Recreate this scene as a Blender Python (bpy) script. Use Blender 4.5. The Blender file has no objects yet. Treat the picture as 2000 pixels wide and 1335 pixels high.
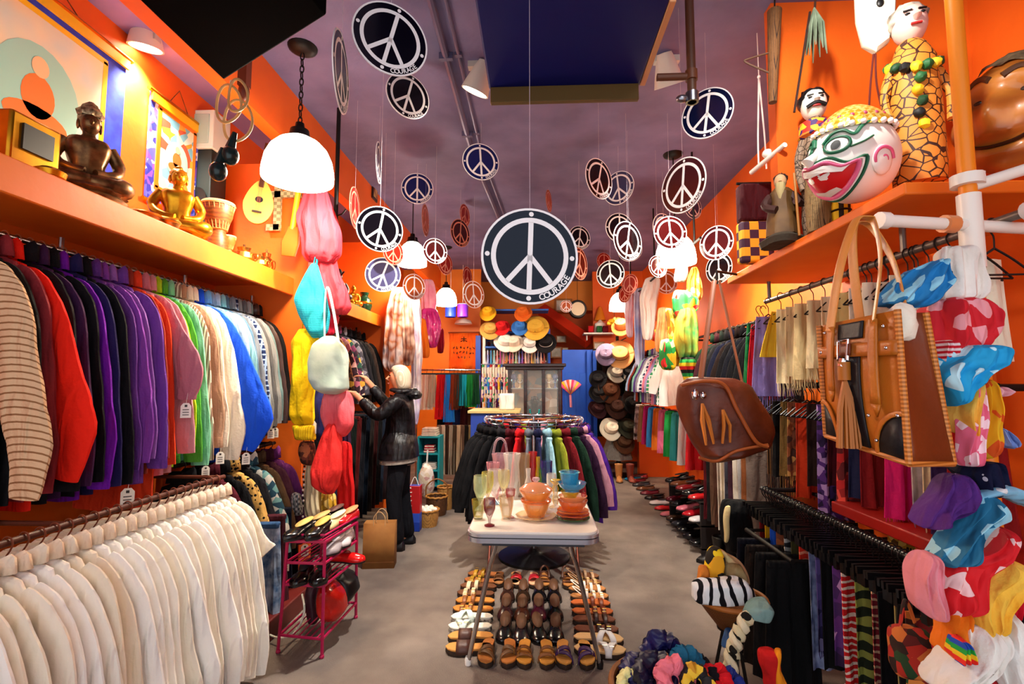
import bpy, math, random
from mathutils import Vector, Matrix, noise
PI=math.pi; sin=math.sin; cos=math.cos
R=random.Random(7)
scene=bpy.context.scene; COL=scene.collection
V=Vector
# ---------------------------------------------------------------- camera maths
F=967.; CAMZ=1.47; AL=math.atan(44/F); BE=math.atan(77.5/F)
_r=V((cos(AL),sin(AL),0)); _f=V((-sin(AL)*cos(BE),cos(AL)*cos(BE),sin(BE))); _u=_r.cross(_f)
def P(px,py,d):
    "world point seen at pixel (px,py) at distance d down the shop"
    q=_f*F+_r*(px-1000)-_u*(py-667.5)
    return V((0,0,CAMZ))+q*(d/q.y)
def X(px,d): return P(px,745,d).x
def Z(py,d): return P(1044,py,d).z
# ---------------------------------------------------------------- colours + materials
def lin(c):
    if isinstance(c,str):
        c=c.lstrip('#'); c=[int(c[i:i+2],16)/255 for i in (0,2,4)]
    return tuple((x/12.92 if x<=.04045 else ((x+.055)/1.055)**2.4) for x in c[:3])+(1,)
_M={}
def mat(c,rough=.6,metal=0,pat=None,c2=None,scale=8,bump=0,bscale=60,emit=0,trans=0,coat=0,spec=.5,axis=2,sheen=0,pal=None,alpha=1,w=.5,ior=1.45,rot=None,wr=0,edge=0):
    key=(str(c),rough,metal,pat,str(c2),scale,bump,bscale,emit,trans,coat,spec,axis,sheen,str(pal),alpha,w,ior,str(rot),wr,edge)
    if key in _M: return _M[key]
    m=bpy.data.materials.new((pat or 'plain')+'_surface'); m.use_nodes=True
    nt=m.node_tree; N=nt.nodes; L=nt.links; b=N['Principled BSDF']
    I=b.inputs
    I['Base Color'].default_value=lin(c); I['Roughness'].default_value=rough; I['Metallic'].default_value=metal
    I['Specular IOR Level'].default_value=spec; I['IOR'].default_value=ior
    if trans: I['Transmission Weight'].default_value=trans
    if coat: I['Coat Weight'].default_value=coat; I['Coat Roughness'].default_value=.08
    if sheen: I['Sheen Weight'].default_value=sheen; I['Sheen Roughness'].default_value=.4
    if alpha<1: I['Alpha'].default_value=alpha
    if edge:
        lw=N.new('ShaderNodeLayerWeight'); lw.inputs[0].default_value=.4; mr=N.new('ShaderNodeMapRange'); L.new(lw.outputs['Facing'],mr.inputs[0]); mr.inputs[1].default_value=.1; mr.inputs[2].default_value=.8; mr.inputs[3].default_value=alpha; mr.inputs[4].default_value=.92; L.new(mr.outputs[0],I['Alpha'])
    if emit: I['Emission Color'].default_value=lin(c); I['Emission Strength'].default_value=emit
    co=None
    if pat or bump or wr:
        co=N.new('ShaderNodeTexCoord').outputs['Object']
        if rot:
            mp=N.new('ShaderNodeMapping'); mp.inputs['Rotation'].default_value=rot; L.new(co,mp.inputs['Vector']); co=mp.outputs[0]
    def ramp(fac,cols,const=True):
        r=N.new('ShaderNodeValToRGB'); r.color_ramp.interpolation='CONSTANT' if const else 'LINEAR'
        e=r.color_ramp.elements
        n=len(cols)
        for i,cc in enumerate(cols):
            p=i/n if const else i/max(1,n-1)
            el=e[i] if i<2 else e.new(p)
            el.position=p; el.color=lin(cc)
        L.new(fac,r.inputs[0]); return r.outputs[0]
    def step(fac,th):
        g=N.new('ShaderNodeMath'); g.operation='GREATER_THAN'; L.new(fac,g.inputs[0]); g.inputs[1].default_value=th; return g.outputs[0]
    def mix(fac,a,bb):
        x=N.new('ShaderNodeMix'); x.data_type='RGBA'; L.new(fac,x.inputs[0])
        for k,val in ((6,a),(7,bb)):
            if hasattr(val,'node'): L.new(val,x.inputs[k])
            else: x.inputs[k].default_value=lin(val)
        return x.outputs[2]
    def wave(ax,sc,dist=0,prof='SIN'):
        wv=N.new('ShaderNodeTexWave'); wv.wave_type='BANDS'; wv.bands_direction='XYZ'[ax]; wv.wave_profile=prof
        wv.inputs['Scale'].default_value=sc; wv.inputs['Distortion'].default_value=dist; L.new(co,wv.inputs['Vector']); return wv.outputs['Fac']
    def noi(sc,det=3):
        n=N.new('ShaderNodeTexNoise'); n.inputs['Scale'].default_value=sc; n.inputs['Detail'].default_value=det; L.new(co,n.inputs['Vector']); return n.outputs['Fac']
    def vor(sc,feat='F1'):
        n=N.new('ShaderNodeTexVoronoi'); n.feature=feat; n.inputs['Scale'].default_value=sc; L.new(co,n.inputs['Vector']); return n
    out=None
    if pat=='noise':
        out=ramp(noi(scale),[c,c,c2,c2] if w==.5 else [c,c2],False)
    elif pat=='stripe': out=mix(step(wave(axis,scale),w),c,c2)
    elif pat=='wavy': out=mix(step(wave(axis,scale,6),w),c,c2)
    elif pat=='bands':
        s=N.new('ShaderNodeSeparateXYZ'); L.new(co,s.inputs[0])
        k=N.new('ShaderNodeMath'); k.operation='MULTIPLY'; L.new(s.outputs[axis],k.inputs[0]); k.inputs[1].default_value=scale
        fr=N.new('ShaderNodeMath'); fr.operation='FRACT'; L.new(k.outputs[0],fr.inputs[0]); out=ramp(fr.outputs[0],pal)
    elif pat=='plaid':
        a=mix(step(wave(2,scale),.8),c,c2); out=mix(step(wave(0,scale),.8),a,c2)
    elif pat=='spots': out=mix(step(vor(scale).outputs['Distance'],w),c2,c)
    elif pat=='cells': out=mix(step(vor(scale,'DISTANCE_TO_EDGE').outputs['Distance'],w),c2,c)
    elif pat=='multi':
        s=N.new('ShaderNodeSeparateColor'); L.new(vor(scale).outputs['Color'],s.inputs[0]); out=ramp(s.outputs[0],pal)
    elif pat=='check':
        k=N.new('ShaderNodeTexChecker'); k.inputs['Scale'].default_value=scale; k.inputs[1].default_value=lin(c); k.inputs[2].default_value=lin(c2); L.new(co,k.inputs[0]); out=k.outputs[0]
    elif pat=='tie':
        out=ramp(noi(scale,1),pal,False)
    elif pat=='brick':
        k=N.new('ShaderNodeTexBrick'); k.inputs['Scale'].default_value=scale
        k.inputs['Color1'].default_value=lin(c); k.inputs['Color2'].default_value=lin(c); k.inputs['Mortar'].default_value=lin(c2); L.new(co,k.inputs[0]); out=k.outputs[0]
    elif pat=='wood':
        out=ramp(wave(axis,scale,7),[c,c2],False)
    if out is not None: L.new(out,b.inputs['Base Color'])
    if out is not None and emit: L.new(out,b.inputs['Emission Color'])
    if bump:
        bp=N.new('ShaderNodeBump'); bp.inputs['Strength'].default_value=bump; bp.inputs['Distance'].default_value=.01
        L.new(noi(bscale,4),bp.inputs['Height']); L.new(bp.outputs[0],b.inputs['Normal'])
    if wr:
        mp=N.new('ShaderNodeMapping'); mp.inputs['Scale'].default_value=(16,16,4.5); L.new(N['Texture Coordinate'].outputs['Object'],mp.inputs['Vector'])
        nz=N.new('ShaderNodeTexNoise'); nz.inputs['Scale'].default_value=1; nz.inputs['Detail'].default_value=1.5; nz.inputs['Distortion'].default_value=.6; L.new(mp.outputs[0],nz.inputs['Vector'])
        b2=N.new('ShaderNodeBump'); b2.inputs['Strength'].default_value=wr; b2.inputs['Distance'].default_value=.05; L.new(nz.outputs['Fac'],b2.inputs['Height'])
        if bump: L.new(b2.outputs[0],bp.inputs['Normal'])
        else: L.new(b2.outputs[0],b.inputs['Normal'])
    _M[key]=m; return m
def cloth(c,c2=None,pat=None,scale=8,**k):
    k.setdefault('rough',.85); k.setdefault('spec',.25); k.setdefault('bump',.25); k.setdefault('bscale',90); k.setdefault('wr',.75)
    return mat(c,pat=pat,c2=c2,scale=scale,**k)
def metal(c='#b8b8b8',rough=.25): return mat(c,rough,1)
def glass(c,rough=.05,trans=.85): return mat(c,rough,0,spec=.9,alpha=.8-.66*trans,coat=.5,edge=1)
# ---------------------------------------------------------------- mesh builder
def TR(loc=(0,0,0),rot=(0,0,0),s=(1,1,1)):
    from mathutils import Euler
    if not hasattr(s,'__len__'): s=(s,s,s)
    return Matrix.Translation(V(loc))@Euler(rot).to_matrix().to_4x4()@Matrix.Diagonal((*s,1))
class MB:
    def __init__(s): s.v=[]; s.f=[]; s.m=[]; s.k=0
    def mi(s,k): s.k=k; return s
    def add(s,vs,fs,T=None):
        b=len(s.v)
        if T is not None: vs=[T@V(p) for p in vs]
        s.v.extend(tuple(p) for p in vs); s.f.extend(tuple(b+i for i in f) for f in fs); s.m.extend([s.k]*len(fs)); return s
    def box(s,c,d,rot=(0,0,0),T=None):
        t=TR(c,rot,(d[0]/2,d[1]/2,d[2]/2)); t=T@t if T is not None else t
        vs=[(x,y,z) for x in(-1,1) for y in(-1,1) for z in(-1,1)]
        return s.add(vs,[(0,1,3,2),(4,6,7,5),(0,4,5,1),(2,3,7,6),(0,2,6,4),(1,5,7,3)],t)
    def rings(s,rs,cap=True,close=True,T=None,loop=False):
        n=len(rs[0]); vs=[p for r in rs for p in r]; fs=[]
        m=len(rs)
        for i in range(m if loop else m-1):
            for j in range(n if close else n-1):
                a=i*n+j; b=i*n+(j+1)%n; c=((i+1)%m)*n+(j+1)%n; d=((i+1)%m)*n+j; fs.append((a,b,c,d))
        if cap and close and not loop: fs.append(tuple(range(n-1,-1,-1))); fs.append(tuple((m-1)*n+j for j in range(n)))
        return s.add(vs,fs,T)
    def tube(s,pts,r,n=8,cap=True,flat=1,T=None,loop=False,up=None):
        pts=[V(p) for p in pts]; m=len(pts); rs=r if hasattr(r,'__len__') else [r]*m
        rings=[]; pn=None
        for i,p in enumerate(pts):
            if loop: t=pts[(i+1)%m]-pts[i-1]
            else: t=pts[min(i+1,m-1)]-pts[max(i-1,0)]
            t.normalize()
            if pn is None:
                a=V(up) if up else (V((0,0,1)) if abs(t.z)<.9 else V((1,0,0)))
                pn=(a-t*a.dot(t)).normalized()
            else:
                q=pn-t*pn.dot(t)
                if q.length>1e-6: pn=q.normalized()
            b=t.cross(pn)
            rings.append([p+(pn*cos(2*PI*j/n)*flat+b*sin(2*PI*j/n))*rs[i] for j in range(n)])
        return s.rings(rings,cap,T=T,loop=loop)
    def lathe(s,prof,n=20,T=None,c=(0,0,0),cap=False,fn=None):
        rs=[[(c[0]+(fn(a,z,r) if fn else r)*cos(a),c[1]+(fn(a,z,r) if fn else r)*sin(a),c[2]+z) for a in [2*PI*j/n for j in range(n)]] for r,z in prof]
        return s.rings(rs,cap,T=T)
    def ball(s,c,r,n=14,m=9,amp=0,seed=0,T=None,fr=2.):
        if not hasattr(r,'__len__'): r=(r,r,r)
        rs=[]
        for i in range(m+1):
            ph=PI*(i/m)*.998+.001
            row=[]
            for j in range(n):
                a=2*PI*j/n; d=V((sin(ph)*cos(a),sin(ph)*sin(a),cos(ph)))
                k=1+(amp*noise.noise(d*fr+V((seed*3.1,seed*1.7,seed))) if amp else 0)
                row.append((c[0]+d.x*r[0]*k,c[1]+d.y*r[1]*k,c[2]+d.z*r[2]*k))
            rs.append(row[::-1])
        return s.rings(rs,T=T)
    def prism(s,poly,h,T=None,bev=0):
        n=len(poly); cx=sum(p[0] for p in poly)/n; cy=sum(p[1] for p in poly)/n
        def ring(z,k): return [(cx+(p[0]-cx)*k,cy+(p[1]-cy)*k,z) for p in poly]
        if bev: rs=[ring(0,1-bev),ring(h*.25,1),ring(h*.75,1),ring(h,1-bev)]
        else: rs=[ring(0,1),ring(h,1)]
        return s.rings(rs,T=T)
    def grid(s,fn,nu,nv,T=None):
        vs=[fn(i/nu,j/nv) for j in range(nv+1) for i in range(nu+1)]
        fs=[(j*(nu+1)+i,j*(nu+1)+i+1,(j+1)*(nu+1)+i+1,(j+1)*(nu+1)+i) for j in range(nv) for i in range(nu)]
        return s.add(vs,fs,T)
    def build(s,name,mats,parent=None,loc=None,rot=None,smooth=True,bevel=0,sub=0,solid=0,ang=.75,flip=False):
        me=bpy.data.meshes.new(name); me.from_pydata(s.v,[],s.f)
        if not hasattr(mats,'__len__'): mats=[mats]
        for m in mats: me.materials.append(m)
        if len(mats)>1: me.polygons.foreach_set('material_index',s.m)
        if smooth:
            me.polygons.foreach_set('use_smooth',[True]*len(s.f))
        me.validate(); me.update()
        if smooth: me.set_sharp_from_angle(angle=ang)
        o=bpy.data.objects.new(name,me); COL.objects.link(o)
        if parent is not None: o.parent=parent
        if loc is not None: o.location=loc
        if rot is not None: o.rotation_euler=rot
        if solid: q=o.modifiers.new('t','SOLIDIFY'); q.thickness=solid; q.offset=0
        if bevel: q=o.modifiers.new('b','BEVEL'); q.width=bevel; q.segments=2; q.limit_method='ANGLE'
        if sub: q=o.modifiers.new('s','SUBSURF'); q.levels=sub; q.render_levels=sub
        return o
def chord(*a): return [V(p) for p in a]
def curve(pts,n=6):
    "smooth polyline through pts (Catmull-Rom)"
    pts=[V(p) for p in pts]; out=[]
    for i in range(len(pts)-1):
        p0=pts[max(i-1,0)]; p1=pts[i]; p2=pts[i+1]; p3=pts[min(i+2,len(pts)-1)]
        for k in range(n):
            t=k/n; out.append(.5*((2*p1)+(p2-p0)*t+(2*p0-5*p1+4*p2-p3)*t*t+(3*p1-p0-3*p2+p3)*t**3))
    out.append(pts[-1]); return out
# ---------------------------------------------------------------- things
LABELS={}
def tag(o,label,cat,group=None,kind=None):
    o['label']=label; o['category']=cat
    if group: o['group']=group
    if kind: o['kind']=kind
    n=len(label.split())
    if not 4<=n<=16: print('LABEL LEN',n,label)
    LABELS.setdefault(label,[]).append((o.name,group)); return o
def thing(name,label,cat,loc=(0,0,0),rot=(0,0,0),group=None,s=1):
    o=bpy.data.objects.new(name,None); COL.objects.link(o); o.location=loc; o.rotation_euler=rot if hasattr(rot,'__len__') else (0,0,rot)
    o.scale=(s,s,s) if not hasattr(s,'__len__') else s
    o.empty_display_size=.05
    return tag(o,label,cat,group)
def dup(o,label=None,loc=None,rot=None,mats=None,s=None,group=None):
    def cp(x,par):
        c=x.copy(); COL.objects.link(c); c.parent=par
        if x.type=='MESH' and mats and x.material_slots:
            key=x.name.split('.')[0]
            if key in mats:
                ms=mats[key]; ms=ms if hasattr(ms,'__len__') else [ms]
                for i,m in enumerate(ms):
                    c.material_slots[i].link='OBJECT'; c.material_slots[i].material=m
        for ch in x.children: cp(ch,c)
        return c
    c=cp(o,None)
    if loc is not None: c.location=loc
    if rot is not None: c.rotation_euler=rot if hasattr(rot,'__len__') else (0,0,rot)
    if s is not None: c.scale=(s,s,s) if not hasattr(s,'__len__') else s
    if label: tag(c,label,c['category'],group or c.get('group'))
    return c
def struct(o): o['kind']='structure'; return o
ORD='first second third fourth fifth sixth seventh eighth ninth tenth eleventh twelfth thirteenth fourteenth fifteenth sixteenth seventeenth eighteenth nineteenth twentieth'.split()
def nth(i):
    if i<20: return ORD[i]
    t=['twenty','thirty','forty'][(i+1)//10-2]; u=(i+1)%10
    return (t[:-1]+'ieth') if u==0 else t+'-'+ORD[u-1]
# ================================================================ ROOM
ORANGE=mat('#f06a10',.55,pat='noise',c2='#e25c0c',scale=1.5,bump=.15,bscale=25)
CEILM=mat('#7c76a0',.7,pat='noise',c2='#686288',scale=2.5,bump=.5,bscale=14)
CEILM_LIT=mat('#9a90cc',.7,pat='noise',c2='#8c82bc',scale=3,bump=.2,bscale=14)  # same ceiling surface, the alcove's bright light put into a paler colour
CARP=mat('#84786f',.95,pat='noise',c2='#6e635c',scale=3.5,bump=.5,bscale=160,spec=.1)
CZ=CAMZ+2.1
Y1=10.8
def bx(name,x0,x1,y0,y1,z0,z1,m,kind='structure',bevel=0):
    o=MB().box(((x1-x0)/2,(y1-y0)/2,(z1-z0)/2),(x1-x0,y1-y0,z1-z0)).build(name,m,loc=(x0,y0,z0),smooth=False,bevel=bevel)
    if kind: o['kind']=kind
    return o
bx('floor',-2.5,2.6,-1.2,Y1+.1,-.1,0,CARP)
bx('ceiling',-1.80,2.6,-1.2,Y1+.1,CZ,CZ+.1,CEILM)
bx('ceiling_alcove',-2.5,-1.80,-1.2,Y1+.1,CZ,CZ+.1,CEILM_LIT)
bx('wall_left',-2.56,-2.46,-1.2,Y1+.1,0,CZ,ORANGE)
bx('trim_1',-1.85,-1.75,-1.2,Y1,CAMZ+1.70,CZ,ORANGE)          # beam over the left alcoves
bx('wall_left_pier',-2.46,-1.73,3.66,3.86,0,CAMZ+1.70,ORANGE)
bx('wall_left_pier_rear',-2.46,-1.73,5.85,6.05,0,CAMZ+1.70,ORANGE)
bx('wall_right_near',2.37,2.47,-1.2,2.72,0,CZ,ORANGE)
bx('wall_right_pier',1.32,2.37,2.66,2.74,CAMZ+.70,CZ,ORANGE)
bx('wall_right',2.06,2.16,2.74,Y1,0,CZ,ORANGE)
bx('wall_right_end',1.62,2.06,7.9,8.05,0,CAMZ+.95,ORANGE)
bx('wall_back',-2.46,2.06,Y1,Y1+.1,0,CZ,ORANGE)
# camera
cam=bpy.data.cameras.new('camera'); co_=bpy.data.objects.new('camera',cam); COL.objects.link(co_)
co_.location=(0,0,CAMZ); co_.rotation_euler=(PI/2+BE,0,AL); cam.sensor_width=36; cam.lens=F/2000*36; cam.clip_start=.02; scene.camera=co_
# ---------------------------------------------------------------- light
wd=bpy.data.worlds.new('world'); scene.world=wd; wd.use_nodes=True
bg=wd.node_tree.nodes['Background']; bg.inputs[0].default_value=(.9,.95,1,1); bg.inputs[1].default_value=1.05   # daylight through the open shop front
def light(name,kind,loc,power,col=(1,.93,.82),size=.1,rot=None,spot=None,aim=None,blend=.5):
    l=bpy.data.lights.new(name,kind); l.energy=power; l.color=col
    if kind=='AREA': l.size=size
    else: l.shadow_soft_size=size
    if spot: l.spot_size=math.radians(spot); l.spot_blend=blend
    o=bpy.data.objects.new(name,l); COL.objects.link(o); o.location=loc
    if rot: o.rotation_euler=rot
    if aim is not None: o.rotation_euler=(V(aim)-V(loc)).to_track_quat('-Z','Y').to_euler()
    return o
vs=scene.view_settings; scene.display_settings.display_device='sRGB'
vs.view_transform='Standard'; vs.look='None'; vs.gamma=1; vs.use_curve_mapping=False; vs.exposure=0.8
scene.cycles.max_bounces=8; scene.cycles.sample_clamp_indirect=6
bx('wall_right_return',2.06,2.40,2.66,2.74,0,CAMZ+.70,ORANGE)
# ================================================================ FIXTURES
BLACK=mat('#08080a',.45); IRON=mat('#1a1614',.5,.6); WHITE=mat('#f4f1ea',.5); CHROME=metal('#d6d6da',.12); STEEL=metal('#8e8e96',.3)
SHELFM=mat('#f07818',.5,pat='noise',c2='#e8690f',scale=4,bump=.1,bscale=20)
RED=mat('#a81408',.5,pat='noise',c2='#8f1006',scale=3)
# wall shelves: board + fascia
def shelf(label,x0,x1,y0,y1,z,th,fas,side,m=None):
    t=thing('wall_shelf',label,'shelf',((x0+x1)/2,y0,z),group='long wall shelves')
    w=x1-x0; L=y1-y0
    MB().box((0,L/2,-th/2),(w,L,th)).build('board',m or SHELFM,t,bevel=.006)
    if fas: MB().box((side*(w/2+.012),L/2,-fas/2+.004),(.024,L,fas)).build('fascia',SHELFM,t,bevel=.005)
    return t
shelf('long orange wall shelf over the jacket rack carrying gilded statues',-2.46,-1.86,1.2,3.655,CAMZ+.785,.05,.135,1)
shelf('orange wall shelf with small statues above the patterned shirts',-2.46,-1.86,3.87,5.84,CAMZ+.785,.05,.135,1)
shelf('orange wall shelf under the painted mask and puppets',1.30,2.05,1.75,3.36,CAMZ+.70,.045,0,-1)
shelf('dark red low shelf board beneath the middle scarves',1.42,2.3,1.62,2.5,.90,.05,0,-1,RED)
# pendants
def pendant(label,loc,d=.40):
    t=thing('pendant_lamp',label,'lamp',loc,group='white glass pendant lamps')
    r=d/2
    prof=[(r*.99,0),(r,.03),(r*.985,.07),(r*.93,.13),(r*.80,.19),(r*.60,.235),(r*.38,.262),(.055,.272),(.05,.268),(r*.58,.228),(r*.9,.13),(r*.97,.03),(r*.965,0)]
    MB().lathe(prof,36).build('glass_shade',mat('#fff3dc',.3,emit=6.5),t)
    MB().lathe([(.0,.365),(.025,.365),(.03,.33),(.055,.32),(.06,.285),(.075,.272),(.075,.262),(0,.262)],20).build('cap',IRON,t)
    h=CZ-loc[2]
    m=MB(); z=.36; i=0
    if d>.38:
        while z<h-.05:
            m.tube([(.012*cos(a)*(i%2==0),.012*cos(a)*(i%2),z+.022+.026*sin(a)) for a in [2*PI*k/10 for k in range(10)]],.004,5,loop=True); z+=.042; i+=1
        m.build('chain',IRON,t)
    else: m.tube([(0,0,.36),(0,0,h-.02)],.006,6).build('cord',IRON,t)
    MB().lathe([(0,h-.04),(.05,h-.035),(.085,h-.015),(.09,h),(0,h)],20).build('ceiling_canopy',IRON,t)
    m=MB().ball((0,0,.12),(.035,.035,.05),12,8).build('bulb',mat('#fff0d0',.3,emit=40),t)
    light('pendant_light','POINT',(loc[0],loc[1],loc[2]-.02),PEND*(1 if d>.38 else .8),(1,.86,.66),.12)
PEND=46
p=P(582,352,2.9); pendant('large white dome pendant lamp on a chain over the jacket shelf',p,.42)
p=P(805,518,5.5); pendant('white pendant lamp behind the left peace discs',p,.33)
p=P(871,596,7.55); pendant('far left white pendant lamp above the pink garments',p,.34)
p=P(1212,606,7.45); pendant('white pendant lamp over the hats by the rear doorway',p,.34)
p=P(1320,515,4.5); pendant('bright white pendant lamp over the hanging flag scarves',p,.36)
# track spots
def spot(label,px,py,d,aim,power):
    c=P(px,py,d); t=thing('track_spotlight',label,'spotlight',c,group='white track spotlights')
    up=CZ-c.z
    MB().box((0,0,up-.02),(.16,.05,.04)).tube([(0,0,up-.03),(0,0,.06)],.014,8).build('bracket',mat('#cfc9bd',.5),t)
    dr=(V(aim)-c).normalized(); q=dr.to_track_quat('-Z','Y').to_matrix().to_4x4()
    MB().lathe([(0,.10),(.045,.095),(.06,.05),(.085,-.05),(.095,-.1),(.085,-.1),(.06,-.03),(0,-.03)],24,T=q).build('lamp_head',mat('#e8e2d2',.45),t)
    MB().lathe([(0,-.05),(.05,-.06),(.075,-.095),(0,-.1)],20,T=q).build('bulb',mat('#fff1d6',.3,emit=14),t)
    light('spot_beam','SPOT',c+dr*.12,power,(1,.93,.84),.05,spot=95,aim=aim,blend=.7)
    light('spot_spill','POINT',c-dr*.16,power*.07,(.78,.86,1),.04)
spot('white track spotlight left of the blue ceiling box',938,150,3.1,(-1.5,3.9,.9),260)
spot('white track spotlight right of the blue ceiling box',1302,135,3.1,(1.6,4.4,1.1),200)
spot('track spotlight beside the dark cabinet lighting the wall hangings',285,60,2.75,(-2.45,2.9,CAMZ+1.45),130)
spot('track spotlight near the big blue hanging',-190,-120,1.75,(-2.45,2.3,CAMZ+1.3),150)
spot('track spotlight ahead of the blue ceiling box lighting the puppets',1500,-330,1.55,(1.75,2.6,CAMZ+1.05),58)
# ceiling box
t=thing('ceiling_duct_box','large dark blue box hung from the ceiling over the aisle','duct box',(.165,2.0,CAMZ+1.6))
MB().box((0,0,.25),(.82,1.2,.5)).build('housing',mat('#060c58',.6,spec=.2),t,bevel=.01)
MB().box((0,.585,-.045),(.80,.03,.09)).build('lower_lip',mat('#5a4418',.6),t,bevel=.004)
MB().box((.425,.3,.2),(.03,.6,.4)).build('side_batten',mat('#c58a5a',.6),t,bevel=.004)
t=thing('ceiling_pipe','brown water pipe dropping from the ceiling right of the blue box','pipe',(0,0,0))
a=P(1352,200,2.4)
MB().tube([(a.x,a.y,CZ),(a.x,a.y,a.z)],.022,12).build('riser',mat('#4a2a18',.5),t)
MB().tube([(a.x,a.y,CAMZ+1.52),(a.x-.17,a.y,CAMZ+1.52)],.018,10).tube([(a.x,a.y,CAMZ+1.5),(a.x,a.y,CAMZ+1.55)],.03,10).build('elbow_pipe',mat('#5a3018',.5),t)
MB().tube([(a.x,a.y,a.z+.05),(a.x,a.y,a.z)],.032,12).ball((a.x-.05,a.y,a.z+.02),(.03,.02,.02)).build('fitting',STEEL,t)
for lab,xo,r in (('thicker ceiling conduit running toward the back left of the blue box',-.56,.022),('thin ceiling conduit running beside the thicker one',-.48,.011)):
    m=MB().tube([(xo,1.2,CZ-r),(xo,4.4,CZ-r),(xo+.12,6.3,CZ-r)],r,8)
    for y in (2.0,3.0,4.0): m.box((xo,y,CZ-r),(r*4,.03,r*1.9))
    tag(m.build('ceiling_conduit',mat('#6a6484',.4,.3)),lab,'conduit')
m=MB().tube(curve([P(965,215,3.9)-V((0,0,.02)),P(985,240,4.05),P(975,285,4.3),P(930,290,4.4)],8),.008,6)
tag(m.build('cable_loop',mat('#4a4660',.5)),'grey cable loop clipped to the ceiling beside the conduits','cable')
def onc(px,py): return P(px,py,F*2.09/(744.5-py))
tag(MB().tube(curve([onc(988,325),onc(1040,350),onc(1100,368),onc(1150,372)],6),.01,6).build('ceiling_cable',BLACK),'thin black cable swagging across the ceiling in mid room','cable')
# black cabinet hung at the upper left
A=P(437,157,1.9); zc=A.z-CAMZ
def uz(px,py): return P(px,py,F*zc/(745-py))
B=uz(318,-25); C=uz(640,-25)
poly=[(A.x,A.y),(C.x,C.y),(C.x-.05,C.y-.3),(B.x,B.y-.3),(B.x,B.y)]
t=thing('hanging_cabinet','black boxy cabinet hung in the upper left corner','cabinet',(A.x,A.y,A.z))
MB().prism([(x-A.x,y-A.y) for x,y in poly][::-1],.42).build('case',mat('#020102',.9,spec=.05),t,bevel=.008)
MB().tube([(.2,-.25,.42),(.2,-.25,CZ-A.z)],.02,8).tube([(.3,-.45,.42),(.3,-.45,CZ-A.z)],.02,8).build('mount',BLACK,t)
# ---------------------------------------------------------------- peace discs
RD=.152
def arcbar(m,r0,r1,a0,a1,z,n=40):
    full=abs(a1-a0)>6.28
    f=lambda u,v:((r0+(r1-r0)*v)*cos(a0+(a1-a0)*u),-z,(r0+(r1-r0)*v)*sin(a0+(a1-a0)*u))
    m.grid(f,n,1)
def disc_mesh():
    m=MB()
    Y=lambda y,r:[(r*cos(2*PI*k/48),y,r*sin(2*PI*k/48)) for k in range(48)]
    m.mi(0).rings([Y(-.0015,RD*.995),Y(.0015,RD*.995)])
    for s in (1,-1):
        z=.0022*s; m.mi(1)
        arcbar(m,RD*.955,RD,0,2*PI,z,48); arcbar(m,RD*.70,RD*.80,0,2*PI,z,48)
        w=RD*.052
        for a in (90,-90,-50,-130):
            a=math.radians(a); L=RD*.71; d=V((cos(a),0,sin(a))); n=V((-sin(a),0,cos(a)))*w
            m.add([V((0,-z,0))+n,V((0,-z,0))-n,d*L-n-V((0,z,0)),d*L+n-V((0,z,0))],[(0,1,2,3)])
        for a in (0,90,180,270):
            a=math.radians(a); c=V((cos(a),0,sin(a)))*RD*.875
            m.add([c+V((RD*.05*cos(q),-z*1.1,RD*.05*sin(q))) for q in [2*PI*k/14 for k in range(14)]],[tuple(range(14))])
    m.mi(1).rings([Y(-.0018,RD),Y(.0018,RD)],cap=False)
    # lettering on the rim
    word='COURAGE'
    for i,chh in enumerate(word):
        cu=bpy.data.curves.new('letter','FONT'); cu.body=chh; cu.size=RD*.20; cu.offset=RD*.004; cu.align_x='CENTER'; cu.align_y='CENTER'
        to=bpy.data.objects.new('letter',cu); COL.objects.link(to)
        bpy.context.view_layer.update()
        me=bpy.data.meshes.new_from_object(to.evaluated_get(bpy.context.evaluated_depsgraph_get()))
        th=math.radians(-72+i*7.4)
        T=Matrix.Rotation(-(th+PI/2),4,'Y')@Matrix.Rotation(PI/2,4,'X')
        c=V((cos(th),0,sin(th)))*RD*.878
        m.mi(1).add([T@(v.co*.86)+c+V((0,-.003,0)) for v in me.vertices],[tuple(p.vertices) for p in me.polygons])
        bpy.data.objects.remove(to); bpy.data.curves.remove(cu); bpy.data.meshes.remove(me)
    return m
PW=mat('#f6f4f4',.4)
PB={'n':mat('#0a1030',.12,spec=.7),'k':mat('#0a060c',.15,spec=.7),'m':mat('#3a0a0c',.15,spec=.7),'r':mat('#8a1c10',.2),'b':mat('#141c5a',.15,spec=.7),'g':mat('#3c3a5c',.15,spec=.7),'o':mat('#b0521c',.25),
 'B':mat('#031026',.14,spec=.22)}
PR=mat('#c8806a',.4); 
base=disc_mesh().build('peace_sign_disc',[PB['k'],PW],smooth=False)
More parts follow.
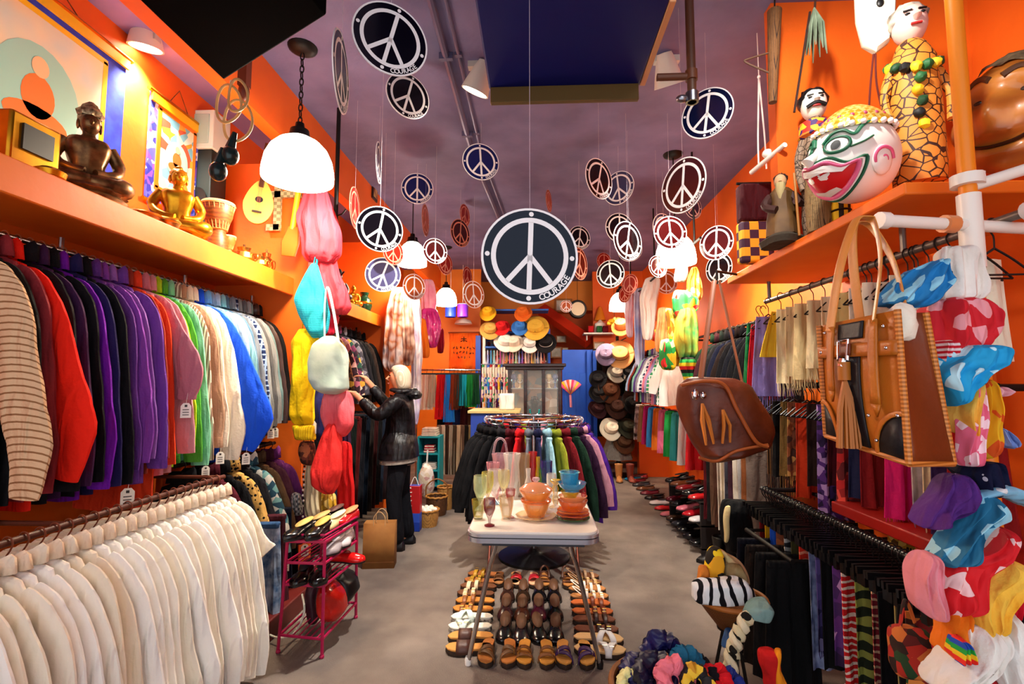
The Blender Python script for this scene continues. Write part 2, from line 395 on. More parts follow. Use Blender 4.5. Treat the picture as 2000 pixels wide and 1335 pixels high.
# x,y, rx, ry (pixels), colour, yaw sign, tilt, rim, what singles it out
PD=[(1035,500,96,97,'B',1,2,'w','largest peace disc, dark glossy blue, hanging in mid aisle'),
(763,76,77,79,'k',1,14,'w','big black peace disc high on the ceiling left of the blue box'),
(366,8,46,46,'m',-1,0,'w','peace disc in front of the black hanging cabinet'),
(666,142,17,80,'k',1,-6,'w','nearly edge-on black peace disc left of the big ceiling one'),
(797,187,44,48,'k',1,14,'w','black peace disc just below the big ceiling one'),
(939,316,37,38,'b',1,-4,'w','blue peace disc at the foot of the ceiling conduits'),
(1381,221,49,51,'n',-1,8,'w','dark navy peace disc below the brown pipe fitting'),
(1170,349,26,41,'k',1,14,'w','black tilted peace disc overlapping a second one in mid ceiling'),
(1208,367,30,34,'g',-1,-6,'w','grey peace disc tucked behind the tilted black one'),
(1334,362,42,55,'m',-1,6,'w','large maroon peace disc right of mid ceiling'),
(1353,404,16,24,'g',1,0,'w','small peace disc peeking below the large maroon one'),
(815,368,32,32,'b',1,0,'w','royal blue peace disc above the left aisle lamp'),
(740,318,6,41,'g',1,0,'w','edge-on white peace disc beside the big pendant'),
(742,447,46,47,'k',1,10,'w','black peace disc left of the second pendant lamp'),
(748,536,35,35,'g',-1,20,'w','grey-blue tilted peace disc above the statue shelf'),
(693,406,10,42,'r',1,-4,'r','narrow red peace disc on the orange beam'),
(768,492,20,26,'r',1,0,'r','red peace disc half hidden behind the black one'),
(809,560,22,26,'o',1,0,'w','small orange peace disc under the left aisle lamp'),
(850,490,24,26,'m',1,0,'w','maroon peace disc right of the left aisle lamp'),
(870,515,14,22,'r',1,6,'r','narrow red peace disc next to the maroon one'),
(899,455,19,28,'m',1,4,'r','brown-red peace disc left of the largest one'),
(908,420,10,22,'r',1,8,'r','thin reddish peace disc above the brown-red one'),
(831,430,7,32,'o',1,0,'r','edge-on orange peace disc over the left aisle lamp'),
(925,575,21,27,'o',1,-6,'w','brown peace disc low beside the largest one'),
(913,540,9,20,'r',1,0,'r','thin red peace disc above the low brown one'),
(1072,392,6,22,'o',1,0,'r','edge-on orange peace disc above the largest one'),
(1132,464,21,24,'k',1,8,'w','black peace disc at the right edge of the largest one'),
(1132,515,15,32,'m',1,8,'r','red-brown peace disc behind the right edge of the largest one'),
(1210,445,27,30,'k',1,0,'w','black peace disc topmost of the overlapping cluster'),
(1226,470,27,39,'k',1,10,'w','dark peace disc in front of the overlapping cluster'),
(1230,487,24,24,'g',1,8,'w','pale peace disc lowest of the overlapping cluster'),
(1192,535,27,28,'k',-1,-4,'w','black peace disc below the overlapping cluster'),
(1180,510,14,17,'r',1,0,'r','red peace disc peeking above the low black one'),
(1230,555,15,20,'r',-1,0,'r','reddish peace disc over the bright rear corner'),
(1309,454,31,33,'m',1,-5,'w','maroon peace disc just above the right pendant lamp'),
(1296,446,20,30,'g',1,0,'w','peace disc partly behind the one over the right pendant'),
(1285,520,17,22,'m',1,0,'w','small dark peace disc left of the right pendant shade'),
(1301,551,21,23,'o',1,0,'w','orange peace disc under the right pendant shade'),
(1399,474,31,34,'m',-1,4,'w','maroon peace disc beside the orange and black patterned drape'),
(1404,524,24,30,'k',-1,0,'w','dark peace disc below the one by the patterned drape'),
(1106,598,12,12,'o',-1,0,'w','tiny orange peace disc below the lettered rim of the largest'),
(1220,575,12,16,'r',-1,0,'r','faint red peace disc beside the far right pendant')]
DK={2:.82,16:.7,17:.85,18:.75,33:.55,34:.85,36:.66,40:.5,41:.7,14:.95}
for i,(x,y,rx,ry,c,ys,ti,rim,lab) in enumerate(PD):
    d=F*RD/ry
    if i in DK: d*=DK[i]
    c3=P(x,y,d)
    if c3.z+RD*.3>CZ: d=F*1.98/(745-y+ry*.6); c3=P(x,y,d)
    if c3.x<-1.6 and i!=2: d*=1.6/abs(c3.x); c3=P(x,y,d)
    sc=ry*d/F/RD
    # facing direction: toward camera, turned by the yaw that gives the ellipse
    yaw=ys*math.acos(min(1,rx/ry)); look=math.atan2(c3.x,c3.y)
    o=base if i==0 else base.copy()
    if i: COL.objects.link(o)
    o.location=c3; o.rotation_euler=(0,math.radians(ti),-look+yaw); o.scale=(sc,)*3
    tag(o,lab,'peace sign','round peace sign discs on threads')
    for si,mm in ((0,PB[c]),(1,PW if rim=='w' else PR)):
        o.material_slots[si].link='OBJECT'; o.material_slots[si].material=mm
    h=(CZ-c3.z)
    th=MB().tube([(0,0,RD*.9*sc),(.002,0,h)],.0006,4).build('hanging_thread',mat('#d8d0dc',.5),None)
    th.parent=o; th.matrix_parent_inverse=Matrix.Translation(c3).inverted() if False else Matrix()
    # undo disc rotation so the thread stays vertical
    Rm=o.rotation_euler.to_matrix().to_4x4(); th.matrix_local=Matrix.Diagonal((1/sc,1/sc,1/sc,1))@Rm.inverted()
# ================================================================ CLOTH BUILDERS
def sgp(x,p): return math.copysign(abs(x)**p,x)
def wob(m,amp,fr,seed,start=0,dirs=(1,1,1),zfade=None):
    s=V((seed*1.37,seed*2.11,seed*.73))
    for i in range(start,len(m.v)):
        p=V(m.v[i]); n=noise.noise_vector(p*fr+s)
        k=amp if not zfade else amp*min(1,max(0,(zfade[0]-p.z)/zfade[1]))
        m.v[i]=(p.x+n.x*k*dirs[0],p.y+n.y*k*dirs[1],p.z+n.z*k*dirs[2])
    return m
def body_mesh(w,L,th,seed,flare=1.08,neck=.055,top=-.10,n=30,k=3,amp=.012):
    m=MB(); rng=random.Random(seed); ph=rng.random()*6; ph2=rng.random()*6
    lv=[(top+.012,neck*.8,.02),(top,neck,.022),(top-.02,neck+.05,.024),(top-.055,w*.62,th*1.1),(top-.11,w*.86,th*1.1),(top-.16,w*.97,th*1.05)]
    for i in range(1,11):
        t=i/10; lv.append((top-.12-(L-.12)*t,w*(1+(flare-1)*t),th*(.95+.25*t)))
    rs=[]
    for z,hw,ht in lv:
        t=max(0,(top-z)/L); row=[]
        for j in range(n):
            a=2*PI*j/n; x=hw*sgp(cos(a),.75); y=ht*sgp(sin(a),.8)
            f=amp*t*(sin(k*PI*x/w+ph)+.6*sin((k*2+1)*x/w*1.7+ph2+z*3))
            row.append((x,y+f,z+.008*sin(x*20+ph)*(t>.95)))
        rs.append(row)
    m.rings(rs,cap=False); return wob(m,.006,5,seed,dirs=(1,.35,1))
def sleeve_mesh(w,SL,seed,elbow=0,r=.062,side=1,top=-.10,yo=0,flat=.5,short=0):
    rng=random.Random(seed+5); j=lambda a:(rng.random()-.5)*a
    z0=top-.065
    pts=[(w-.095,0,z0+.012),(w-.045,0,z0-.045),(w+.008+elbow*.3,j(.01)+yo*.4,z0-.18),(w+.045+elbow*.75,j(.012)+yo*.8,z0-.36*SL/.6),(w+.07+elbow,j(.014)+yo,z0-.47*SL/.6),(w+.085+elbow*.55,j(.014)+yo,z0-SL)]
    rr=[.03,r*.85,r*.95,r*(1+elbow*2.5),r*(.92+elbow*3),r*.74]
    if short: pts=pts[:4]; rr=[.03,r*.95,r*1.15,r*1.25]
    c=curve(pts,5); N=len(c)
    rad=[]
    for i in range(N):
        u=i/(N-1)*(len(rr)-1); a=int(min(u,len(rr)-2)); rad.append((rr[a]+(rr[a+1]-rr[a])*(u-a))*(1+.02*sin(i*1.9+seed)))
    m=MB().tube([(side*p.x,p.y,p.z) for p in c],rad,14,flat=flat,up=(0,1,0))
    wob(m,.009,6,seed+3,dirs=(1,.3,1)); end=c[-1]; return m,V((side*end.x,end.y,end.z)),rad[-1]
WIRE=metal('#c8c4bc',.3); HBLK=mat('#0a0a0c',.4)
def hanger_mesh(w=.2):
    m=MB()
    hook=[(.0,0,-.085),(0,0,-.045),(.012,0,-.024),(.019,0,-.004),(.012,0,.013),(0,0,.018),(-.012,0,.013),(-.018,0,.0)]
    m.tube(curve(hook,4),.0028,6)
    m.tube(curve([(0,0,-.085),(w*.5,0,-.125),(w,0,-.175)],4),.004,6).tube(curve([(0,0,-.085),(-w*.5,0,-.125),(-w,0,-.175)],4),.004,6).tube([(w,0,-.175),(-w,0,-.175)],.0035,6)
    return m
_hang={}
def hanger(loc,rz,label,group,m=WIRE,w=.14,s=1):
    k=(w,)
    if k not in _hang:
        o=hanger_mesh(w).build('clothes_hanger',m); _hang[k]=o
    else: o=_hang[k].copy(); COL.objects.link(o)
    o.location=loc; o.rotation_euler=(0,0,rz); o.scale=(s,)*3; o.material_slots[0].link='OBJECT'; o.material_slots[0].material=m
    return tag(o,label,'hanger',group)
TAGM=mat('#f6f1e2',.6); TAGI=mat('#30281f',.6)
def price_tag(par,loc,s=1,rz=0,m=None):
    m_=MB(); w,h=.021*s,.034*s
    m_.mi(0).prism([(-w,-h),(w,-h),(w,h*.6),(w*.5,h),(-w*.5,h),(-w,h*.6)],.0015,T=TR(loc,(PI/2,0,rz)))
    T=TR(loc,(PI/2,0,rz))
    m_.mi(1)
    for i in range(3): m_.box((0,h*.1-i*h*.35,-.0002),(w*1.2,h*.1,.0015),T=T); m_.box((0,h*.1-i*h*.35,.0017),(w*1.2,h*.1,.001),T=T)
    m_.box((0,h*.62,.0017),(w*.5,h*.3,.001),T=T)
    m_.mi(0).tube([V(loc)+V((0,0,h)),V(loc)+V((.004,.004,h+.05*s))],.001,4)
    return m_.build('price_tag',[m or TAGM,TAGI],par,smooth=False)
def garment(name,label,cat,loc,rz,bm,group,w=.21,L=.85,th=.026,seed=0,SL=.58,elbow=0,r=.058,sm=None,cm=None,collar=1,tagged=0,short=0,yo=0,far_sleeve=True,flare=1.08,amp=.012,cuff=None,flat=.5,s=1):
    t=thing(name,label,cat,loc,rz,group,s=s)
    body_mesh(w,L,th,seed,flare,amp=amp).build('body',bm,t)
    e=None
    if SL>0:
        for sd in ((1,-1) if far_sleeve else (1,)):
            m,e_,er=sleeve_mesh(w,SL,seed+(0 if sd>0 else 50),elbow if sd>0 else 0,r,sd,yo=yo if sd>0 else 0,flat=flat,short=short)
            so=m.build('sleeve',sm or bm,t)
            if sd>0: e=e_; ser=er
            if cuff is not None and not short:
                MB().tube([e_+V((0,0,.045)),e_+V((0,0,.0)),e_-V((0,0,.012))],[er*1.02,er*1.08,er*1.02],12,flat=flat*1.1,up=(0,1,0)).build('cuff',cuff,so)
    if collar:
        ch=.045*collar; m=MB(); n=18; rs=[]
        for q,(k,z) in enumerate(((.9,-.10),(1,-.085),(1.02,-.085+ch),(1.25,-.09+ch*.75),(1.38,-.098))):
            rs.append([(.062*k*cos(2*PI*j/n),.026*k*sin(2*PI*j/n),z+(.03*collar*max(0,cos(2*PI*j/n))**4 if q in(2,3) else 0)) for j in range(n)])
        m.rings(rs,cap=False); wob(m,.006,12,seed); m.build('collar',cm or bm,t,solid=.003)
    if tagged:
        q=e if e is not None else V((w,0,-L)); price_tag(t,(q.x+.02,q.y-.02,q.z-.06*tagged),1.0*tagged,rz=.55)
    return t
def drape_mesh(w0,w1,L,th=.01,folds=3,amp=.02,seed=0,n=18,lv=12,top=0,taper=1,hem=0,gather=0,cx=0):
    "cloth strip hanging down: half-widths w0 (top) to w1 (bottom), wavy section"
    m=MB(); rng=random.Random(seed); ph=rng.random()*6; ph2=rng.random()*6; rs=[]
    for i in range(lv+1):
        t=i/lv; hw=w0+(w1-w0)*t**taper; z=top-L*t; row=[]
        A=amp*(.35+.65*t)
        for j in range(2*n):
            u=(j/(n-1) if j<n else (2*n-1-j)/(n-1))*2-1; s=1 if j<n else -1
            y=A*sin(folds*PI*u+ph+.5*t)+A*.4*sin(folds*2.3*u+ph2+2*t)+s*th/2*(1-.7*abs(u)**4)
            row.append((cx+u*hw+.1*hw*sin(3*t+ph2)*t*.5,y,z-hem*abs(u)*t))
        rs.append(row)
    m.rings(rs); return m
def fringe_mesh(w,z,L,n,th=.0025,seed=0,amp=.01,cx=0):
    m=MB(); rng=random.Random(seed)
    for i in range(n):
        x=cx+(i/(n-1)*2-1)*w; y=rng.uniform(-amp,amp)
        m.tube([(x,y,z+.005),(x+rng.uniform(-.004,.004),y,z-L*.5),(x+rng.uniform(-.008,.008),y+rng.uniform(-.005,.005),z-L*rng.uniform(.85,1))],[th,th,th*.5],4)
    return m
def slab(rows,d,thick,seed=0,n=32,amp=.02,fr=6,folds=0,famp=.01,pw=.8,sub=4,rnd=.35,ridge=.16,rfr=9):
    "solid cloth form: outline rows (py,pxl,pxr[,thick factor]) measured at distance d; returns mesh about its top centre and that point"
    rows=[(*r,1) if len(r)==3 else r for r in rows]
    full=[]
    for i in range(len(rows)-1):
        for k in range(sub):
            t=k/sub; full.append([a+(b-a)*t for a,b in zip(rows[i],rows[i+1])])
    full.append(list(rows[-1]))
    c0=P((rows[0][1]+rows[0][2])/2,rows[0][0],d); rs=[]; N=len(full); rng=random.Random(seed); ph=rng.random()*6
    for i,(py,xl,xr,tf) in enumerate(full):
        a=P(xl,py,d)-c0; b=P(xr,py,d)-c0; c=(a+b)/2; hw=(b.x-a.x)/2
        e=min(1,(min(i,N-1-i)+.35)/(N*rnd*.5)) if rnd else 1
        ht=thick/2*tf*e**.6
        row=[]
        for j in range(n):
            q=2*PI*j/n; x=hw*sgp(cos(q),pw); y=ht*sgp(sin(q),.85)
            y+=famp*sin(folds*PI*x/max(hw,.01)+ph+i*.12) if folds else 0
            row.append((c.x+x,c.y+y,c.z))
        if ridge:
            for j,(x,y,z) in enumerate(row):
                dx=x-c.x; q=V(((c0.x+x)*rfr,(c0.y+y)*rfr*1.3,(c0.z+z)*rfr*.38+seed*1.7)); f=1-2.4*abs(noise.noise(q))
                f2=1-2.4*abs(noise.noise(q*2.1+V((5,3,seed))))
                k=1+ridge*(f+.45*f2)*e; row[j]=(c.x+dx*(1+(k-1)*.35),c.y+(y-c.y)*k+.05*thick*(k-1),z)
        rs.append(row)
    m=MB().rings(rs)
    if amp: wob(m,amp,fr,seed)
    return m,c0
def pouch(name,label,cat,rows,d,thick,m,group=None,part='bag_body',seed=0,straps=(),sr=.008,sm=None,**k):
    me,c0=slab(rows,d,thick,seed,**k)
    t=thing(name,label,cat,c0,0,group)
    me.build(part,m,t,sub=1)
    for sp in straps:
        MB().tube(curve([P(x,y,d+dd)-c0 for x,y,dd in sp],6),sr,8,flat=.4).build('strap',sm or m,t)
    return t
def rail(label,a,b,r=.014,m=STEEL,ends=(),name='clothes_rail'):
    a=V(a);b=V(b); t=thing(name,label,'rail',a)
    MB().tube([(0,0,0),b-a],r,12).build('bar',m,t)
    for k,e in ends:
        q=a+(b-a)*k-a; MB().tube([q,q+V(e)],r*.8,8).build('bracket',m,t)
    return t
# ================================================================ LEFT SIDE RACKS
XR=-2.12; ZR=CAMZ+.585
rail('long steel clothes rail under the left shelf',(XR,1.25,ZR),(XR,3.64,ZR),.012,STEEL,[(.02,(0,0,.06)),(.35,(0,0,.06)),(.68,(0,0,.06)),(.98,(0,0,.06))])
J=[('cream quilted jacket with diagonal stitching, nearest on the rail','#d8b48c','Q',.06),
('black coat next to the quilted jacket','#0c0a0c',0,0),('dull maroon jacket behind the first black coat','#8a2a30',0,0),
('bright red wide-sleeved jacket on the upper rail','#e8200c',0,.10),('black coat just behind the bright red jacket','#0b080e',0,0),
('dark plum coat with a dangling sleeve','#3a1840',0,.02),('black jacket between the plum coat and the vivid purple one','#09070c',0,0),
('vivid purple blouse deep in the rail','#6a10a0',0,.03),('dark indigo jacket behind the vivid purple blouse','#20184a',0,0),
('black jacket behind the indigo one','#0a080e',0,0),('dusky purple jacket with a long straight sleeve','#5c2e7c',0,0),
('mid purple jacket with gathered cuff','#7a3a9a',0,.02),('pale violet jacket after the mid purple one','#8a5aa6',0,0),
('violet jacket in front of the rust coat','#6a3a90',0,0),('rust brown long coat on the upper rail','#8e3222',0,-.02),
('orange red long coat reaching lowest of the rail','#e0401c',0,-.02),('dusty rose short-sleeved jacket with rolled cuff','#b8707c',0,.05),
('rose blouse behind the dusty rose jacket','#c88a90',0,0),('lime green jacket high on the rail','#a0cc18',0,0),
('leaf green shirt behind the lime one','#4c9830',0,0),('mint green shirt with a frilled sleeve','#7cc49a',0,0),
('brown striped shirt after the mint one','#d8c8b0','S1',0),('tan jacket between striped and cream ones','#b48a6c',0,0),
('cream jacket with a dropped cuff','#e8dcc4',0,.0),('off-white leather jacket with flared sleeve end','#efe2cc',0,.05),
('bright cobalt blue batwing jacket','#1450e0',0,.17),('sky blue shirt behind the cobalt batwing','#6aa8d8',0,0),
('pale slate blue shirt in the cool coloured run','#8aa4c4',0,0),('very pale blue shirt in the cool coloured run','#b4cce0',0,0),
('aqua denim shirt with long sleeve','#8cc4cc',0,.01),('steel blue denim jacket after the aqua shirt','#5c7c98',0,0),
('grey denim jacket before the plaid shirt','#7c8088',0,.0),('navy and white plaid shirt','#18264e','P',0),
('light grey denim jacket after the plaid shirt','#9a9a98',0,0),('mid grey denim jacket with price tag','#6c6c6e',0,.01),
('pale grey jacket near the far end','#a4a6a8',0,0),('teal blue denim jacket near the far end','#7ca0a6',0,.01),
('brown leather jacket second from the far end','#4c3028','L',0),('black jacket at the far end of the upper rail','#121012',0,0)]
def jm(c,k):
    if k=='Q': return cloth(c,'#8e6440','stripe',17,rot=(.75,0,0),axis=2,w=.86,bump=.35)
    if k=='S1': return cloth(c,'#8a6a58','stripe',22,axis=0)
    if k=='P': return cloth(c,'#9ab0d0','plaid',9)
    if k=='L': return mat(c,.4,pat='noise',c2='#38201a',scale=6,bump=.3,bscale=30)
    h=lin(c); return cloth(c,bump=.3)
N=len(J)
for i,(lab,c,k,el) in enumerate(J):
    d=1.70+(3.58-1.70)*i/(N-1)
    m=jm(c,k)
    w=.20+R.uniform(-.012,.012); L=R.uniform(.92,.98) if i<26 else R.uniform(.84,.92)
    if i in(0,): L=1.08
    if i==15: L=1.12
    tg={10:1.2,16:1.1,23:1,25:1,30:1,31:1,34:1,35:1,21:.9}.get(i,0)
    garment('jacket',lab,'jacket',(XR+R.uniform(-.01,.02),d,ZR),R.uniform(-.025,.025),m,'jackets and shirts on the upper left rail',w=w,L=L,seed=i,SL=(R.uniform(.78,.88) if i<26 else R.uniform(.68,.76)) if i not in(16,) else .5,
        elbow=el,r=.066 if el<.05 else .075,tagged=tg,th=.015,amp=.004,cuff=m if i%3==1 else None,yo=R.uniform(-.003,.003),far_sleeve=i<6,flat=.29)
    hanger((XR,d,ZR),R.uniform(-.1,.1),'thin wire hanger hooked on the upper left rail','wire hangers on the upper left rail')
# extra loose hooks bunched along the rail
# white shirts rail
XW=-1.66; ZW=.965
rail('brown lower clothes rail carrying the white shirts',(XW,1.15,ZW),(XW,2.62,ZW),.012,mat('#4c2010',.5),[(.99,(-.7,0,0)),(.4,(-.7,0,0))])
WC=['#f2ece0','#efe4d2','#f5f1ea','#e9dcc6','#f3efe6','#eee6d4']
NW=27
for i in range(NW):
    d=1.22+(2.56-1.22)*i/(NW-1)
    c=WC[R.randrange(6)]
    lab=f'{nth(i)} white long-sleeved shirt counting from the near end of the lower left rail'
    if i==NW-1: lab='white short-sleeved shirt at the far end of the lower left rail'
    if i==NW-2: lab='white shirt with a black printed price card on its chest'
    last=i==NW-1
    g=garment('shirt',lab,'shirt',(XW,d,ZW+.02),R.uniform(-.03,.03),cloth(c,bump=.35,bscale=40),'white shirts on the lower left rail',w=.20+R.uniform(-.012,.012),L=R.uniform(.78,.84),seed=100+i,SL=R.uniform(.66,.78) if not last else .4,short=1 if last else 0,
        r=.06,elbow=R.uniform(-.01,.05),th=.016,tagged=0,collar=.62,far_sleeve=i<3,yo=R.uniform(-.004,.004),flat=.3,amp=.005,cm=cloth(WC[3] if i%2 else '#e8d2b8'))
    if i==NW-2: price_tag(g,(.17,-.045,-.33),1.1,rz=-.6,m=mat('#57514a',.6))
    if i in(3,NW-4): price_tag(g,(.24,-.03,-.8),1.1,rz=-.5)
    hanger((XW,d,ZW),R.uniform(-.1,.1),'wooden brown hanger inside a white shirt','brown hangers on the lower left rail',mat('#6a3018',.5),.12)
# dark lower garments beyond the white shirts
XD=-1.92; ZD=1.02
rail('dark lower rail beyond the white shirts',(XD,2.6,ZD),(XD,3.62,ZD),.012,IRON,[(.98,(-.5,0,0)),(.1,(-.5,0,0))])
D=[('black coat directly behind the last white shirt','#080709',0),('black fuzzy jacket on the dark lower rail','#0d0a0e',0),('dark maroon blouse on the dark lower rail','#4a0c1c',0),('black cardigan before the leopard print top','#0b0b0d',0),
('leopard print blouse on the dark lower rail','#c89a50','leo'),('black top between leopard and teal prints','#0c0b10',0),('teal and white floral blouse on the dark lower rail','#2a5a72','flo'),('olive brown cardigan with long sleeve','#4a3420',0),('dark wine jacket near the pier','#3c1424',0),('plum purple jacket with a white price tag','#6e2a6a',0)]
for i,(lab,c,k) in enumerate(D):
    d=2.66+.9*i/9
    m=cloth(c)
    if k=='leo': m=cloth(c,'#0c0806','spots',42,w=.36)
    if k=='flo': m=mat('#ffffff',.8,pat='multi',scale=26,pal=['#1d4a60','#3a7a90','#e6e6dc','#16303c','#7ab0b0'])
    garment('blouse',lab,'blouse',(XD,d,ZD),R.uniform(-.05,.05),m,'garments on the dark lower rail',th=.02,w=.19,L=.62,seed=200+i,SL=.5,tagged=1.2 if i in(9,6,4) else 0,far_sleeve=False,r=.06)
    hanger((XD,d,ZD),0,'dark hanger on the dark lower rail','hangers on the dark lower rail',HBLK)
# trousers hanging below them
for i,(lab,c) in enumerate((('blue patterned trousers hanging low beyond the white shirts','#2a4a70'),('dark wine skirt hanging low beside the pier','#40101c'),('navy trousers hanging low beyond the white shirts','#14182c'),('black skirt hanging low under the dark rail','#0a080a'))):
    t=thing('trousers' if i%2==0 else 'skirt',lab,'trousers' if i%2==0 else 'skirt',(-1.62-.05*i,2.95+.17*i,.62),PI/2*0+.1,'low hanging trousers and skirts')
    drape_mesh(.10,.13,.5,.03,3,.02,300+i).build('cloth',cloth(c,'#aab8cc','noise',12) if i==0 else cloth(c),t)
    MB().box((0,0,0),(.2,.045,.035)).build('waistband',cloth(c),t,bevel=.008)
rail('thin low rail for the trousers',(-1.72,2.8,.64),(-1.72,3.62,.64),.008,IRON,[(1,(-.5,.03,0))])
# far bay rail with patterned shirts
rail('clothes rail in the far left bay above the woman',(XR,3.88,ZR),(XR,5.84,ZR),.012,IRON,[(.03,(0,0,.06)),(.97,(0,0,.06))])
A=[('brown paisley shirt nearest in the far bay','#7a4a20',['#7a4a20','#d0904a','#3a200e','#a86a2c']),('orange and black patterned shirt in the far bay','#c8641c',['#d87a20','#1a0e08','#8a3a10','#e0a040']),
('blue floral shirt in the far bay','#28486c',['#1a3050','#5a86a8','#e0dcc8','#243c5a']),('teal and brown print shirt in the far bay','#26424a',['#1d3a40','#6a4a2a','#90a8a0','#101c20']),
('dark red print shirt in the far bay','#5a1a14',['#5a1a14','#2a0c0a','#b07040','#7c2418']),('gold and brown floral shirt in the far bay','#8a5c20',['#4a2e12','#d8b040','#2a180a','#8e5a20']),
('pink spotted dark shirt in the far bay','#3a1c28',['#2a141c','#c06a80','#3c1c2c','#e0b0a8']),('multicolour floral shirt in the far bay','#4a2438',['#30182a','#d8a030','#7a2c50','#eadcc0','#205040']),
('grey print shirt in the far bay','#5a5660',['#44404a','#8c8890','#26242c']),('black and grey jacket in the far bay','#1c1a20',None),('plain black jacket at the end of the far bay','#0c0a0c',None),
('dark brown leather jacket in the far bay','#30201a',None),('black wool coat deepest in the far bay','#08080a',None)]
for i,(lab,c,pl) in enumerate(A):
    d=3.98+1.75*i/12
    m=mat(c,.8,pat='multi',scale=20,pal=pl) if pl else cloth(c)
    garment('shirt',lab,'shirt',(XR+.05,d,ZR),R.uniform(-.06,.06),m,'patterned shirts in the far left bay',w=.21,L=.72,seed=400+i,SL=.56,far_sleeve=False,r=.06,tagged=1 if i in(4,) else 0)
    hanger((XR+.05,d,ZR),0,'thin hanger on the far bay rail','hangers on the far bay rail',WIRE)
rail('lower trouser rail in the far left bay',(-1.95,3.9,1.12),(-1.95,5.8,1.12),.012,IRON,[(.03,(-.5,0,0)),(.97,(-.5,0,0))])
B_=['#14100f','#2a1a14','#182848','#0c0c10','#3a3034','#101a14','#5a1414','#1c1c22','#0e1826','#2c2420','#3c1010','#0a0a0c','#1a2434','#241418']
BN=['black','dark brown','navy','jet black','charcoal','dark green','dark red','slate black','midnight blue','umber','oxblood','ink black','steel navy','dark plum']
for i,c in enumerate(B_):
    d=3.98+1.7*i/13
    t=thing('trousers',f'{BN[i]} trousers hung on the lower rail of the far left bay','trousers',(-1.86,d,1.12),0,'trousers on the lower far bay rail')
    drape_mesh(.19,.17,.98,.028,2,.012,500+i).build('legs',cloth(c),t); MB().box((0,0,-.005),(.34,.03,.04)).build('waistband',cloth(c),t,bevel=.006)
# ================================================================ LEFT ALCOVE: hangings, statues, drums
GOLD=mat('#d89a1c',.28,.85,pat='noise',c2='#b87414',scale=9); BRONZE=mat('#4a2c14',.35,.7,pat='noise',c2='#8a6238',scale=10)
BRASS=metal('#c8954a',.28); WOOD=mat('#7a431c',.5,pat='wood',c2='#5a2e12',scale=6,axis=0)
SZ=CAMZ+.785
def hanging(label,y0,y1,z0,z1,border,pl,paint,frame,x=-2.445,valance=None):
    t=thing('wall_hanging',label,'wall hanging',(x,(y0+y1)/2,z0)); w=y1-y0; h=z1-z0
    MB().box((0,0,h/2),(.012,w,h)).build('brocade_border',border,t,smooth=False)
    b=w*.13
    m=MB()
    for c,d in (((.009,-w/2+b+.012,h*.52),(.008,.03,h*.74)),((.009,w/2-b-.012,h*.52),(.008,.03,h*.74)),((.009,0,h*.15),(.008,w-2*b,.03)),((.009,0,h*.89),(.008,w-2*b,.03))): m.box(c,d)
    m.build('inner_band',frame,t,smooth=False)
    MB().box((.008,0,h*.52),(.008,w-2*b-.05,h*.71)).build('painted_panel',paint,t,smooth=False)
    # generic seated figure motif
    m=MB(); cz=h*.5; rr=w*.2
    m.mi(0).add([(.0135,rr*cos(a)*1.1,cz+rr*1.3*sin(a)) for a in [2*PI*k/24 for k in range(24)]],[tuple(range(24))])
    m.mi(1).add([(.0145,rr*.8*cos(a),cz-rr*.6+rr*.35*sin(a)) for a in [2*PI*k/20 for k in range(20)]],[tuple(range(20))])
    m.add([(.0145,rr*.42*cos(a),cz+rr*.55*sin(a)) for a in [2*PI*k/20 for k in range(20)]],[tuple(range(20))])
    m.mi(2).add([(.0155,rr*.22*cos(a),cz+rr*.75+rr*.26*sin(a)) for a in [2*PI*k/16 for k in range(16)]],[tuple(range(16))])
    m.build('painted_figure',[mat('#9ad0c0',.7),mat('#d87830',.7),mat('#e8c090',.7)],t,smooth=False)
    MB().tube([(.012,-w/2-.03,h),(.012,w/2+.03,h)],.014,8).tube([(.012,-w/2-.03,0),(.012,w/2+.03,0)],.016,8).build('rods',GOLD,t)
    if valance: MB().box((.014,0,h-.035),(.014,w*1.02,.06)).build('valance',valance,t)
    MB().tube([(.01,-w*.2,h),(.005,0,h+.14),(.01,w*.2,h)],.003,5).build('hanging_cord',BRONZE,t)
BLUEB=mat('#1c2ca8',.6,pat='noise',c2='#2c48d8',scale=14); YEL=mat('#f0c010',.5)
hanging('large painted hanging with broad blue border behind the bronze figure',1.72,2.72,CAMZ+.86,CAMZ+1.93,BLUEB,None,mat('#e8e0c8',.7,pat='tie',scale=5,pal=['#f4ead8','#c8d8d0','#f0d8a8','#e0c8c0']),YEL,valance=YEL)
hanging('smaller painted hanging with violet brocade border behind the golden statue',2.92,3.40,CAMZ+1.14,CAMZ+1.86,mat('#ffffff',.6,pat='multi',scale=26,pal=['#2c34b0','#5a60d8','#e8e4f0','#7a50b8']),None,mat('#e8e0c8',.7,pat='multi',scale=16,pal=['#f0e4c0','#78b8c8','#e8a030','#d0e0d0','#c05838']),mat('#e8801c',.5),valance=YEL)
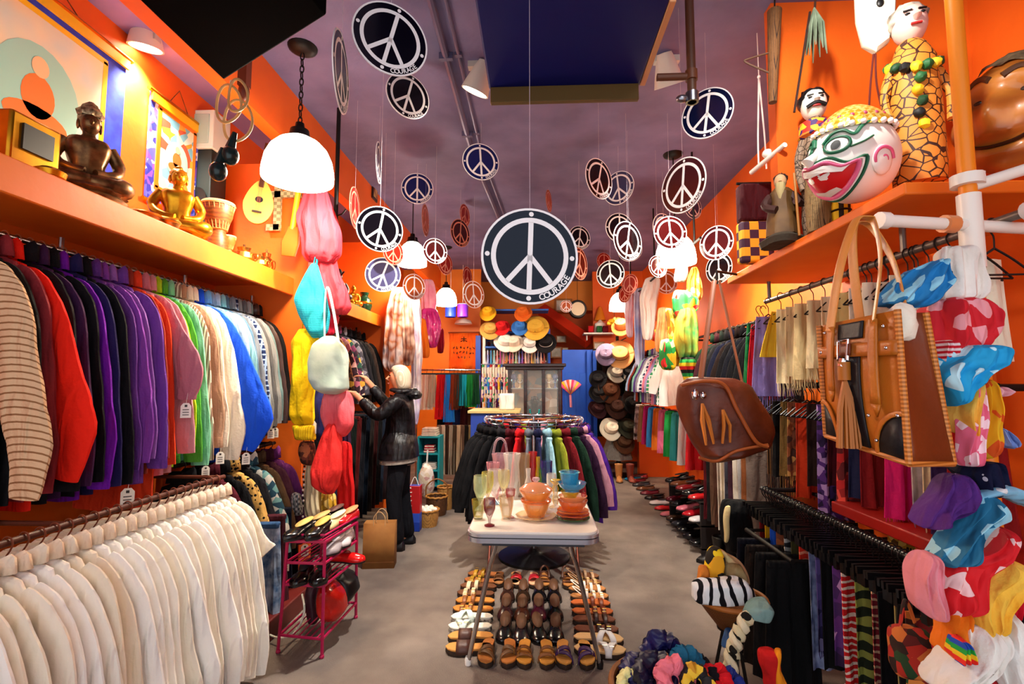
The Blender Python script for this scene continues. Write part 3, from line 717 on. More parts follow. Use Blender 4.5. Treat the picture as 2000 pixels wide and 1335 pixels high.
def seated(label,name,loc,rz,h,m,hairm,crown,base=True,bm=None):
    "cross-legged statue of height h"
    t=thing(name,label,'statue',loc,rz,None,s=h)
    b=MB()
    b.ball((0,.02,.2),(.27,.2,.10),20,10,.08,3)
    for s in(1,-1):
        b.tube(curve([(s*.1,.0,.22),(s*.28,-.06,.2),(s*.2,-.2,.17),(-s*.02,-.2,.17)],5),[.1]*5+[.1]*5+[.08]*5+[.05],12)
    b.lathe([(.0,.15),(.17,.17),(.155,.3),(.14,.38),(.175,.5),(.19,.57),(.16,.63),(.07,.665),(.05,.70),(.055,.74)],22,fn=lambda a,z,r:r*(1 if abs(cos(a))>.5 else .8))
    for s in(1,-1):
        b.tube(curve([(s*.165,.0,.6),(s*.25,.0,.44),(s*.2,-.12,.3),(s*.04,-.2,.26)],5),[.06]*6+[.05]*6+[.042]*4,10)
    b.build('figure',m,t,ang=1.2)
    hd=MB().ball((0,-.01,.81),(.085,.095,.11),18,14)
    hd.tube([(0,-.10,.83),(0,-.118,.795),(0,-.1,.785)],[.01,.02,.012],8)
    for s in(1,-1): hd.ball((s*.088,0,.79),(.015,.025,.055),8,6); hd.ball((s*.035,-.094,.825),(.016,.008,.007),8,6)
    hd.tube([(-.03,-.098,.752),(0,-.106,.748),(.03,-.098,.752)],.009,6)
    hd.build('head',m,t,ang=1.2)
    hr=MB().ball((0,.012,.85),(.096,.098,.085),20,10,.12,5,fr=9)
    if crown: hr.lathe([(.09,.88),(.105,.93),(.07,.97),(.06,1.0),(.02,1.04)],16,fn=lambda a,z,r:r*(1+.12*cos(8*a)))
    else: hr.ball((0,.02,.935),(.045,.045,.04),12,8,.15,2,fr=9)
    hr.build('hair',hairm,t,ang=1.2)
    if base: MB().lathe([(.0,.0),(.33,0),(.34,.04),(.30,.07),(.33,.10),(.30,.135),(0,.135)],40,fn=lambda a,z,r:r*(1+.05*abs(sin(10*a)))).build('lotus_base',bm or m,t)
    return t
seated('dark bronze seated figure with ornate hair on the left shelf','bronze_statue',(-2.04,2.10,SZ+.02),.9,.46,BRONZE,mat('#6a5034',.4,.6,pat='noise',c2='#c0a880',scale=30),True)
seated('golden seated statue on the left shelf before the violet hanging','golden_statue',(-2.03,2.66,SZ),.75,.46,GOLD,mat('#c08018',.35,.8),False)
for lab,y,x,r,h,c in (('flat bronze tray dish beside the bronze figure',2.36,-1.98,.08,.05,'#8a6a44'),('small brass bowl left of the golden statue',2.475,-1.92,.045,.05,'#b08a50')):
    t=thing('bowl',lab,'bowl',(x,y,SZ)); MB().lathe([(0,0),(r*.6,0),(r,h),(r*1.05,h),(r*.95,h*.9),(r*.55,.012),(0,.012)],24).build('vessel',metal(c,.35),t); MB().lathe([(r*1.0,h),(r*1.08,h+.006),(r*1.0,h+.012)],24).build('rim',BRASS,t)
# gilded frame and cloth at far left
t=thing('gilded_box','gilded altar box with dark opening at the far left shelf end','box',(-2.1,1.79,SZ)); MB().box((0,0,.12),(.3,.2,.24)).build('case',GOLD,t,bevel=.012); MB().box((.155,0,.15),(.01,.12,.1)).build('opening',BLACK,t); MB().lathe([(.03,0),(.05,.01),(.055,.03),(.03,.045)],20,c=(.21,.0,0)).build('foot_ring',GOLD,t)
def djembe(label,loc,h,m,skin):
    t=thing('hand_drum',label,'drum',loc,0,None,s=h)
    MB().lathe([(0,0),(.2,0),(.21,.03),(.17,.3),(.14,.42),(.17,.52),(.24,.7),(.27,.95),(.26,.97),(0,.97)],24).build('shell',m,t)
    mm=MB()
    for k in range(20):
        a=2*PI*k/20; a2=a+PI/20
        mm.tube([(.275*cos(a),.275*sin(a),.93),(.16*cos(a2),.16*sin(a2),.46)],.008,5)
    mm.lathe([(.27,.9),(.29,.92),(.27,.945)],24).lathe([(.15,.44),(.175,.455),(.15,.47)],20).build('rope_lacing',mat('#c89858',.7),t)
    MB().lathe([(0,.975),(.25,.972),(.275,.955),(.28,.9),(.27,.9)],24).build('drum_skin',skin,t)
djembe('goblet hand drum laced with rope right of the golden statue',(-1.97,2.93,SZ),.34,mat('#8a4a1c',.45,pat='wood',c2='#6a3412',scale=5),mat('#e8b878',.6))
djembe('small squat drum beside the brass pots on the left shelf',(-2.0,3.09,SZ),.17,mat('#a85a20',.45),mat('#e0c090',.6))
for lab,x,y,h,r in (('round brass pot with dark lid near the shelf end',-1.97,3.22,.12,.07),('copper pot with a small spout near the shelf end',-1.95,3.38,.10,.06),('brass jug at the very end of the left shelf',-1.98,3.52,.16,.05)):
    t=thing('brass_pot',lab,'pot',(x,y,SZ)); MB().lathe([(0,0),(r*.6,0),(r,h*.4),(r*.85,h*.7),(r*.5,h*.82),(r*.62,h),(r*.5,h),(0,h*.7)],24).build('vessel',BRASS,t)
    MB().lathe([(0,h*1.22),(r*.12,h*1.2),(r*.1,h*1.08),(r*.6,h),(0,h*.98)],20).build('lid',BRONZE,t); MB().tube(curve([(r*.85,0,h*.65),(r*1.3,0,h*.6),(r*1.3,0,h*.3),(r*.95,0,h*.25)],4),r*.1,6).build('pot_handle',BRASS,t)
# boxes on the rear of the alcove
t=thing('speaker_box','pale green-white speaker box mounted before the alcove end wall','speaker',P(405,300,3.45)); MB().box((0,0,.14),(.21,.2,.29)).build('case',mat('#cfe4d8',.5),t,bevel=.008); MB().box((0,-.103,.14),(.15,.008,.22)).build('grille',mat('#a8c8bc',.6),t,bevel=.003)
t=thing('speaker_box','dark speaker box on the shelf under the pale one','speaker',(P(405,300,3.45).x,3.46,SZ)); hh=P(405,300,3.45).z-SZ; MB().box((0,0,hh/2),(.18,.18,hh)).build('case',mat('#15201c',.5),t,bevel=.006); MB().lathe([(.06,0),(.07,.01),(.02,.004),(0,.006)],20,T=TR((0,-.092,hh*.6),(PI/2,0,0))).build('cone',BLACK,t)
t=thing('tall_box','tall narrow grey-green box left of the speaker boxes','box',(P(360,400,3.5).x,3.5,SZ)); MB().box((0,0,.24),(.07,.14,.48)).build('case',mat('#5a6a66',.6),t,bevel=.005); MB().box((0,-.072,.3),(.04,.006,.2)).build('label_plate',mat('#d8d4c4',.6),t)
# mandolin
c=P(505,398,3.30); t=thing('mandolin','round-backed mandolin hanging at the end of the left shelf','mandolin',c,(0,.12,.35))
out=[]
for k in range(28):
    a=2*PI*k/28; r=.10+.0*cos(a); out.append((.098*sin(a)*(1-.28*max(0,cos(a))),.145*cos(a)+(.03 if cos(a)>0 else 0)*cos(a)))
rs=[]
for q,(k,y) in enumerate(((1,0),(.98,.03),(.88,.06),(.66,.085),(.3,.098),(.05,.1))): rs.append([(x*k,y,z*k) for x,z in out])
MB().rings(rs).build('bowl_back',mat('#a8641c',.3,pat='stripe',c2='#7a4010',scale=9,axis=0,coat=.5),t)
MB().rings([[(x,0,z) for x,z in out],[(x*.99,-.006,z*.99) for x,z in out]]).build('soundboard',mat('#e0a848',.35,coat=.4),t)
MB().add([(.026*cos(a),-.008,.03+.022*sin(a)) for a in [2*PI*k/20 for k in range(20)]],[tuple(range(20))]).build('sound_hole',BLACK,t)
MB().box((0,-.012,.24),(.03,.02,.24)).box((0,0,.40),(.055,.02,.10),(-.2,0,0)).build('neck',mat('#4a2410',.4),t,bevel=.003)
m=MB()
for x in(-.01,-.004,.004,.01): m.tube([(x,-.024,.38),(x,-.014,-.08)],.0008,4)
m.build('strings',CHROME,t); MB().box((0,-.012,-.06),(.06,.012,.012)).build('bridge',mat('#2a140a',.5),t)
# paddle/yellow stick
t=thing('wooden_paddle','wooden paddle with a yellow shaft leaning on the pier end','paddle',P(563,500,3.5),(0,.12,0)); MB().tube([(0,0,.2),(0,0,.52)],.02,8).build('shaft',mat('#e8b818',.5),t); MB().prism([(-.05,0),(.05,0),(.065,.1),(.05,.22),(-.03,.22),(-.065,.1)],.03,T=TR((0,.015,0),(PI/2,0,0)),bev=.1).build('blade',mat('#b06a20',.5),t)
# lattice wall plaque on the pier
t=thing('lattice_plaque','cross-shaped greenish lattice plaque on the alcove end wall','plaque',P(543,395,3.63))
m=MB()
for c_,d_ in (((0,0,0),(.05,.03,.44)),((.05,0,.06),(.26,.03,.05)),((-.03,0,-.2),(.10,.03,.05))): m.box(c_,d_)
m.build('lattice',mat('#8a8a60',.6,pat='check',c2='#c8b888',scale=40),t)
# hoops with bells
t=thing('hoop_bells','hanging cane hoops with dark horn bells at the cabinet corner','bells',P(448,215,2.35))
m=MB()
for cx,cz,rx,rz_,yy in ((-.01,.03,.065,.10,0),(.03,-.05,.075,.11,.02),(.05,.06,.05,.085,-.02)): m.tube([(cx+rx*cos(a),yy+.01*cos(a*2),cz+rz_*sin(a)) for a in [2*PI*k/28 for k in range(28)]],.007,8,loop=True)
m.build('hoops',mat('#c8a468',.4),t)
for c_ in ((.015,0,-.24),(-.03,-.02,-.33)):
    MB().ball(c_,(.042,.042,.05),14,9).tube([(c_[0],c_[1],c_[2]+.04),(c_[0]+.02,c_[1],c_[2]+.12)],[.025,.012],8).build('horn_bell',mat('#1c2c2c',.25,.3),t)
MB().tube([(0,0,.1),(0,0,P(440,157,2.35).z-P(448,215,2.35).z)],.004,5).build('cord',mat('#e8dcc8',.6),t)
# ceiling clutter above the cabinet
t=thing('wooden_crutch_frame','small dark wooden figure hanging below the black cabinet','figure',P(478,140,2.6)); MB().box((0,0,0),(.05,.05,.18)).tube([(0,0,.1),(0,0,CZ-P(478,140,2.6).z)],.004,5).ball((0,0,-.12),(.03,.03,.05)).build('figure',mat('#6a2c14',.5),t)
t=thing('picture','small dark framed picture high on the left beam face','picture',P(717,372,5.2)); t.location.x=-1.745; MB().box((0,0,0),(.02,.16,.22)).build('frame',mat('#2a140c',.5),t); MB().box((.011,0,0),(.006,.11,.16)).build('print',mat('#d8b070',.6,pat='noise',c2='#7a3020',scale=9),t)
# statues on the far bay shelf
seated('dark bearded figure on the far left shelf','bronze_statue',(-1.97,4.85,SZ),.6,.34,mat('#3a1c10',.45),mat('#1a0c08',.6),True)
seated('gold and green seated figure on the far left shelf','painted_statue',(-1.95,5.2,SZ),.6,.26,GOLD,mat('#d8b040',.4,.5),False,bm=mat('#0c6a3c',.4))
t=thing('green_vase','dark green glazed vase on the far left shelf end','vase',(-1.96,5.58,SZ)); MB().lathe([(0,0),(.06,0),(.09,.08),(.085,.15),(.04,.2),(.055,.24),(.045,.24),(0,.18)],20).build('vessel',mat('#0e3a24',.25,coat=.5),t); MB().lathe([(.088,.1),(.094,.115),(.088,.13)],20).build('gold_band',GOLD,t)
t=thing('gilded_screen','gilded carved screen behind the far left statues','panel',(-2.40,4.5,SZ)); MB().box((0,0,.2),(.03,.55,.4)).build('panel',GOLD,t,bevel=.01); MB().box((.02,0,.2),(.02,.4,.25)).build('inlay',mat('#f0d890',.4,.4),t,bevel=.01)
# ================================================================ LEFT MIDDLE: bags, red stand, person, baskets
def fl(px,py): return P(px,py,F*CAMZ/(py-744.6))
t=thing('display_pole','thin dark pole carrying the hanging bags beside the left pier','pole',(-1.50,3.6,0)); MB().tube([(0,0,0),(0,0,CZ)],.016,10).build('tube',IRON,t)
m=MB()
for z in (2.72,2.25,1.95,1.6): m.tube([(0,0,z),(.07,-.05,z),(.1,-.06,z+.03)],.006,6)
m.build('hooks',IRON,t); MB().lathe([(0,0),(.07,0),(.07,.012),(0,.014)],20).build('floor_plate',IRON,t)
CORAL=cloth('#d83c48'); PINK=cloth('#d83a48')
def pbag(lab,rows,d,th,m,straps=(),**k): return pouch('hanging_bag',lab,'bag',rows,d,th,m,'slouch bags hung on the display pole',straps=straps,**k)
pbag('long pink slouch bag at the top of the bag column',[(350,603,628),(385,597,640),(420,588,655),(460,588,668),(495,592,662),(512,600,652)],3.42,.16,PINK,[[(607,360,0),(615,300,.02),(624,360,0)]],seed=1,folds=3,famp=.018)
pbag('coral folded bag hanging behind the aqua knitted one',[(490,622,655),(530,620,662),(565,628,676),(595,638,682),(612,642,672)],3.50,.14,CORAL,[[(630,500,0),(632,440,.02),(645,500,0)]],seed=2,folds=2,famp=.016)
pbag('crimson cloth tail below the coral bag',[(600,630,662),(630,632,658),(655,634,652)],3.52,.1,cloth('#c81838'),seed=12,folds=2)
pbag('aqua ribbed knit bag shaped like a diamond',[(512,606,622),(545,592,630),(585,577,637),(620,590,640),(648,602,641),(662,610,632)],3.36,.13,cloth('#28b0c0','#1c8c9c','stripe',26,axis=2),[[(612,518,0),(622,480,.03),(618,520,.02)]],seed=3)
pbag('bright yellow knitted top hanging in the bag column',[(640,584,606),(665,568,620),(700,572,616),(760,574,614),(810,570,612),(832,572,612)],3.40,.12,cloth('#f4c808',bump=.5,bscale=60),[[(590,642,0),(600,590,.03),(604,642,0)]],seed=4,folds=2)
pbag('yellow ribbed hem of the knitted top',[(828,571,612),(845,575,613),(860,577,617)],3.40,.10,cloth('#d8ac08','#f4cc18','stripe',22,axis=0),seed=14,amp=.004)
pbag('white leather hobo bag with long strap',[(655,630,652),(675,612,668),(705,604,678),(738,605,682),(758,618,680),(771,632,656)],3.26,.16,mat('#b4c4b6',.4,pat='noise',c2='#9cb0a2',scale=7,bump=.3,bscale=22),[[(634,660,.0),(634,600,.05),(640,560,.1),(652,610,.05),(662,672,0)]],seed=5,sr=.012)
pbag('navy cloth bag behind the yellow top',[(760,612,632),(800,610,640),(840,612,640),(862,618,634)],3.50,.1,cloth('#1a1a48'),seed=6)
pbag('red and pink bag with a white price tag under the hobo',[(760,634,680),(800,630,690),(830,636,690),(852,642,674)],3.34,.13,cloth('#e02c34','#f07880','noise',3),seed=7,folds=2)
price_tag(bpy.data.objects['hanging_bag.007'],P(646,838,3.25)-P(657,760,3.34),1.3)
pbag('long coral red teardrop bag lowest in the column',[(825,636,664),(880,620,668),(915,610,667),(945,613,658),(966,632,650)],3.30,.14,cloth('#e8302c'),[[(640,830,0),(645,780,.03),(660,830,0)]],seed=8,folds=2)
pbag('small brown paisley pouch left of the coral teardrop',[(860,588,612),(885,585,614),(908,590,612)],3.44,.1,mat('#6a2a18',.8,pat='multi',scale=40,pal=['#6a2a18','#3c140c','#a05830','#50200f']),[[(592,865,0),(600,820,.03),(608,865,0)]],seed=9)
# cloths hanging low behind the red stand
for lab,rows,d,m in (('cream long scarf hanging behind the red stand',[(890,598,616),(960,596,622),(1010,596,626)],3.52,cloth('#e0cfa4')),('tan ribbed scarf hanging behind the red stand',[(900,618,640),(960,618,642),(1012,616,646)],3.56,cloth('#b89458','#8a6a38','stripe',20,axis=0)),
  ('yellow patterned scarf hanging behind the red stand',[(960,628,652),(1000,630,658)],3.48,mat('#d8a828',.8,pat='multi',scale=30,pal=['#d8a828','#f0d070','#a87818'])),('bright red long cloth hanging behind the red stand',[(860,662,686),(940,658,690),(1015,656,692)],3.55,cloth('#d01818')),
  ('silver sequin scarf hanging beside the pier edge',[(960,572,590),(1005,570,592)],3.40,mat('#a8acb0',.3,.6,pat='check',c2='#50545a',scale=60)),('dark purple scarf deep behind the coral teardrop',[(820,668,686),(900,664,684),(960,662,682)],3.62,cloth('#2a1230'))):
    pouch('scarf',lab,'scarf',rows,d,.06,m,'scarves hanging behind the red stand','cloth',folds=3,famp=.008,seed=hash(lab)%50 if False else len(lab))
t=thing('bead_chain','black and white bead chain hanging beside the cream scarf','chain',P(594,905,3.44))
m=MB()
for i in range(26): m.mi(i%2).ball((.004*sin(i),0,-i*.018),.008,6,4)
m.build('beads',[mat('#e8e4dc',.4),BLACK],t)
# red wire stand
CR=mat('#b0104a',.35); t=thing('shoe_stand','crimson wire shoe stand with splayed legs at the aisle edge','stand',(-1.24,2.88,0))
FLt,FRt,RRt,RLt=[V(p)-V((-1.24,2.88,0)) for p in ((-1.33,2.68,.615),(-1.125,2.68,.615),(-1.085,3.05,.615),(-1.30,3.07,.615))]
FLb,FRb,RRb,RLb=[V(p)-V((-1.24,2.88,0)) for p in ((-1.40,2.76,0),(-1.14,2.72,0),(-1.12,3.17,0),(-1.38,3.18,0))]
for a,b in ((FLt,FLb),(FRt,FRb),(RRt,RRb),(RLt,RLb)):
    MB().tube(curve([a,a.lerp(b,.6),b+V((0,0,.04)),b],4),.009,8).ball(b+V((0,0,.008)),.013,8,6).build('leg',CR,t)
for z,nm in ((.615,'top_shelf'),(.50,'upper_shelf'),(.38,'middle_shelf'),(.10,'lower_shelf')):
    k=(.615-z)/.615; q=[a.lerp(b,k) for a,b in ((FLt,FLb),(FRt,FRb),(RRt,RRb),(RLt,RLb))]
    m=MB().tube(q,.008,8,loop=True)
    for i in range(1,7): m.tube([q[0].lerp(q[1],i/7),q[3].lerp(q[2],i/7)],.004,5)
    if nm=='top_shelf': m.tube([p+V((0,0,.035)) for p in q],.006,6,loop=True)
    m.build(nm,CR,t)
# ---------------------------------------------------------------- shoes
def foot(t,L,wd,toe=0):
    "half width along the foot, t 0 heel .. 1 toe"
    a=sin(min(1,t/.12)*PI/2)**.7
    w=.31*L*.5*(.86+.10*t+.22*math.exp(-((t-.72)/.2)**2)-.1*math.exp(-((t-.42)/.15)**2))
    e=max(0,(t-.8)/.2); w*=a*math.sqrt(max(0,1-e**2.2)) if toe==0 else a*(1-e**1.4)
    return max(w*wd,.0008)
def foot_poly(L,wd,n=16,toe=0,k=1.,bend=.02):
    r=[(L*i/n,foot(i/n,L,wd,toe)*k) for i in range(n+1)]
    c=lambda x:bend*sin(x/L*PI)*.5
    return [(x-L/2,w+c(x)) for x,w in r]+[(x-L/2,-w*.92+c(x)) for x,w in r[::-1]]
def sandal(label,loc,rz,sole='#3a2414',bed='#a8743c',strap='#4a2818',kind=2,L=.26,group=None,buckle='#c8a850',side=1,heel=0,sm=None):
    t=thing('sandal',label,'sandal',loc,rz,group or 'sandals on the floor under the table')
    S=(1,side,1)
    MB().prism(foot_poly(L,1.0),.026,T=TR((0,0,0),s=S),bev=.03).build('sole',mat(sole,.8,pat='noise',c2='#1c120a',scale=60),t)
    MB().prism(foot_poly(L,.96),.012,T=TR((0,0,.0255),s=S),bev=.04).build('footbed',mat(bed,.7,pat='noise',c2=bed,scale=30,bump=.2,bscale=80),t)
    smm=sm or mat(strap,.45,bump=.2,bscale=60)
    bands={2:((.55,.026,.05),(.76,.028,.04)),1:((.62,.075,.05),),3:((.42,.016,.062),(.60,.02,.05),(.80,.022,.036)),'x':((.58,.034,.05),(.72,.034,.045))}[kind]
    for bi,(tt,bw,h) in enumerate(bands):
        m=MB(); sk=(.02 if bi==0 else -.02) if kind=='x' else 0
        def fn(u,v):
            a=PI*u; w=foot(tt,L,1)*1.03; x=L*(tt-.5)+(v-.5)*bw+sk*cos(a); c=.02*sin(tt*PI)*.5
            return (x,side*(w*cos(a)+c),.012+(h)*sin(a)**.7)
        m.grid(fn,16,3); so=m.build('strap',smm,t,solid=.005)
        if buckle and kind in(2,3,'x'):
            MB().tube([(L*(tt-.5)+dx,side*(foot(tt,L,1)*.80),.03+h*.55+dz) for dx,dz in ((-.012,-.006),(.012,-.006),(.012,.008),(-.012,.008))],.0022,6,loop=True).build('buckle',metal(buckle,.3),so)
    if kind==3:
        m=MB(); m.tube(curve([(L*-.12,side*.033,.03),(-L*.33,side*.03,.07),(-L*.43,0,.085),(-L*.33,-side*.026,.07),(-L*.12,-side*.03,.03)],5),.008,8,flat=.4); m.build('ankle_strap',smm,t)
    return t
def shoe(label,loc,rz,up='#0c0a0a',lin_='#c8a070',sole='#181010',L=.25,heel=.025,group=None,toe=1,tall=0,cat='shoe',gloss=.2,um=None,lace=None,rx=0,side=1):
    t=thing('boot' if tall else 'shoe',label,cat,loc,(rx,0,rz),group)
    sl=lambda x:heel*max(0,(.45-x)/.45)**.8 if heel>.03 else 0
    MB().rings([[(L*i/14-L/2,s*foot(i/14,L,1.16,toe)*(1 if s>0 else .94),sl(i/14)+z) for s,z in ((1,.0),(1,.012),(-1,.012),(-1,0))] for i in range(15)]).build('sole',mat(sole,.6),t)
    m=MB(); n=12; rs=[]
    for i in range(15):
        x=i/14; w=foot(x,L,1.12,toe); h=(.058-.018*min(1,x/.5) if x<.62 else .042-.02*(x-.62)/.38)
        if tall: h=.075 if x<.5 else .075-.05*((x-.5)/.5)**.8
        h*=sin(min(1,(x+.04)/.1)*PI/2)*(1 if x<.9 else .55+.45*math.sqrt(max(0,1-((x-.9)/.1)**2)))
        rs.append([(x*L-L/2,w*cos(PI*j/n)*1.0,sl(x)+.01+h*sin(PI*j/n)**.75) for j in range(n+1)])
    umat=um or mat(up,gloss,spec=.6)
    m.rings(rs,close=False,cap=False); m.build('upper',umat,t,solid=.003)
    if heel>.03: MB().tube([(-L*.4,0,0),(-L*.4,0,heel)],[.012,.02],8).build('heel',mat(sole,.5),t)
    if tall:
        c=curve([(-L*.27,0,.05),(-L*.28,0,.12),(-L*.27,0,.05+tall*.6),(-L*.27,0,.05+tall)],4); N=len(c)
        MB().tube(c,[.042+.018*i/N for i in range(N)],14,cap=False).build('shaft',umat,t,solid=.004)
        MB().tube([c[-1]-V((0,0,.02)),c[-1]-V((0,0,.018))],.058,12).build('opening',BLACK,t)
    else:
        mm=MB()
        mm.add([(L*(-.21)+.21*L*1.45*cos(a),foot(.3,L,.95)*sin(a)*(1.0),sl(.28)+.064-.010*cos(a)) for a in [2*PI*k/20 for k in range(20)]],[tuple(range(20))])
        mm.build('insole',mat(lin_,.6),t,solid=.004)
    if lace: 
        mm=MB()
        for k in range(3): mm.tube([(L*(.1+.05*k),-.018,.052-.004*k),(L*(.1+.05*k),0,.058-.004*k),(L*(.1+.05*k),.018,.052-.004*k)],.003,5)
        mm.build('laces',mat(lace,.7),t)
    return t
SG='shoes on the crimson wire stand'
top=.632
for lab,x,y,z,rz,kw in (
 ('black and cream pump, front left on the red stand top',-1.29,2.72,top,-.5,dict(up='#0a0a0c',lin_='#d8b060')),('black patent pump, front right on the red stand top',-1.19,2.74,top,-.4,dict(up='#0a0a0c',lin_='#d8a850')),
 ('second black patent pump in the middle of the stand top',-1.26,2.86,top,-.6,dict(up='#101014',lin_='#c8a060')),('cream leather pump in the middle of the stand top',-1.17,2.88,top,-.55,dict(up='#e0c890',lin_='#e8d8b0')),
 ('red patent pump, rear right on the stand top',-1.13,2.99,top,-.5,dict(up='#b0181c',lin_='#d88858')),('black pump at the rear of the stand top',-1.24,3.02,top,-.6,dict(up='#0a080a',lin_='#503028')),
 ('white strapped shoe on the upper stand shelf',-1.13,2.98,.515,-.2,dict(up='#e0d8d8',lin_='#f0e8e0')),('grey silver shoe beside the white one on the stand',-1.14,2.86,.515,-.3,dict(up='#a8a0a4',lin_='#d0c8c8')),
 ('black loafer at the front of the middle stand shelf',-1.27,2.74,.395,-.2,dict(up='#08080a',lin_='#1c1418')),('second black loafer at the front of the middle stand shelf',-1.17,2.75,.395,-.15,dict(up='#0a0a0c',lin_='#14181a')),
 ('bright red shoe, rear right on the middle stand shelf',-1.13,3.02,.395,1.2,dict(up='#d01414',lin_='#801010',toe=0))): shoe(lab,(x,y,z),rz-PI/2+.3,group=SG,L=.23,**kw)
pouch('handbag','glossy red leather handbag slumped inside the red stand','bag',[(1130,628,650),(1160,620,668),(1190,622,672),(1215,632,656)],2.88,.18,mat('#c01c10',.22,pat='noise',c2='#8a0c08',scale=6,bump=.4,bscale=18),straps=[[(630,1135,0),(622,1105,.0),(640,1100,.02),(648,1135,.02)]],seed=21,amp=.03)
pouch('handbag','black soft handbag leaning on the rear leg of the red stand','bag',[(1108,650,672),(1130,645,694),(1155,655,702),(1172,672,690)],3.06,.16,mat('#0a0a10',.4),seed=22,amp=.02)
pouch('handbag','dark wine handbag low inside the red stand','bag',[(1130,602,618),(1165,596,622),(1200,598,624),(1216,604,618)],3.0,.12,mat('#3a1020',.5),seed=23)
pouch('folded_scarf','green and pink striped scarf hung inside the red stand','scarf',[(1098,590,636),(1120,588,638),(1128,612,634)],3.03,.06,cloth('#2c8c3c','#e8a8b0','bands',14,axis=0,pal=['#e8b0b4','#b05868','#2c8c3c','#7ab84c','#1c5c2c']),part='cloth',seed=24,amp=.006)
t=thing('power_cable','white cable curling on the floor behind the red stand','cable',(0,0,0)); MB().tube(curve([fl(500,1225)+V((0,0,.008)),fl(540,1247)+V((0,0,.008)),fl(575,1238)+V((0,0,.01)),P(594,1195,2.9),P(590,1160,3.0)],6),.006,6).build('cord',mat('#d8d4c8',.5),t)
t=thing('low_plinth','dark red wooden plinth under the dark lower rail','plinth',(-1.75,3.2,0)); MB().box((0,0,.06),(.5,.85,.12)).build('top',mat('#5a120c',.5),t,bevel=.008); MB().box((0,0,.01),(.46,.8,.02)).build('base',BLACK,t)
# paper bag
c=fl(737,1101); t=thing('paper_bag','brown paper shopping bag standing on the carpet beside the woman','paper bag',(c.x,c.y+.06,0),.12)
w,dp,h=.245,.13,.345
KR=mat('#a06a30',.8,pat='noise',c2='#8e5a26',scale=8,bump=.1,bscale=14)
m=MB().rings([[(sx*w/2*k,sy*dp/2*k2,z) for sx,sy in ((-1,-1),(0,-1),(1,-1),(1,-.0),(1,1),(0,1),(-1,1),(-1,0))] for z,k,k2 in ((0,1,1),(h*.5,1,.96),(h,1.0,.8))],cap=False)
m.add([(-w/2,-dp/2,.002),(w/2,-dp/2,.002),(w/2,dp/2,.002),(-w/2,dp/2,.002)],[(0,1,2,3)]); m.build('sack',KR,t,solid=.002)
for s in (-1,1): MB().tube(curve([(-.045,s*dp*.4,h-.02),(-.042,s*dp*.4,h+.05),(0,s*dp*.4,h+.09),(.042,s*dp*.4,h+.05),(.045,s*dp*.4,h-.02)],5),.0035,6).build('handle',mat('#c8a070',.7),t)
MB().box((0,-dp/2-.001,h*.14),(w*.98,.002,.004)).build('fold_line',mat('#7a4a20',.8),t)
# ---------------------------------------------------------------- person
def skin(name,vs,es,m,parent,sub=2,root=0,loc=None):
    me=bpy.data.meshes.new(name); me.from_pydata([v[0] for v in vs],es,[]); me.materials.append(m)
    o=bpy.data.objects.new(name,me); COL.objects.link(o); o.parent=parent
    if loc is not None: o.location=loc
    sk=o.modifiers.new('skin','SKIN'); sk.use_smooth_shade=True; sk.branch_smoothing=.4
    if not me.skin_vertices: raise RuntimeError('skin layer')
    for i,v in enumerate(vs):
        r=v[1]; me.skin_vertices[0].data[i].radius=r if hasattr(r,'__len__') else (r,r)
        me.skin_vertices[0].data[i].use_root=(i==root)
    s=o.modifiers.new('sub','SUBSURF'); s.levels=sub; s.render_levels=sub
    return o
pt=thing('person','person with pale grey-blond hair in a black puffer jacket reaching for clothes','person',(-1.24,4.5,0),.12)
SKINM=mat('#e8a078',.55,pat='noise',c2='#d88c66',scale=20)
def finger(vs,es,root,base,d,up,Ls,r=.0085):
    k=root; p=V(base)
    for i,L in enumerate(Ls):
        dd=(d-up*(.35*i)).normalized(); p=p+dd*L; vs.append((tuple(p),r*(1-.12*i))); es.append((k,len(vs)-1)); k=len(vs)-1
def body(pelvis=.86):
    vs=[((.02,0,.86),(.075,.07)),((.015,0,1.02),(.085,.075)),((.02,0,1.2),(.09,.08)),((.03,0,1.30),(.08,.065)),((.015,0,1.395),(.05,.05)),((.0,0,1.43),(.05,.05)),((-.015,0,1.51),(.078,.09)),((-.012,0,1.585),(.06,.07))]
    es=[(i,i+1) for i in range(7)]
    def chain(root,pts):
        k=root
        for p,r in pts: vs.append((p,r)); es.append((k,len(vs)-1)); k=len(vs)-1
        return k
    for s,(kx,fx) in ((-1,(-.02,.03)),(1,(.03,.10))):
        chain(0,[((.02,s*.085,.8),.05),((kx,s*.09,.47),.042),((fx,s*.09,.09),.03),((fx-.06,s*.095,.04),.035),((fx-.15,s*.1,.03),.025)])
    # arms: near (-y) and far (+y)
    hn=chain(3,[((.02,-.15,1.31),.035),((-.14,-.21,1.17),.035),((-.29,-.17,1.30),.03),((-.345,-.15,1.35),(.022,.032)),((-.375,-.145,1.375),(.018,.034))])
    hf=chain(3,[((.02,.15,1.31),.035),((-.14,.22,1.24),.035),((-.28,.17,1.43),.03),((-.325,.15,1.485),(.022,.032)),((-.355,.14,1.515),(.018,.034))])
    for hh,yy in ((hn,-.145),(hf,.14)):
        b=V(vs[hh][0])
        for q,(oy,L) in enumerate(((-.027,.9),(-.009,1.05),(.009,1.0),(.026,.8))): finger(vs,es,hh,b+V((-.004,oy,0)),V((-.75,oy*4,.5)),V((.3,0,1.)),[.012,.030*L,.024*L,.018*L])
        finger(vs,es,hh-1,V(vs[hh-1][0]),V((-.4,-.6 if yy>0 else .6,.5)),V((.2,0,.4)),[.03,.026,.02],.010)
    return vs,es
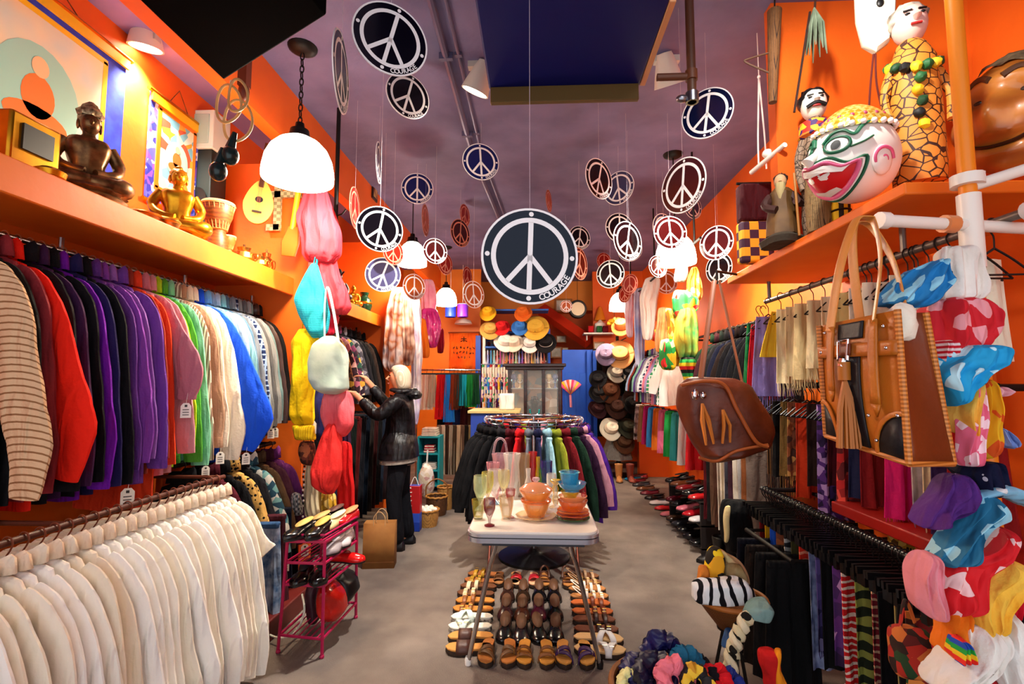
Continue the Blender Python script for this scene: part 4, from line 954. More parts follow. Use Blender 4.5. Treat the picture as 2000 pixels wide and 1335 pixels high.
vs,es=body(); skin('body',vs,es,SKINM,pt)
# face details
fm=MB().tube([(-.085,0,1.525),(-.112,0,1.495),(-.095,0,1.482)],[.008,.014,.009],8)
fm.build('nose',SKINM,pt); MB().tube([(-.088,-.026,1.452),(-.1,0,1.455),(-.088,.026,1.452)],[.004,.007,.004],8).build('mouth',mat('#b85a50',.5),pt)
for s in(-1,1):
    MB().ball((-.081,s*.033,1.527),(.010,.013,.007),10,7).build('eye',mat('#1c1410',.2),pt); MB().ball((.0,s*.082,1.505),(.022,.012,.03),10,7).build('ear',SKINM,pt)
m=MB(); n=24; rs=[]
for z,rx,ry,cx in ((1.625,.012,.012,.0),(1.617,.055,.06,.0),(1.585,.088,.092,.005),(1.54,.098,.104,.012),(1.49,.092,.106,.022),(1.44,.082,.1,.03),(1.405,.07,.086,.034),(1.398,.04,.05,.034)):
    row=[]
    for j in range(n):
        a=2*PI*j/n; x=rx*cos(a); fr=1
        if z<1.56 and cos(a)<-.15: fr=.55+.45*max(0,(abs(sin(a))-.35)) # open at the face
        row.append((cx+x*fr,ry*sin(a),z))
    rs.append(row)
m.rings(rs); wob(m,.006,14,3); m.build('hair',mat('#cfc3ac',.5,pat='stripe',c2='#b5a78c',scale=30,axis=1,bump=.3,bscale=60),pt,sub=1)
JB=mat('#0d0b10',.42,pat='stripe',c2='#040405',scale=3.2,axis=2,w=.93,bump=.5,bscale=16,spec=.4,wr=.5)
jv=[((.02,0,.70),(.165,.135)),((.02,0,.80),(.165,.135)),((.015,0,.98),(.155,.13)),((.02,0,1.15),(.165,.14)),((.03,0,1.29),(.145,.11)),((.02,0,1.36),(.085,.085)),
 ((.02,-.18,1.32),.085),((-.06,-.2,1.24),.075),((-.14,-.215,1.165),.07),((-.22,-.2,1.235),.058),((-.30,-.17,1.315),.045),
 ((.02,.18,1.32),.085),((-.06,.205,1.27),.075),((-.14,.22,1.235),.07),((-.21,.2,1.33),.058),((-.285,.17,1.43),.045)]
skin('jacket',jv,[(0,1),(1,2),(2,3),(3,4),(4,5),(4,6),(6,7),(7,8),(8,9),(9,10),(4,11),(11,12),(12,13),(13,14),(14,15)],JB,pt)
m=MB().tube(curve([(-.06,-.06,1.385),(.04,-.10,1.39),(.12,-.05,1.385),(.13,.05,1.385),(.04,.10,1.39),(-.06,.06,1.385)],5),[.02]+[.026]*24+[.02],12,flat=.8); wob(m,.022,11,4); m.ball((.13,0,1.355),(.075,.12,.05),16,10,.35,7,fr=3); m.build('hood',JB,pt)
MB().rings([[(.01+rx*cos(a),ry*sin(a),z+.01*cos(a)) for a in [2*PI*q/28 for q in range(28)]] for z,rx,ry in ((1.02,.13,.12),(.96,.155,.15),(.88,.175,.19),(.79,.182,.205),(.785,.165,.19))],cap=False).build('jacket_hem',JB,pt)
MB().rings([[(.01+.155*k*cos(a),.178*k*sin(a),z+.012*cos(a)) for a in [2*PI*q/24 for q in range(24)]] for z,k in ((.80,1.06),(.78,1.09),(.75,1.1),(.745,.9))],cap=False).build('shirt_hem',cloth('#8a8078'),pt)
TRM=cloth('#0a0a12')
tv=[((.02,0,1.0),(.125,.105)),((.02,0,.86),(.135,.115))]+[((.02,-.085,.76),.098),((-.02,-.09,.46),.075),((.03,-.09,.04),.068)]+[((.02,.085,.76),.098),((.03,.09,.46),.075),((.10,.09,.04),.068)]
skin('trousers',tv,[(0,1),(1,2),(2,3),(3,4),(1,5),(5,6),(6,7)],TRM,pt)
for s,fx in ((-1,.03),(1,.10)):
    m=MB().rings([[(fx+.06-.27*i/12,s*.095+foot(i/12,.27,1.0)*cos(PI*j/8),(.095-.055*i/12)*sin(PI*j/8)**.8*sin(min(1,(i+.6)/2)*PI/2)) for j in range(9)] for i in range(13)],close=False,cap=False)
    m.build('shoe',mat('#0c0a10',.5),pt,solid=.004)
# ---------------------------------------------------------------- baskets, cube shelf, red bag
def basket(label,loc,r,h,m,handle=True,flare=.8,group=None):
    t=thing('wicker_basket',label,'basket',loc,.2,group)
    MB().lathe([(0,.004),(r*flare,0),(r*(flare+1)/2*1.04,h*.5),(r,h),(r*.95,h),(r*(flare+1)/2,h*.5),(r*flare*.95,.012),(0,.012)],32).build('bowl',m,t)
    MB().tube([(r*.98*cos(a),r*.98*sin(a),h+.004*sin(a*12)) for a in [2*PI*k/40 for k in range(40)]],.011,8,loop=True).build('rim',mat('#a8702c',.6),t)
    if handle: MB().tube(curve([(-r,0,h),(-r*.9,0,h+r*1.0),(0,0,h+r*1.55),(r*.9,0,h+r*1.0),(r,0,h)],6),.008,8).build('handle',mat('#8a5420',.6),t)
    return t
WICK=mat('#b88440',.7,pat='brick',c2='#5c3614',scale=38,bump=.6,bscale=50); WICK2=mat('#5a3414',.7,pat='brick',c2='#2a1608',scale=38,bump=.6,bscale=50)
c=fl(832,1024); basket('honey wicker basket of white balls by the woman',(c.x,c.y+.08,0),.115,.16,WICK,False,.8)
bx0=c
for i in range(16):
    a=i*2.4; r_=.022*math.sqrt(i); t=tag(MB().ball((0,0,0),.026,12,8).build('ball',mat('#ece6da',.6,bump=.3,bscale=40),loc=(c.x+r_*cos(a),c.y+.08+r_*sin(a),.15+.012*(i%2)+.02*(1-r_/.09))),'white ball heaped in the honey wicker basket','ball','white balls in the wicker basket')
c=fl(852,1004); basket('tall-handled dark basket behind the honey wicker one',(c.x-.02,c.y+.12,0),.12,.20,WICK2,True,.85)
c=P(866,1000,5.75); basket('upright wicker bin right of the baskets',(c.x,5.85,0),.09,.25,WICK,False,.9)
t=thing('string_bag','translucent bag of pale wares hanging from the teal shelf','bag',P(833,935,6.0)); MB().ball((0,0,-.02),(.10,.09,.2),16,10,.12,2).build('bag_body',mat('#e0d0c0',.5,pat='multi',scale=22,pal=['#e8dcd0','#c89890','#d8c8b0','#f0ece4']),t); MB().tube([(0,0,.15),(.01,0,.34)],.01,6).build('tie',WHITE,t)
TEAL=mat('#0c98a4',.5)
x0=P(817,850,6.7).x; x1=P(857,850,6.7).x; zt=P(835,852,6.7).z; t=thing('cube_shelf','teal open cube shelf against the left wall','shelf',((x0+x1)/2,6.85,0)); w=x1-x0
for s in(-1,1): MB().box((s*w/2,0,zt/2),(.025,.3,zt)).build('side_panel',TEAL,t,bevel=.004)
for z in (.08,zt*.38,zt*.68,zt-.012): MB().box((0,0,z),(w,.3,.022)).build('shelf_board',TEAL,t,bevel=.004)
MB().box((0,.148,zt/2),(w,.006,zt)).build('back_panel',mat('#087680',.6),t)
for lab,z,c_,sz in (('stack of cream linens on top of the teal shelf',zt,'#e0d4c0',(.22,.2,.11)),('red striped folded cloth inside the teal shelf',zt*.68+.011,'#b02838',(.15,.16,.1)),('white boxes on the middle teal shelf',zt*.38+.011,'#e4e0d4',(.2,.18,.08))):
    t=thing('folded_cloth',lab,'cloth',((x0+x1)/2,6.82,z)); m=MB()
    for k in range(4): m.box((0,.0+.004*(k%2),sz[2]*(k+.5)/4),(sz[0]*(1-.04*k),sz[1],sz[2]/4*.94))
    m.build('folds',cloth(c_,'#f0e0d0','stripe',9) if 'red' in lab else cloth(c_),t,bevel=.008)
c=P(808,930,4.95); t=thing('shopping_bag','red and blue printed shopping bag standing behind the woman','bag',(c.x,5.0,0)); MB().box((0,0,.22),(.13,.1,.44)).build('sack',mat('#1438a0',.5,pat='bands',scale=1/.44,axis=2,pal=['#1438a0','#2c50c0','#b81418','#b81418','#b81418']),t,bevel=.006)
m=MB()
for z in (.40,.32,.27): m.tube([(-.03+.025*cos(a),-.052,z+.022*sin(a)) for a in [PI*.4+1.3*PI*k/10 for k in range(11)]],.005,5)
m.build('white_letters',WHITE,t); MB().tube(curve([(-.04,0,.44),(0,0,.52),(.04,0,.44)],6),.004,6).build('handle',WHITE,t)
# ================================================================ TABLE, GLASSWARE, SANDALS, ROUND RACK
TZ=.757
t=thing('display_table','white-topped table with chrome-banded edge and splayed chrome legs in the aisle','table',(-.01,2.86,0))
def rrect(w,h,r,n=6):
    o=[]
    for cx,cy,a0 in ((w/2-r,h/2-r,0),(-w/2+r,h/2-r,PI/2),(-w/2+r,-h/2+r,PI),(w/2-r,-h/2+r,1.5*PI)):
        for k in range(n+1): a=a0+PI/2*k/n; o.append((cx+r*cos(a),cy+r*sin(a)))
    return o
MB().prism(rrect(.625,.88,.07),.012,T=TR((0,0,TZ-.012)),bev=.006).build('tabletop',mat('#f2ece0',.3,pat='noise',c2='#e8dfcf',scale=5),t)
MB().prism(rrect(.640,.895,.075),.014,T=TR((0,0,TZ-.026))).build('upper_band',mat('#cfd0d8',.2,.7),t)
MB().prism(rrect(.634,.889,.075),.005,T=TR((0,0,TZ-.031))).build('dark_groove',BLACK,t)
MB().prism(rrect(.640,.895,.075),.022,T=TR((0,0,TZ-.053))).build('lower_band',mat('#c4c6d0',.2,.7),t)
MB().box((0,0,TZ-.07),(.5,.74,.035)).build('underframe',mat('#2a2a34',.5),t)
for sx in(-1,1):
    for sy in(-1,1):
        top=V((sx*.185,sy*.20,TZ-.06)); bot=V((sx*.342,sy*.16 if False else (-.165 if sy<0 else .40),.012)); kn=V((sx*.20,sy*.215,TZ-.17))
        if sy<0: top.y=-.26; kn.y=-.25
        m=MB().tube(curve([top,kn.lerp(top,.2),top.lerp(bot,.3),bot],5),.0125,10)
        m.tube(curve([V((sx*.225,top.y+.08*-sy,TZ-.06)),V((sx*.222,top.y+.05*-sy,TZ-.12)),top.lerp(bot,.28)],4),.009,8)
        lg=m.build('leg',CHROME,t); MB().lathe([(0,-.012),(.016,-.012),(.018,.012),(.013,.03)],12,c=tuple(bot)).build('foot_cap',BLACK if sx>0 else WHITE,lg)
# glassware: profile lathes
def GP(px,py): # point on table top
    d=F*(CAMZ-TZ)/(py-744.6); return P(px,py,d)
def vessel(label,cat,px,py,prof,m,group='glassware crowded on the aisle table',name=None,parts=(),fn=None,z0=0,n=24,xy=None):
    c=GP(px,py) if xy is None else V((*xy,TZ)); t=thing(name or cat.replace(' ','_'),label,cat,(c.x,c.y,TZ+z0),0,group)
    MB().lathe(prof,n,fn=fn).build('vessel',m,t)
    for nm,pr,mm in parts: MB().lathe(pr,n).build(nm,mm,t)
    return t
def goblet(h,r,stem=.4,foot_r=None):
    fr=foot_r or r*.8; s=h*stem
    return [(0,0),(fr,0),(fr,.004),(fr*.3,.012),(.006,s*.4),(.008,s*.8),(.012,s),(r*.6,s+.1*h),(r*.95,s+.3*h),(r,h*.85),(r*.92,h),(r*.88,h),(r*.95,h*.85),(r*.9,s+.3*h),(r*.5,s+.12*h),(0,s+.03*h)]
def tumbler(h,r0,r1): return [(0,0),(r0,0),(r1*.9,h*.55),(r1,h),(r1*.94,h),(r1*.84,h*.55),(r0*.85,.012),(0,.012)]
def bowl(h,r,b=.5): return [(0,0),(r*b,0),(r*b,.006),(r*.85,h*.5),(r,h),(r*.97,h),(r*.8,h*.5),(r*b*.9,.012),(0,.012)]
def vase(h,r,nk=.5): return [(0,0),(r*.7,0),(r,h*.25),(r*.95,h*.45),(r*nk,h*.75),(r*nk*1.25,h),(r*nk*1.1,h),(r*nk*.9,h*.75),(r*.85,h*.4),(0,.015)]
AMB=glass('#e8c890'); CLR=glass('#f2efe6'); OLV=glass('#b8a838'); RUBY=glass('#8a1028'); PINKG=glass('#e8a0a8'); ORG=glass('#f59a3c',trans=.6); ORDG=glass('#ee6a14',trans=.5); GRN=glass('#2c9a28'); BLU=glass('#2aa0d0',trans=.55); PUR=glass('#2c2480'); YLG=glass('#d8b020',trans=.6); TEALG=glass('#58b0b0')
rib=lambda k,a_:(lambda a,z,r:r*(1+a_*cos(k*a)))
vessel('small ruby red stemmed goblet at the front left of the table','goblet',956,1019,goblet(.135,.030,.32),glass('#8a1830',trans=.7),parts=[('foot',[(0,.001),(.026,.001),(.026,.006),(.006,.014)],RUBY)])
vessel('olive green ribbed tumbler at the left table edge','tumbler',934,1006,tumbler(.10,.022,.034),OLV,fn=rib(12,.03))
vessel('large pale green wine glass with blue base at the left edge','wine glass',938,990,goblet(.19,.040,.3),glass('#dce8b0'),parts=[('foot',[(0,.001),(.03,.001),(.03,.006),(.006,.03)],TEALG)])
vessel('amber ribbed tumbler left of the orange dish','tumbler',989,1005,tumbler(.115,.022,.038),AMB,fn=rib(10,.03))
vessel('red stemmed glass beside the amber tumbler','goblet',997,1003,goblet(.15,.026,.5),glass('#c02838'),)
vessel('yellow-green goblet behind the wine glass','goblet',952,985,goblet(.2,.036,.35),glass('#d8d060'))
vessel('clear wine glass with blue foot in the left cluster','wine glass',966,978,goblet(.2,.042,.35),CLR,parts=[('foot',[(0,.001),(.032,.001),(.032,.006),(.006,.03)],BLU)])
vessel('pale yellow goblet in the left cluster','goblet',984,980,goblet(.2,.036,.42),glass('#ece0a0'))
vessel('pink frilled glass vase at the rear left of the table','vase',962,968,vase(.22,.045,.7),PINKG,fn=lambda a,z,r:r*(1+.12*cos(7*a)*(z>.15)))
vessel('tall pink handled glass basket at the rear left','vase',977,962,vase(.26,.05,.8),glass('#e0b0b8'),fn=lambda a,z,r:r*(1+.1*cos(6*a)*(z>.18)),name='glass_basket')
MB().tube(curve([(-.045,0,.25),(-.03,0,.33),(0,0,.355),(.03,0,.33),(.045,0,.25)],5),.007,8).build('handle',glass('#e8c0c8'),bpy.data.objects['glass_basket'])
vessel('tall clear cut-glass vase behind the amber tumbler','vase',1000,966,vase(.27,.05,.85),CLR,fn=rib(12,.04))
vessel('smoky brown straight glass vase at the rear','vase',1020,962,tumbler(.26,.04,.052),glass('#b89468',trans=.75))
vessel('narrow red glass vase with frilled lip at the rear','vase',1041,960,vase(.27,.032,.6),glass('#c81820',trans=.6),fn=lambda a,z,r:r*(1+.2*cos(6*a)*(z>.22)))
vessel('narrow yellow bud vase behind the orange dish','vase',1051,961,vase(.24,.022,.5),YLG)
vessel('green glass candlestick behind the orange dish','candlestick',1058,962,vase(.17,.032,.5),GRN)
vessel('deep blue square glass beside the green candlestick','tumbler',1068,963,tumbler(.22,.032,.036),PUR,n=8)
vessel('clear footed tumbler right of the blue glass','tumbler',1077,970,goblet(.16,.03,.2),CLR)
vessel('yellow glass candlestick left of the blue compote','candlestick',1085,985,[(0,0),(.036,0),(.036,.01),(.012,.02),(.02,.05),(.012,.08),(.02,.11),(.012,.13),(.03,.15),(.028,.16),(.012,.155),(0,.14)],YLG)
vessel('clear glass finial stopper bottle behind the orange dish','bottle',1032,975,vase(.2,.03,.4),CLR)
cxy=GP(1047,1000)
vessel('wide pale orange glass plate under the covered dish','plate',1047,1003,[(0,0),(.06,0),(.105,.014),(.107,.018),(.1,.018),(.06,.006),(0,.006)],glass('#f0c890',trans=.6),fn=rib(16,.02))
vessel('orange glass mixing bowl in the stack at mid table','bowl',1047,1003,bowl(.085,.078,.6),ORG,z0=.012,parts=[('rim_band',[(.076,.07),(.081,.075),(.081,.085),(.076,.088)],ORDG)])
vessel('covered orange glass dish topped with a pale knob','dish',1047,1003,bowl(.055,.088,.6),ORG,z0=.088,parts=[('lid',[(.086,.055),(.088,.065),(.06,.085),(.02,.096),(0,.097)],glass('#f0a070',trans=.6)),('lid_knob',[(0,.125),(.018,.12),(.02,.108),(.008,.097)],glass('#f0d0d8'))])
vessel('pale pink glass saucer lying right of the orange plate','saucer',1072,1006,[(0,0),(.03,0),(.055,.012),(.05,.012),(.03,.005),(0,.005)],glass('#f0d8c8'))
vessel('white iridescent glass bowl between the two orange stacks','bowl',1076,996,bowl(.045,.045),glass('#f0e8e8'))
pile=[('dark green glass plate at the bottom of the right stack',.088,0,'#186a1c'),('deep orange glass plate second in the right stack',.086,.017,'#e85c10'),('orange glass plate third in the right stack',.082,.034,'#f07818')]
for lab,r,z,c in pile: vessel(lab,'plate',1119,1005,[(0,0),(r*.6,0),(r,.013),(r,.017),(r*.95,.017),(r*.6,.006),(0,.006)],glass(c,trans=.4),z0=z)
vessel('orange glass bowl on the plates of the right stack','bowl',1119,1005,bowl(.05,.078,.7),ORDG,z0=.05)
vessel('second orange glass bowl nested atop the right stack','bowl',1119,1005,bowl(.03,.076,.7),glass('#f4a060',trans=.5),z0=.092)
vessel('yellow glass dish under the blue compote','dish',1114,1005,bowl(.03,.05,.7),YLG,z0=.115)
vessel('turquoise blue glass bowl on top of the right stack','bowl',1118,1005,bowl(.045,.075,.5),BLU,z0=.145)
vessel('turquoise blue glass cup standing in the blue bowl','cup',1113,1005,tumbler(.075,.032,.05),BLU,z0=.165,parts=[('rim',[(.05,.072),(.056,.078),(.05,.082)],glass('#58c0e0'))])
t=thing('red_ball','small red glass ball on the edge of the right stack','ball',(GP(1119,1005).x+.052,GP(1119,1005).y-.045,TZ+.137),0,'glassware crowded on the aisle table'); MB().ball((0,0,0),.014,12,8).build('ball',glass('#d01020',trans=.5),t); MB().tube([(0,0,.012),(0,0,.02)],.003,6).build('tip',GRN,t)
# ---------------------------------------------------------------- sandals
G='sandals under the aisle table'
def pair(x,y,rz,gap,labs,**k):
    p=fl(x,y); n=V((-sin(rz),cos(rz),0))
    for s,l in ((-1,labs[0]),(1,labs[1])): sandal(l,(p.x+n.x*s*gap/2,p.y+n.y*s*gap/2,0),rz,side=s,group=G,**k)
dn=-PI/2
pair(973,1256,dn,.105,('purple-edged two-strap brown sandal, left of the front row','brown two-strap sandal second in the front row'),kind='x',strap='#6a4a2c',bed='#b8702c',L=.25)
pair(1046,1256,dn,.105,('buckled tan two-strap sandal third in the front row','buckled tan two-strap sandal fourth in the front row'),kind=2,strap='#7a4818',bed='#c8882c',L=.25)
pair(1122,1255,dn,.105,('violet patent-strap sandal fifth in the front row','violet patent-strap sandal at the right end of the front row'),kind='x',strap='#3a1858',bed='#c88c38',L=.25,buckle='#c0b8c8')
pair(918,1240,PI+.06,.11,('brown wide-strap slide at the front of the left column','brown wide-strap slide just behind the front left one'),kind=1,strap='#4a2a20',bed='#c88a40')
pair(920,1203,PI+.03,.11,('white leather sandal in the left column','white leather sandal behind its mate in the left column'),kind='x',strap='#d8e8e0',bed='#e0dccc',sole='#c8c0b0')
pair(926,1172,PI,.11,('tan sandal behind the white pair in the left column','orange-brown sandal behind the white pair in the left column'),kind=2,strap='#8a5020',bed='#c07828')
pair(932,1144,PI-.05,.11,('cream-strapped brown sandal in the left column','cream-strapped dark sandal at the rear of the left column'),kind=2,strap='#e8d0a8',bed='#6a3c1c')
pair(944,1121,PI-.1,.11,('gold-strapped sandal at the rear left corner','yellow-buckled sandal behind the left table leg'),kind=2,strap='#b88a20',bed='#a05c28')
pair(1170,1238,-.06,.11,('white cross-strap slide at the front of the right column','white cross-strap slide just behind the front right one'),kind='x',strap='#eceae8',bed='#d8b078',L=.28,buckle='#e0dcd0')
pair(1162,1203,0,.11,('dark brown sandal in the right column','dark brown buckled sandal in the right column behind its mate'),kind=2,strap='#3a1c10',bed='#6a3418')
pair(1155,1172,0,.11,('rust brown sandal in the right column','rust brown sandal with orange sole in the right column'),kind=2,strap='#7a3414',bed='#b8581c')
pair(1149,1145,.03,.11,('tan sandal with white straps in the right column','white-strapped sandal further back in the right column'),kind=3,strap='#ece0d0',bed='#b0743c')
pair(1138,1121,.05,.11,('beige strappy sandal at the rear of the right column','brown strappy sandal at the rear right corner'),kind=3,strap='#c8a078',bed='#7a4a28')
pair(1026,1122,dn,.115,('red open-toed sandal, left one of the red pair','red open-toed sandal, right one of the red pair'),kind=1,strap='#c01c28',bed='#d8a078',L=.24)
pair(1086,1122,dn,.16,('brown slingback sandal right of the red pair','brown ring-topped sandal by the right table leg'),kind=3,strap='#5a3018',bed='#a86c30')
pair(990,1122,dn,.10,('brown sandal left of the red pair','dull tan sandal left of the red pair'),kind=2,strap='#6a4020',bed='#9a6434',L=.23)
for lab,x,y,rz,up,kw in (('black slip-on shoe, front left of the dark middle group',986,1216,dn,'#141214',{}),('black rounded clog in the front of the dark middle group',1018,1219,dn,'#1c161c',{}),('black shoe, front right of the dark middle group',1051,1216,dn+.1,'#0c0b0c',{}),('black laced shoe at the right of the dark middle group',1085,1216,dn-.05,'#08080a',dict(lace='#222026')),
  ('dark wine shoe in the second dark row',988,1179,dn,'#3a1c20',{}),('brown leather shoe in the second dark row',1020,1180,dn,'#4a2618',{}),('maroon strapped shoe in the second dark row',1052,1178,dn,'#4a1428',{}),('black ankle shoe in the second dark row',1084,1178,dn,'#08080a',{}),
  ('dark brown shoe in the rear dark row',992,1148,dn,'#2e1a14',{}),('umber shoe in the rear dark row',1022,1148,dn,'#2a1c12',{}),('black shoe in the rear dark row',1053,1147,dn,'#0a0a0c',{}),('second black shoe in the rear dark row',1082,1147,dn,'#0c0a0c',{})):
    p=fl(x,y); shoe(lab,(p.x,p.y,0),rz,up,'#5a3a24',group='dark shoes in the middle under the table',L=.25,toe=0,heel=.02,**kw)
# ---------------------------------------------------------------- round rack
RX,RY,RZ,RR=-.01,4.30,1.155,.405
t=thing('round_clothes_rack','chrome round clothes rack behind the glassware table','rack',(RX,RY,0))
MB().tube([(RR*cos(a),RR*sin(a),RZ) for a in [2*PI*k/60 for k in range(60)]],.014,10,loop=True).build('ring',CHROME,t)
MB().tube([(RR*.93*cos(a),RR*.93*sin(a),RZ-.035) for a in [2*PI*k/60 for k in range(60)]],.006,8,loop=True).build('lower_ring',CHROME,t)
MB().tube([(0,0,.03),(0,0,RZ+.02)],.022,12).build('post',CHROME,t)
for k in range(4): a=PI/4+k*PI/2; MB().tube([(0,0,RZ-.01),(RR*cos(a),RR*sin(a),RZ-.005)],.009,8).build('spoke',CHROME,t)
MB().lathe([(0,.0),(.30,0),(.30,.02),(.06,.05),(.03,.08),(0,.08)],36).build('base',BLACK,t)
NG=36
RC=['black']*6+['charcoal','maroon','scarlet','crimson','slate grey','navy','pale blue','burgundy','olive green','wine red','bottle green','dark plum','purple','dusty pink','violet','indigo','plum','aubergine','plum purple','magenta plum']
RH={'black':'#08070a','maroon':'#4a0c18','wine red':'#6a0c18','scarlet':'#d01018','crimson':'#b00c1c','slate grey':'#5a6470','burgundy':'#5a0c1c','navy':'#14183c','pale blue':'#8ab8c8','dark red':'#7a0c18','olive green':'#7c8420','wine':'#4c0a1c','bottle green':'#0e2c1c','plum':'#3c1040','aubergine':'#2c0c30','purple':'#3c1470','violet':'#4c1c8a','dusty pink':'#c88898','indigo':'#241460','dark plum':'#2c0c2a','aubergine black':'#140810','plum purple':'#4a1450','magenta plum':'#5c1458','charcoal':'#1c1a1e'}
for i in range(NG):
    a=PI*1.0+ (i+.5)/NG*2*PI           # from the left, through the camera side, round the back
    front=i<20
    q=min(25,int(i*46/36)); cn=RC[q] if front else RC[(i*7)%26]
    u=i/26
    pos='left side' if q<6 else 'near left' if q<12 else 'near middle' if q<16 else 'near right' if q<21 else 'right side' if front else 'rear'
    lab=f'{cn} top on the {pos} of the round rack, {nth(i)} round from the left' 
    L=.62 if 4<i<16 else .72
    g=garment('pullover',lab,'top',(RX+RR*cos(a),RY+RR*sin(a),RZ),a,cloth(RH[cn]),'tops on the round chrome rack',w=.165,L=L,th=.016,seed=600+i,SL=.56 if i%3 else .5,far_sleeve=False,r=.052,amp=.006,flat=.34,collar=.6)
    hanger((RX+RR*cos(a),RY+RR*sin(a),RZ),a,'clear wire hanger on the round chrome rack','hangers on the round chrome rack',CHROME,.13)
# ================================================================ RIGHT SIDE
XS=1.54; ZS=CAMZ+.53; SR=CAMZ+.70
rail('steel scarf rail under the right shelf with a white end cap',(XS,1.57,ZS),(XS,3.34,ZS),.015,mat('#6e6660',.4,.5),[(.3,(0,0,.13)),(.97,(0,0,.13))])
t=bpy.data.objects['clothes_rail.006'] if 'clothes_rail.006' in bpy.data.objects else None
MB().tube([(0,-.05,0),(0,.01,0)],.03,14).build('end_cap',mat('#e8e6e0',.4),t)
def scarf(label,x,d,z,w0,w1,L,m,group,fr=None,rz=PI,seed=0,th=.02,folds=3,amp=.014,hm=HBLK,hlab=None,top=-.1,hg=None):
    t=thing('scarf',label,'scarf',(x,d,z),rz,group)
    drape_mesh(w0,w1,L,th,folds,amp,seed,top=top).build('cloth',m,t)
    if fr: fringe_mesh(w1,top-L,fr,int(w1*150)+6,.0022,seed).build('fringe',m,t)
    if hlab: hanger((x,d,z),rz,hlab,hg or hlab+'s',hm,.11)
    return t
g='pale scarves on the upper right rail'; hl='black hanger on the upper right scarf rail'
for i,(lab,d,c,L,fr,w) in enumerate((('ivory scarf nearest on the upper right rail','1.80','#efe6cc',.36,0,.13),('white scarf second on the upper right rail','1.92','#f2eee0',.34,0,.12),('cream scarf behind the big tan bag handles','2.05','#ece0c0',.38,.05,.12),
  ('ivory pleated scarf left of the bag handles','2.2','#f0e8d0',.34,.06,.13),('off-white long scarf with fringe','2.34','#efe8d8',.50,.07,.10),('pale yellow fringed scarf','2.45','#ecd890',.42,.08,.11),('cream gauze scarf with long fringe','2.56','#f0dcb8',.44,.10,.10),
  ('beige lace scarf in mid rail','2.67','#d8c498',.36,.08,.11),('sand coloured fringed scarf','2.78','#e0c890',.42,.06,.12),('ecru scarf with knotted fringe','2.9','#e4d0a0',.40,.08,.11),('pale straw scarf before the yellow one','3.0','#e8d8a8',.44,.08,.11))):
    scarf(lab,XS,float(d),ZS,w*.85,w,L,cloth(c),g,fr,seed=700+i,hlab=hl)
scarf('bright mustard scarf flared at the bottom on the upper right rail',XS-.02,3.1,ZS,.06,.15,.28,cloth('#e8c030'),'coloured scarves at the far end of the upper right rail',0,seed=720,hlab=hl)
for lab,d,c,L,fr,z in (('lilac scarf with long fringe below the mustard one',3.18,'#9080c0',.50,.10,ZS-.02),('scarlet scarf near the far end of the upper right rail',3.25,'#c81420',.44,.05,ZS-.06),('green scarf last on the upper right rail',3.31,'#187038',.42,0,ZS-.05)):
    scarf(lab,XS-.06,d,z,.08,.13,L,cloth(c),'coloured scarves at the far end of the upper right rail',fr,seed=int(d*100),hlab=hl)
# extra dark hangers bunched on the rail
for i in range(12): hanger((XS,1.7+i*.055,ZS),PI+R.uniform(-.15,.15),hl,hl+'s',HBLK,.11)
# middle rail
XM=1.56; ZM=CAMZ-.02
rail('black middle rail for the printed scarves',(XM,1.75,ZM),(XM,3.3,ZM),.016,IRON,[(.02,(.45,0,0)),(.98,(.45,0,0))])
g='scarves on the middle right rail'; hl2='black clip hanger on the middle right rail'
PAL={'pur':['#5a2c7c','#2a1440','#b890c8','#402060'],'bro':['#6a3418','#3a1c0c','#b08040','#8a4a20'],'red':['#b01818','#5a0c10','#d84838','#8a1414'],'gold':['#c89828','#5a3c10','#e8c860','#8a6418'],'mag':['#c01860','#e04888','#8a1048','#d83070']}
pm=lambda k,s=24: mat('#ffffff',.85,pat='multi',scale=s,pal=PAL[k])
for i,(lab,d,m,L,fr,w) in enumerate((('red scarf nearest on the middle right rail',1.85,cloth('#8a1414'),.46,0,.12),('dark violet scarf under the big bag corner',1.93,cloth('#2c1848'),.44,.05,.10),('cream and gold edged scarf under the big bag',2.0,cloth('#e0cca0'),.42,.08,.08),
 ('white patterned scarf under the big bag',2.07,cloth('#d8d0c8','#7a7088','noise',9),.40,.05,.08),('magenta pink scarf under the big bag',2.15,cloth('#d01868'),.44,.04,.12),('gold braided scarf hanging in a loop',2.24,pm('gold',40),.58,.08,.05),('dark red scarf in mid rail',2.34,cloth('#7a1014'),.44,0,.10),
 ('navy scarf with small print in mid rail',2.43,cloth('#181c3c'),.42,0,.09),('crimson crumpled scarf in mid rail',2.51,pm('red'),.46,.05,.10),('deep wine scarf behind the purple print',2.6,cloth('#4a0c18'),.40,0,.10),('purple paisley scarf with pale print',2.7,pm('pur',34),.60,.03,.09),
 ('dark brown scarf beside the red-orange one',2.79,cloth('#2a140c'),.44,0,.10),('smooth red-orange scarf in mid rail',2.88,cloth('#c83410'),.52,0,.11),('rust fringed scarf near the far end',2.98,pm('bro'),.42,.14,.11),('olive brown scarf near the far end',3.07,cloth('#5a4018'),.44,.12,.10),('black scarf near the far end of the middle rail',3.16,cloth('#100c0c'),.46,.1,.11),('brown striped scarf last on the middle rail',3.24,cloth('#6a4420','#2a180c','stripe',20,axis=0),.46,.1,.1))):
    scarf(lab,XM,d,ZM,w*.8,w,L,m,g,fr,seed=740+i,hlab=hl2)
for i in range(14): hanger((XM,2.3+i*.07,ZM),PI+R.uniform(-.15,.15),hl2,hl2+'s',HBLK,.13)
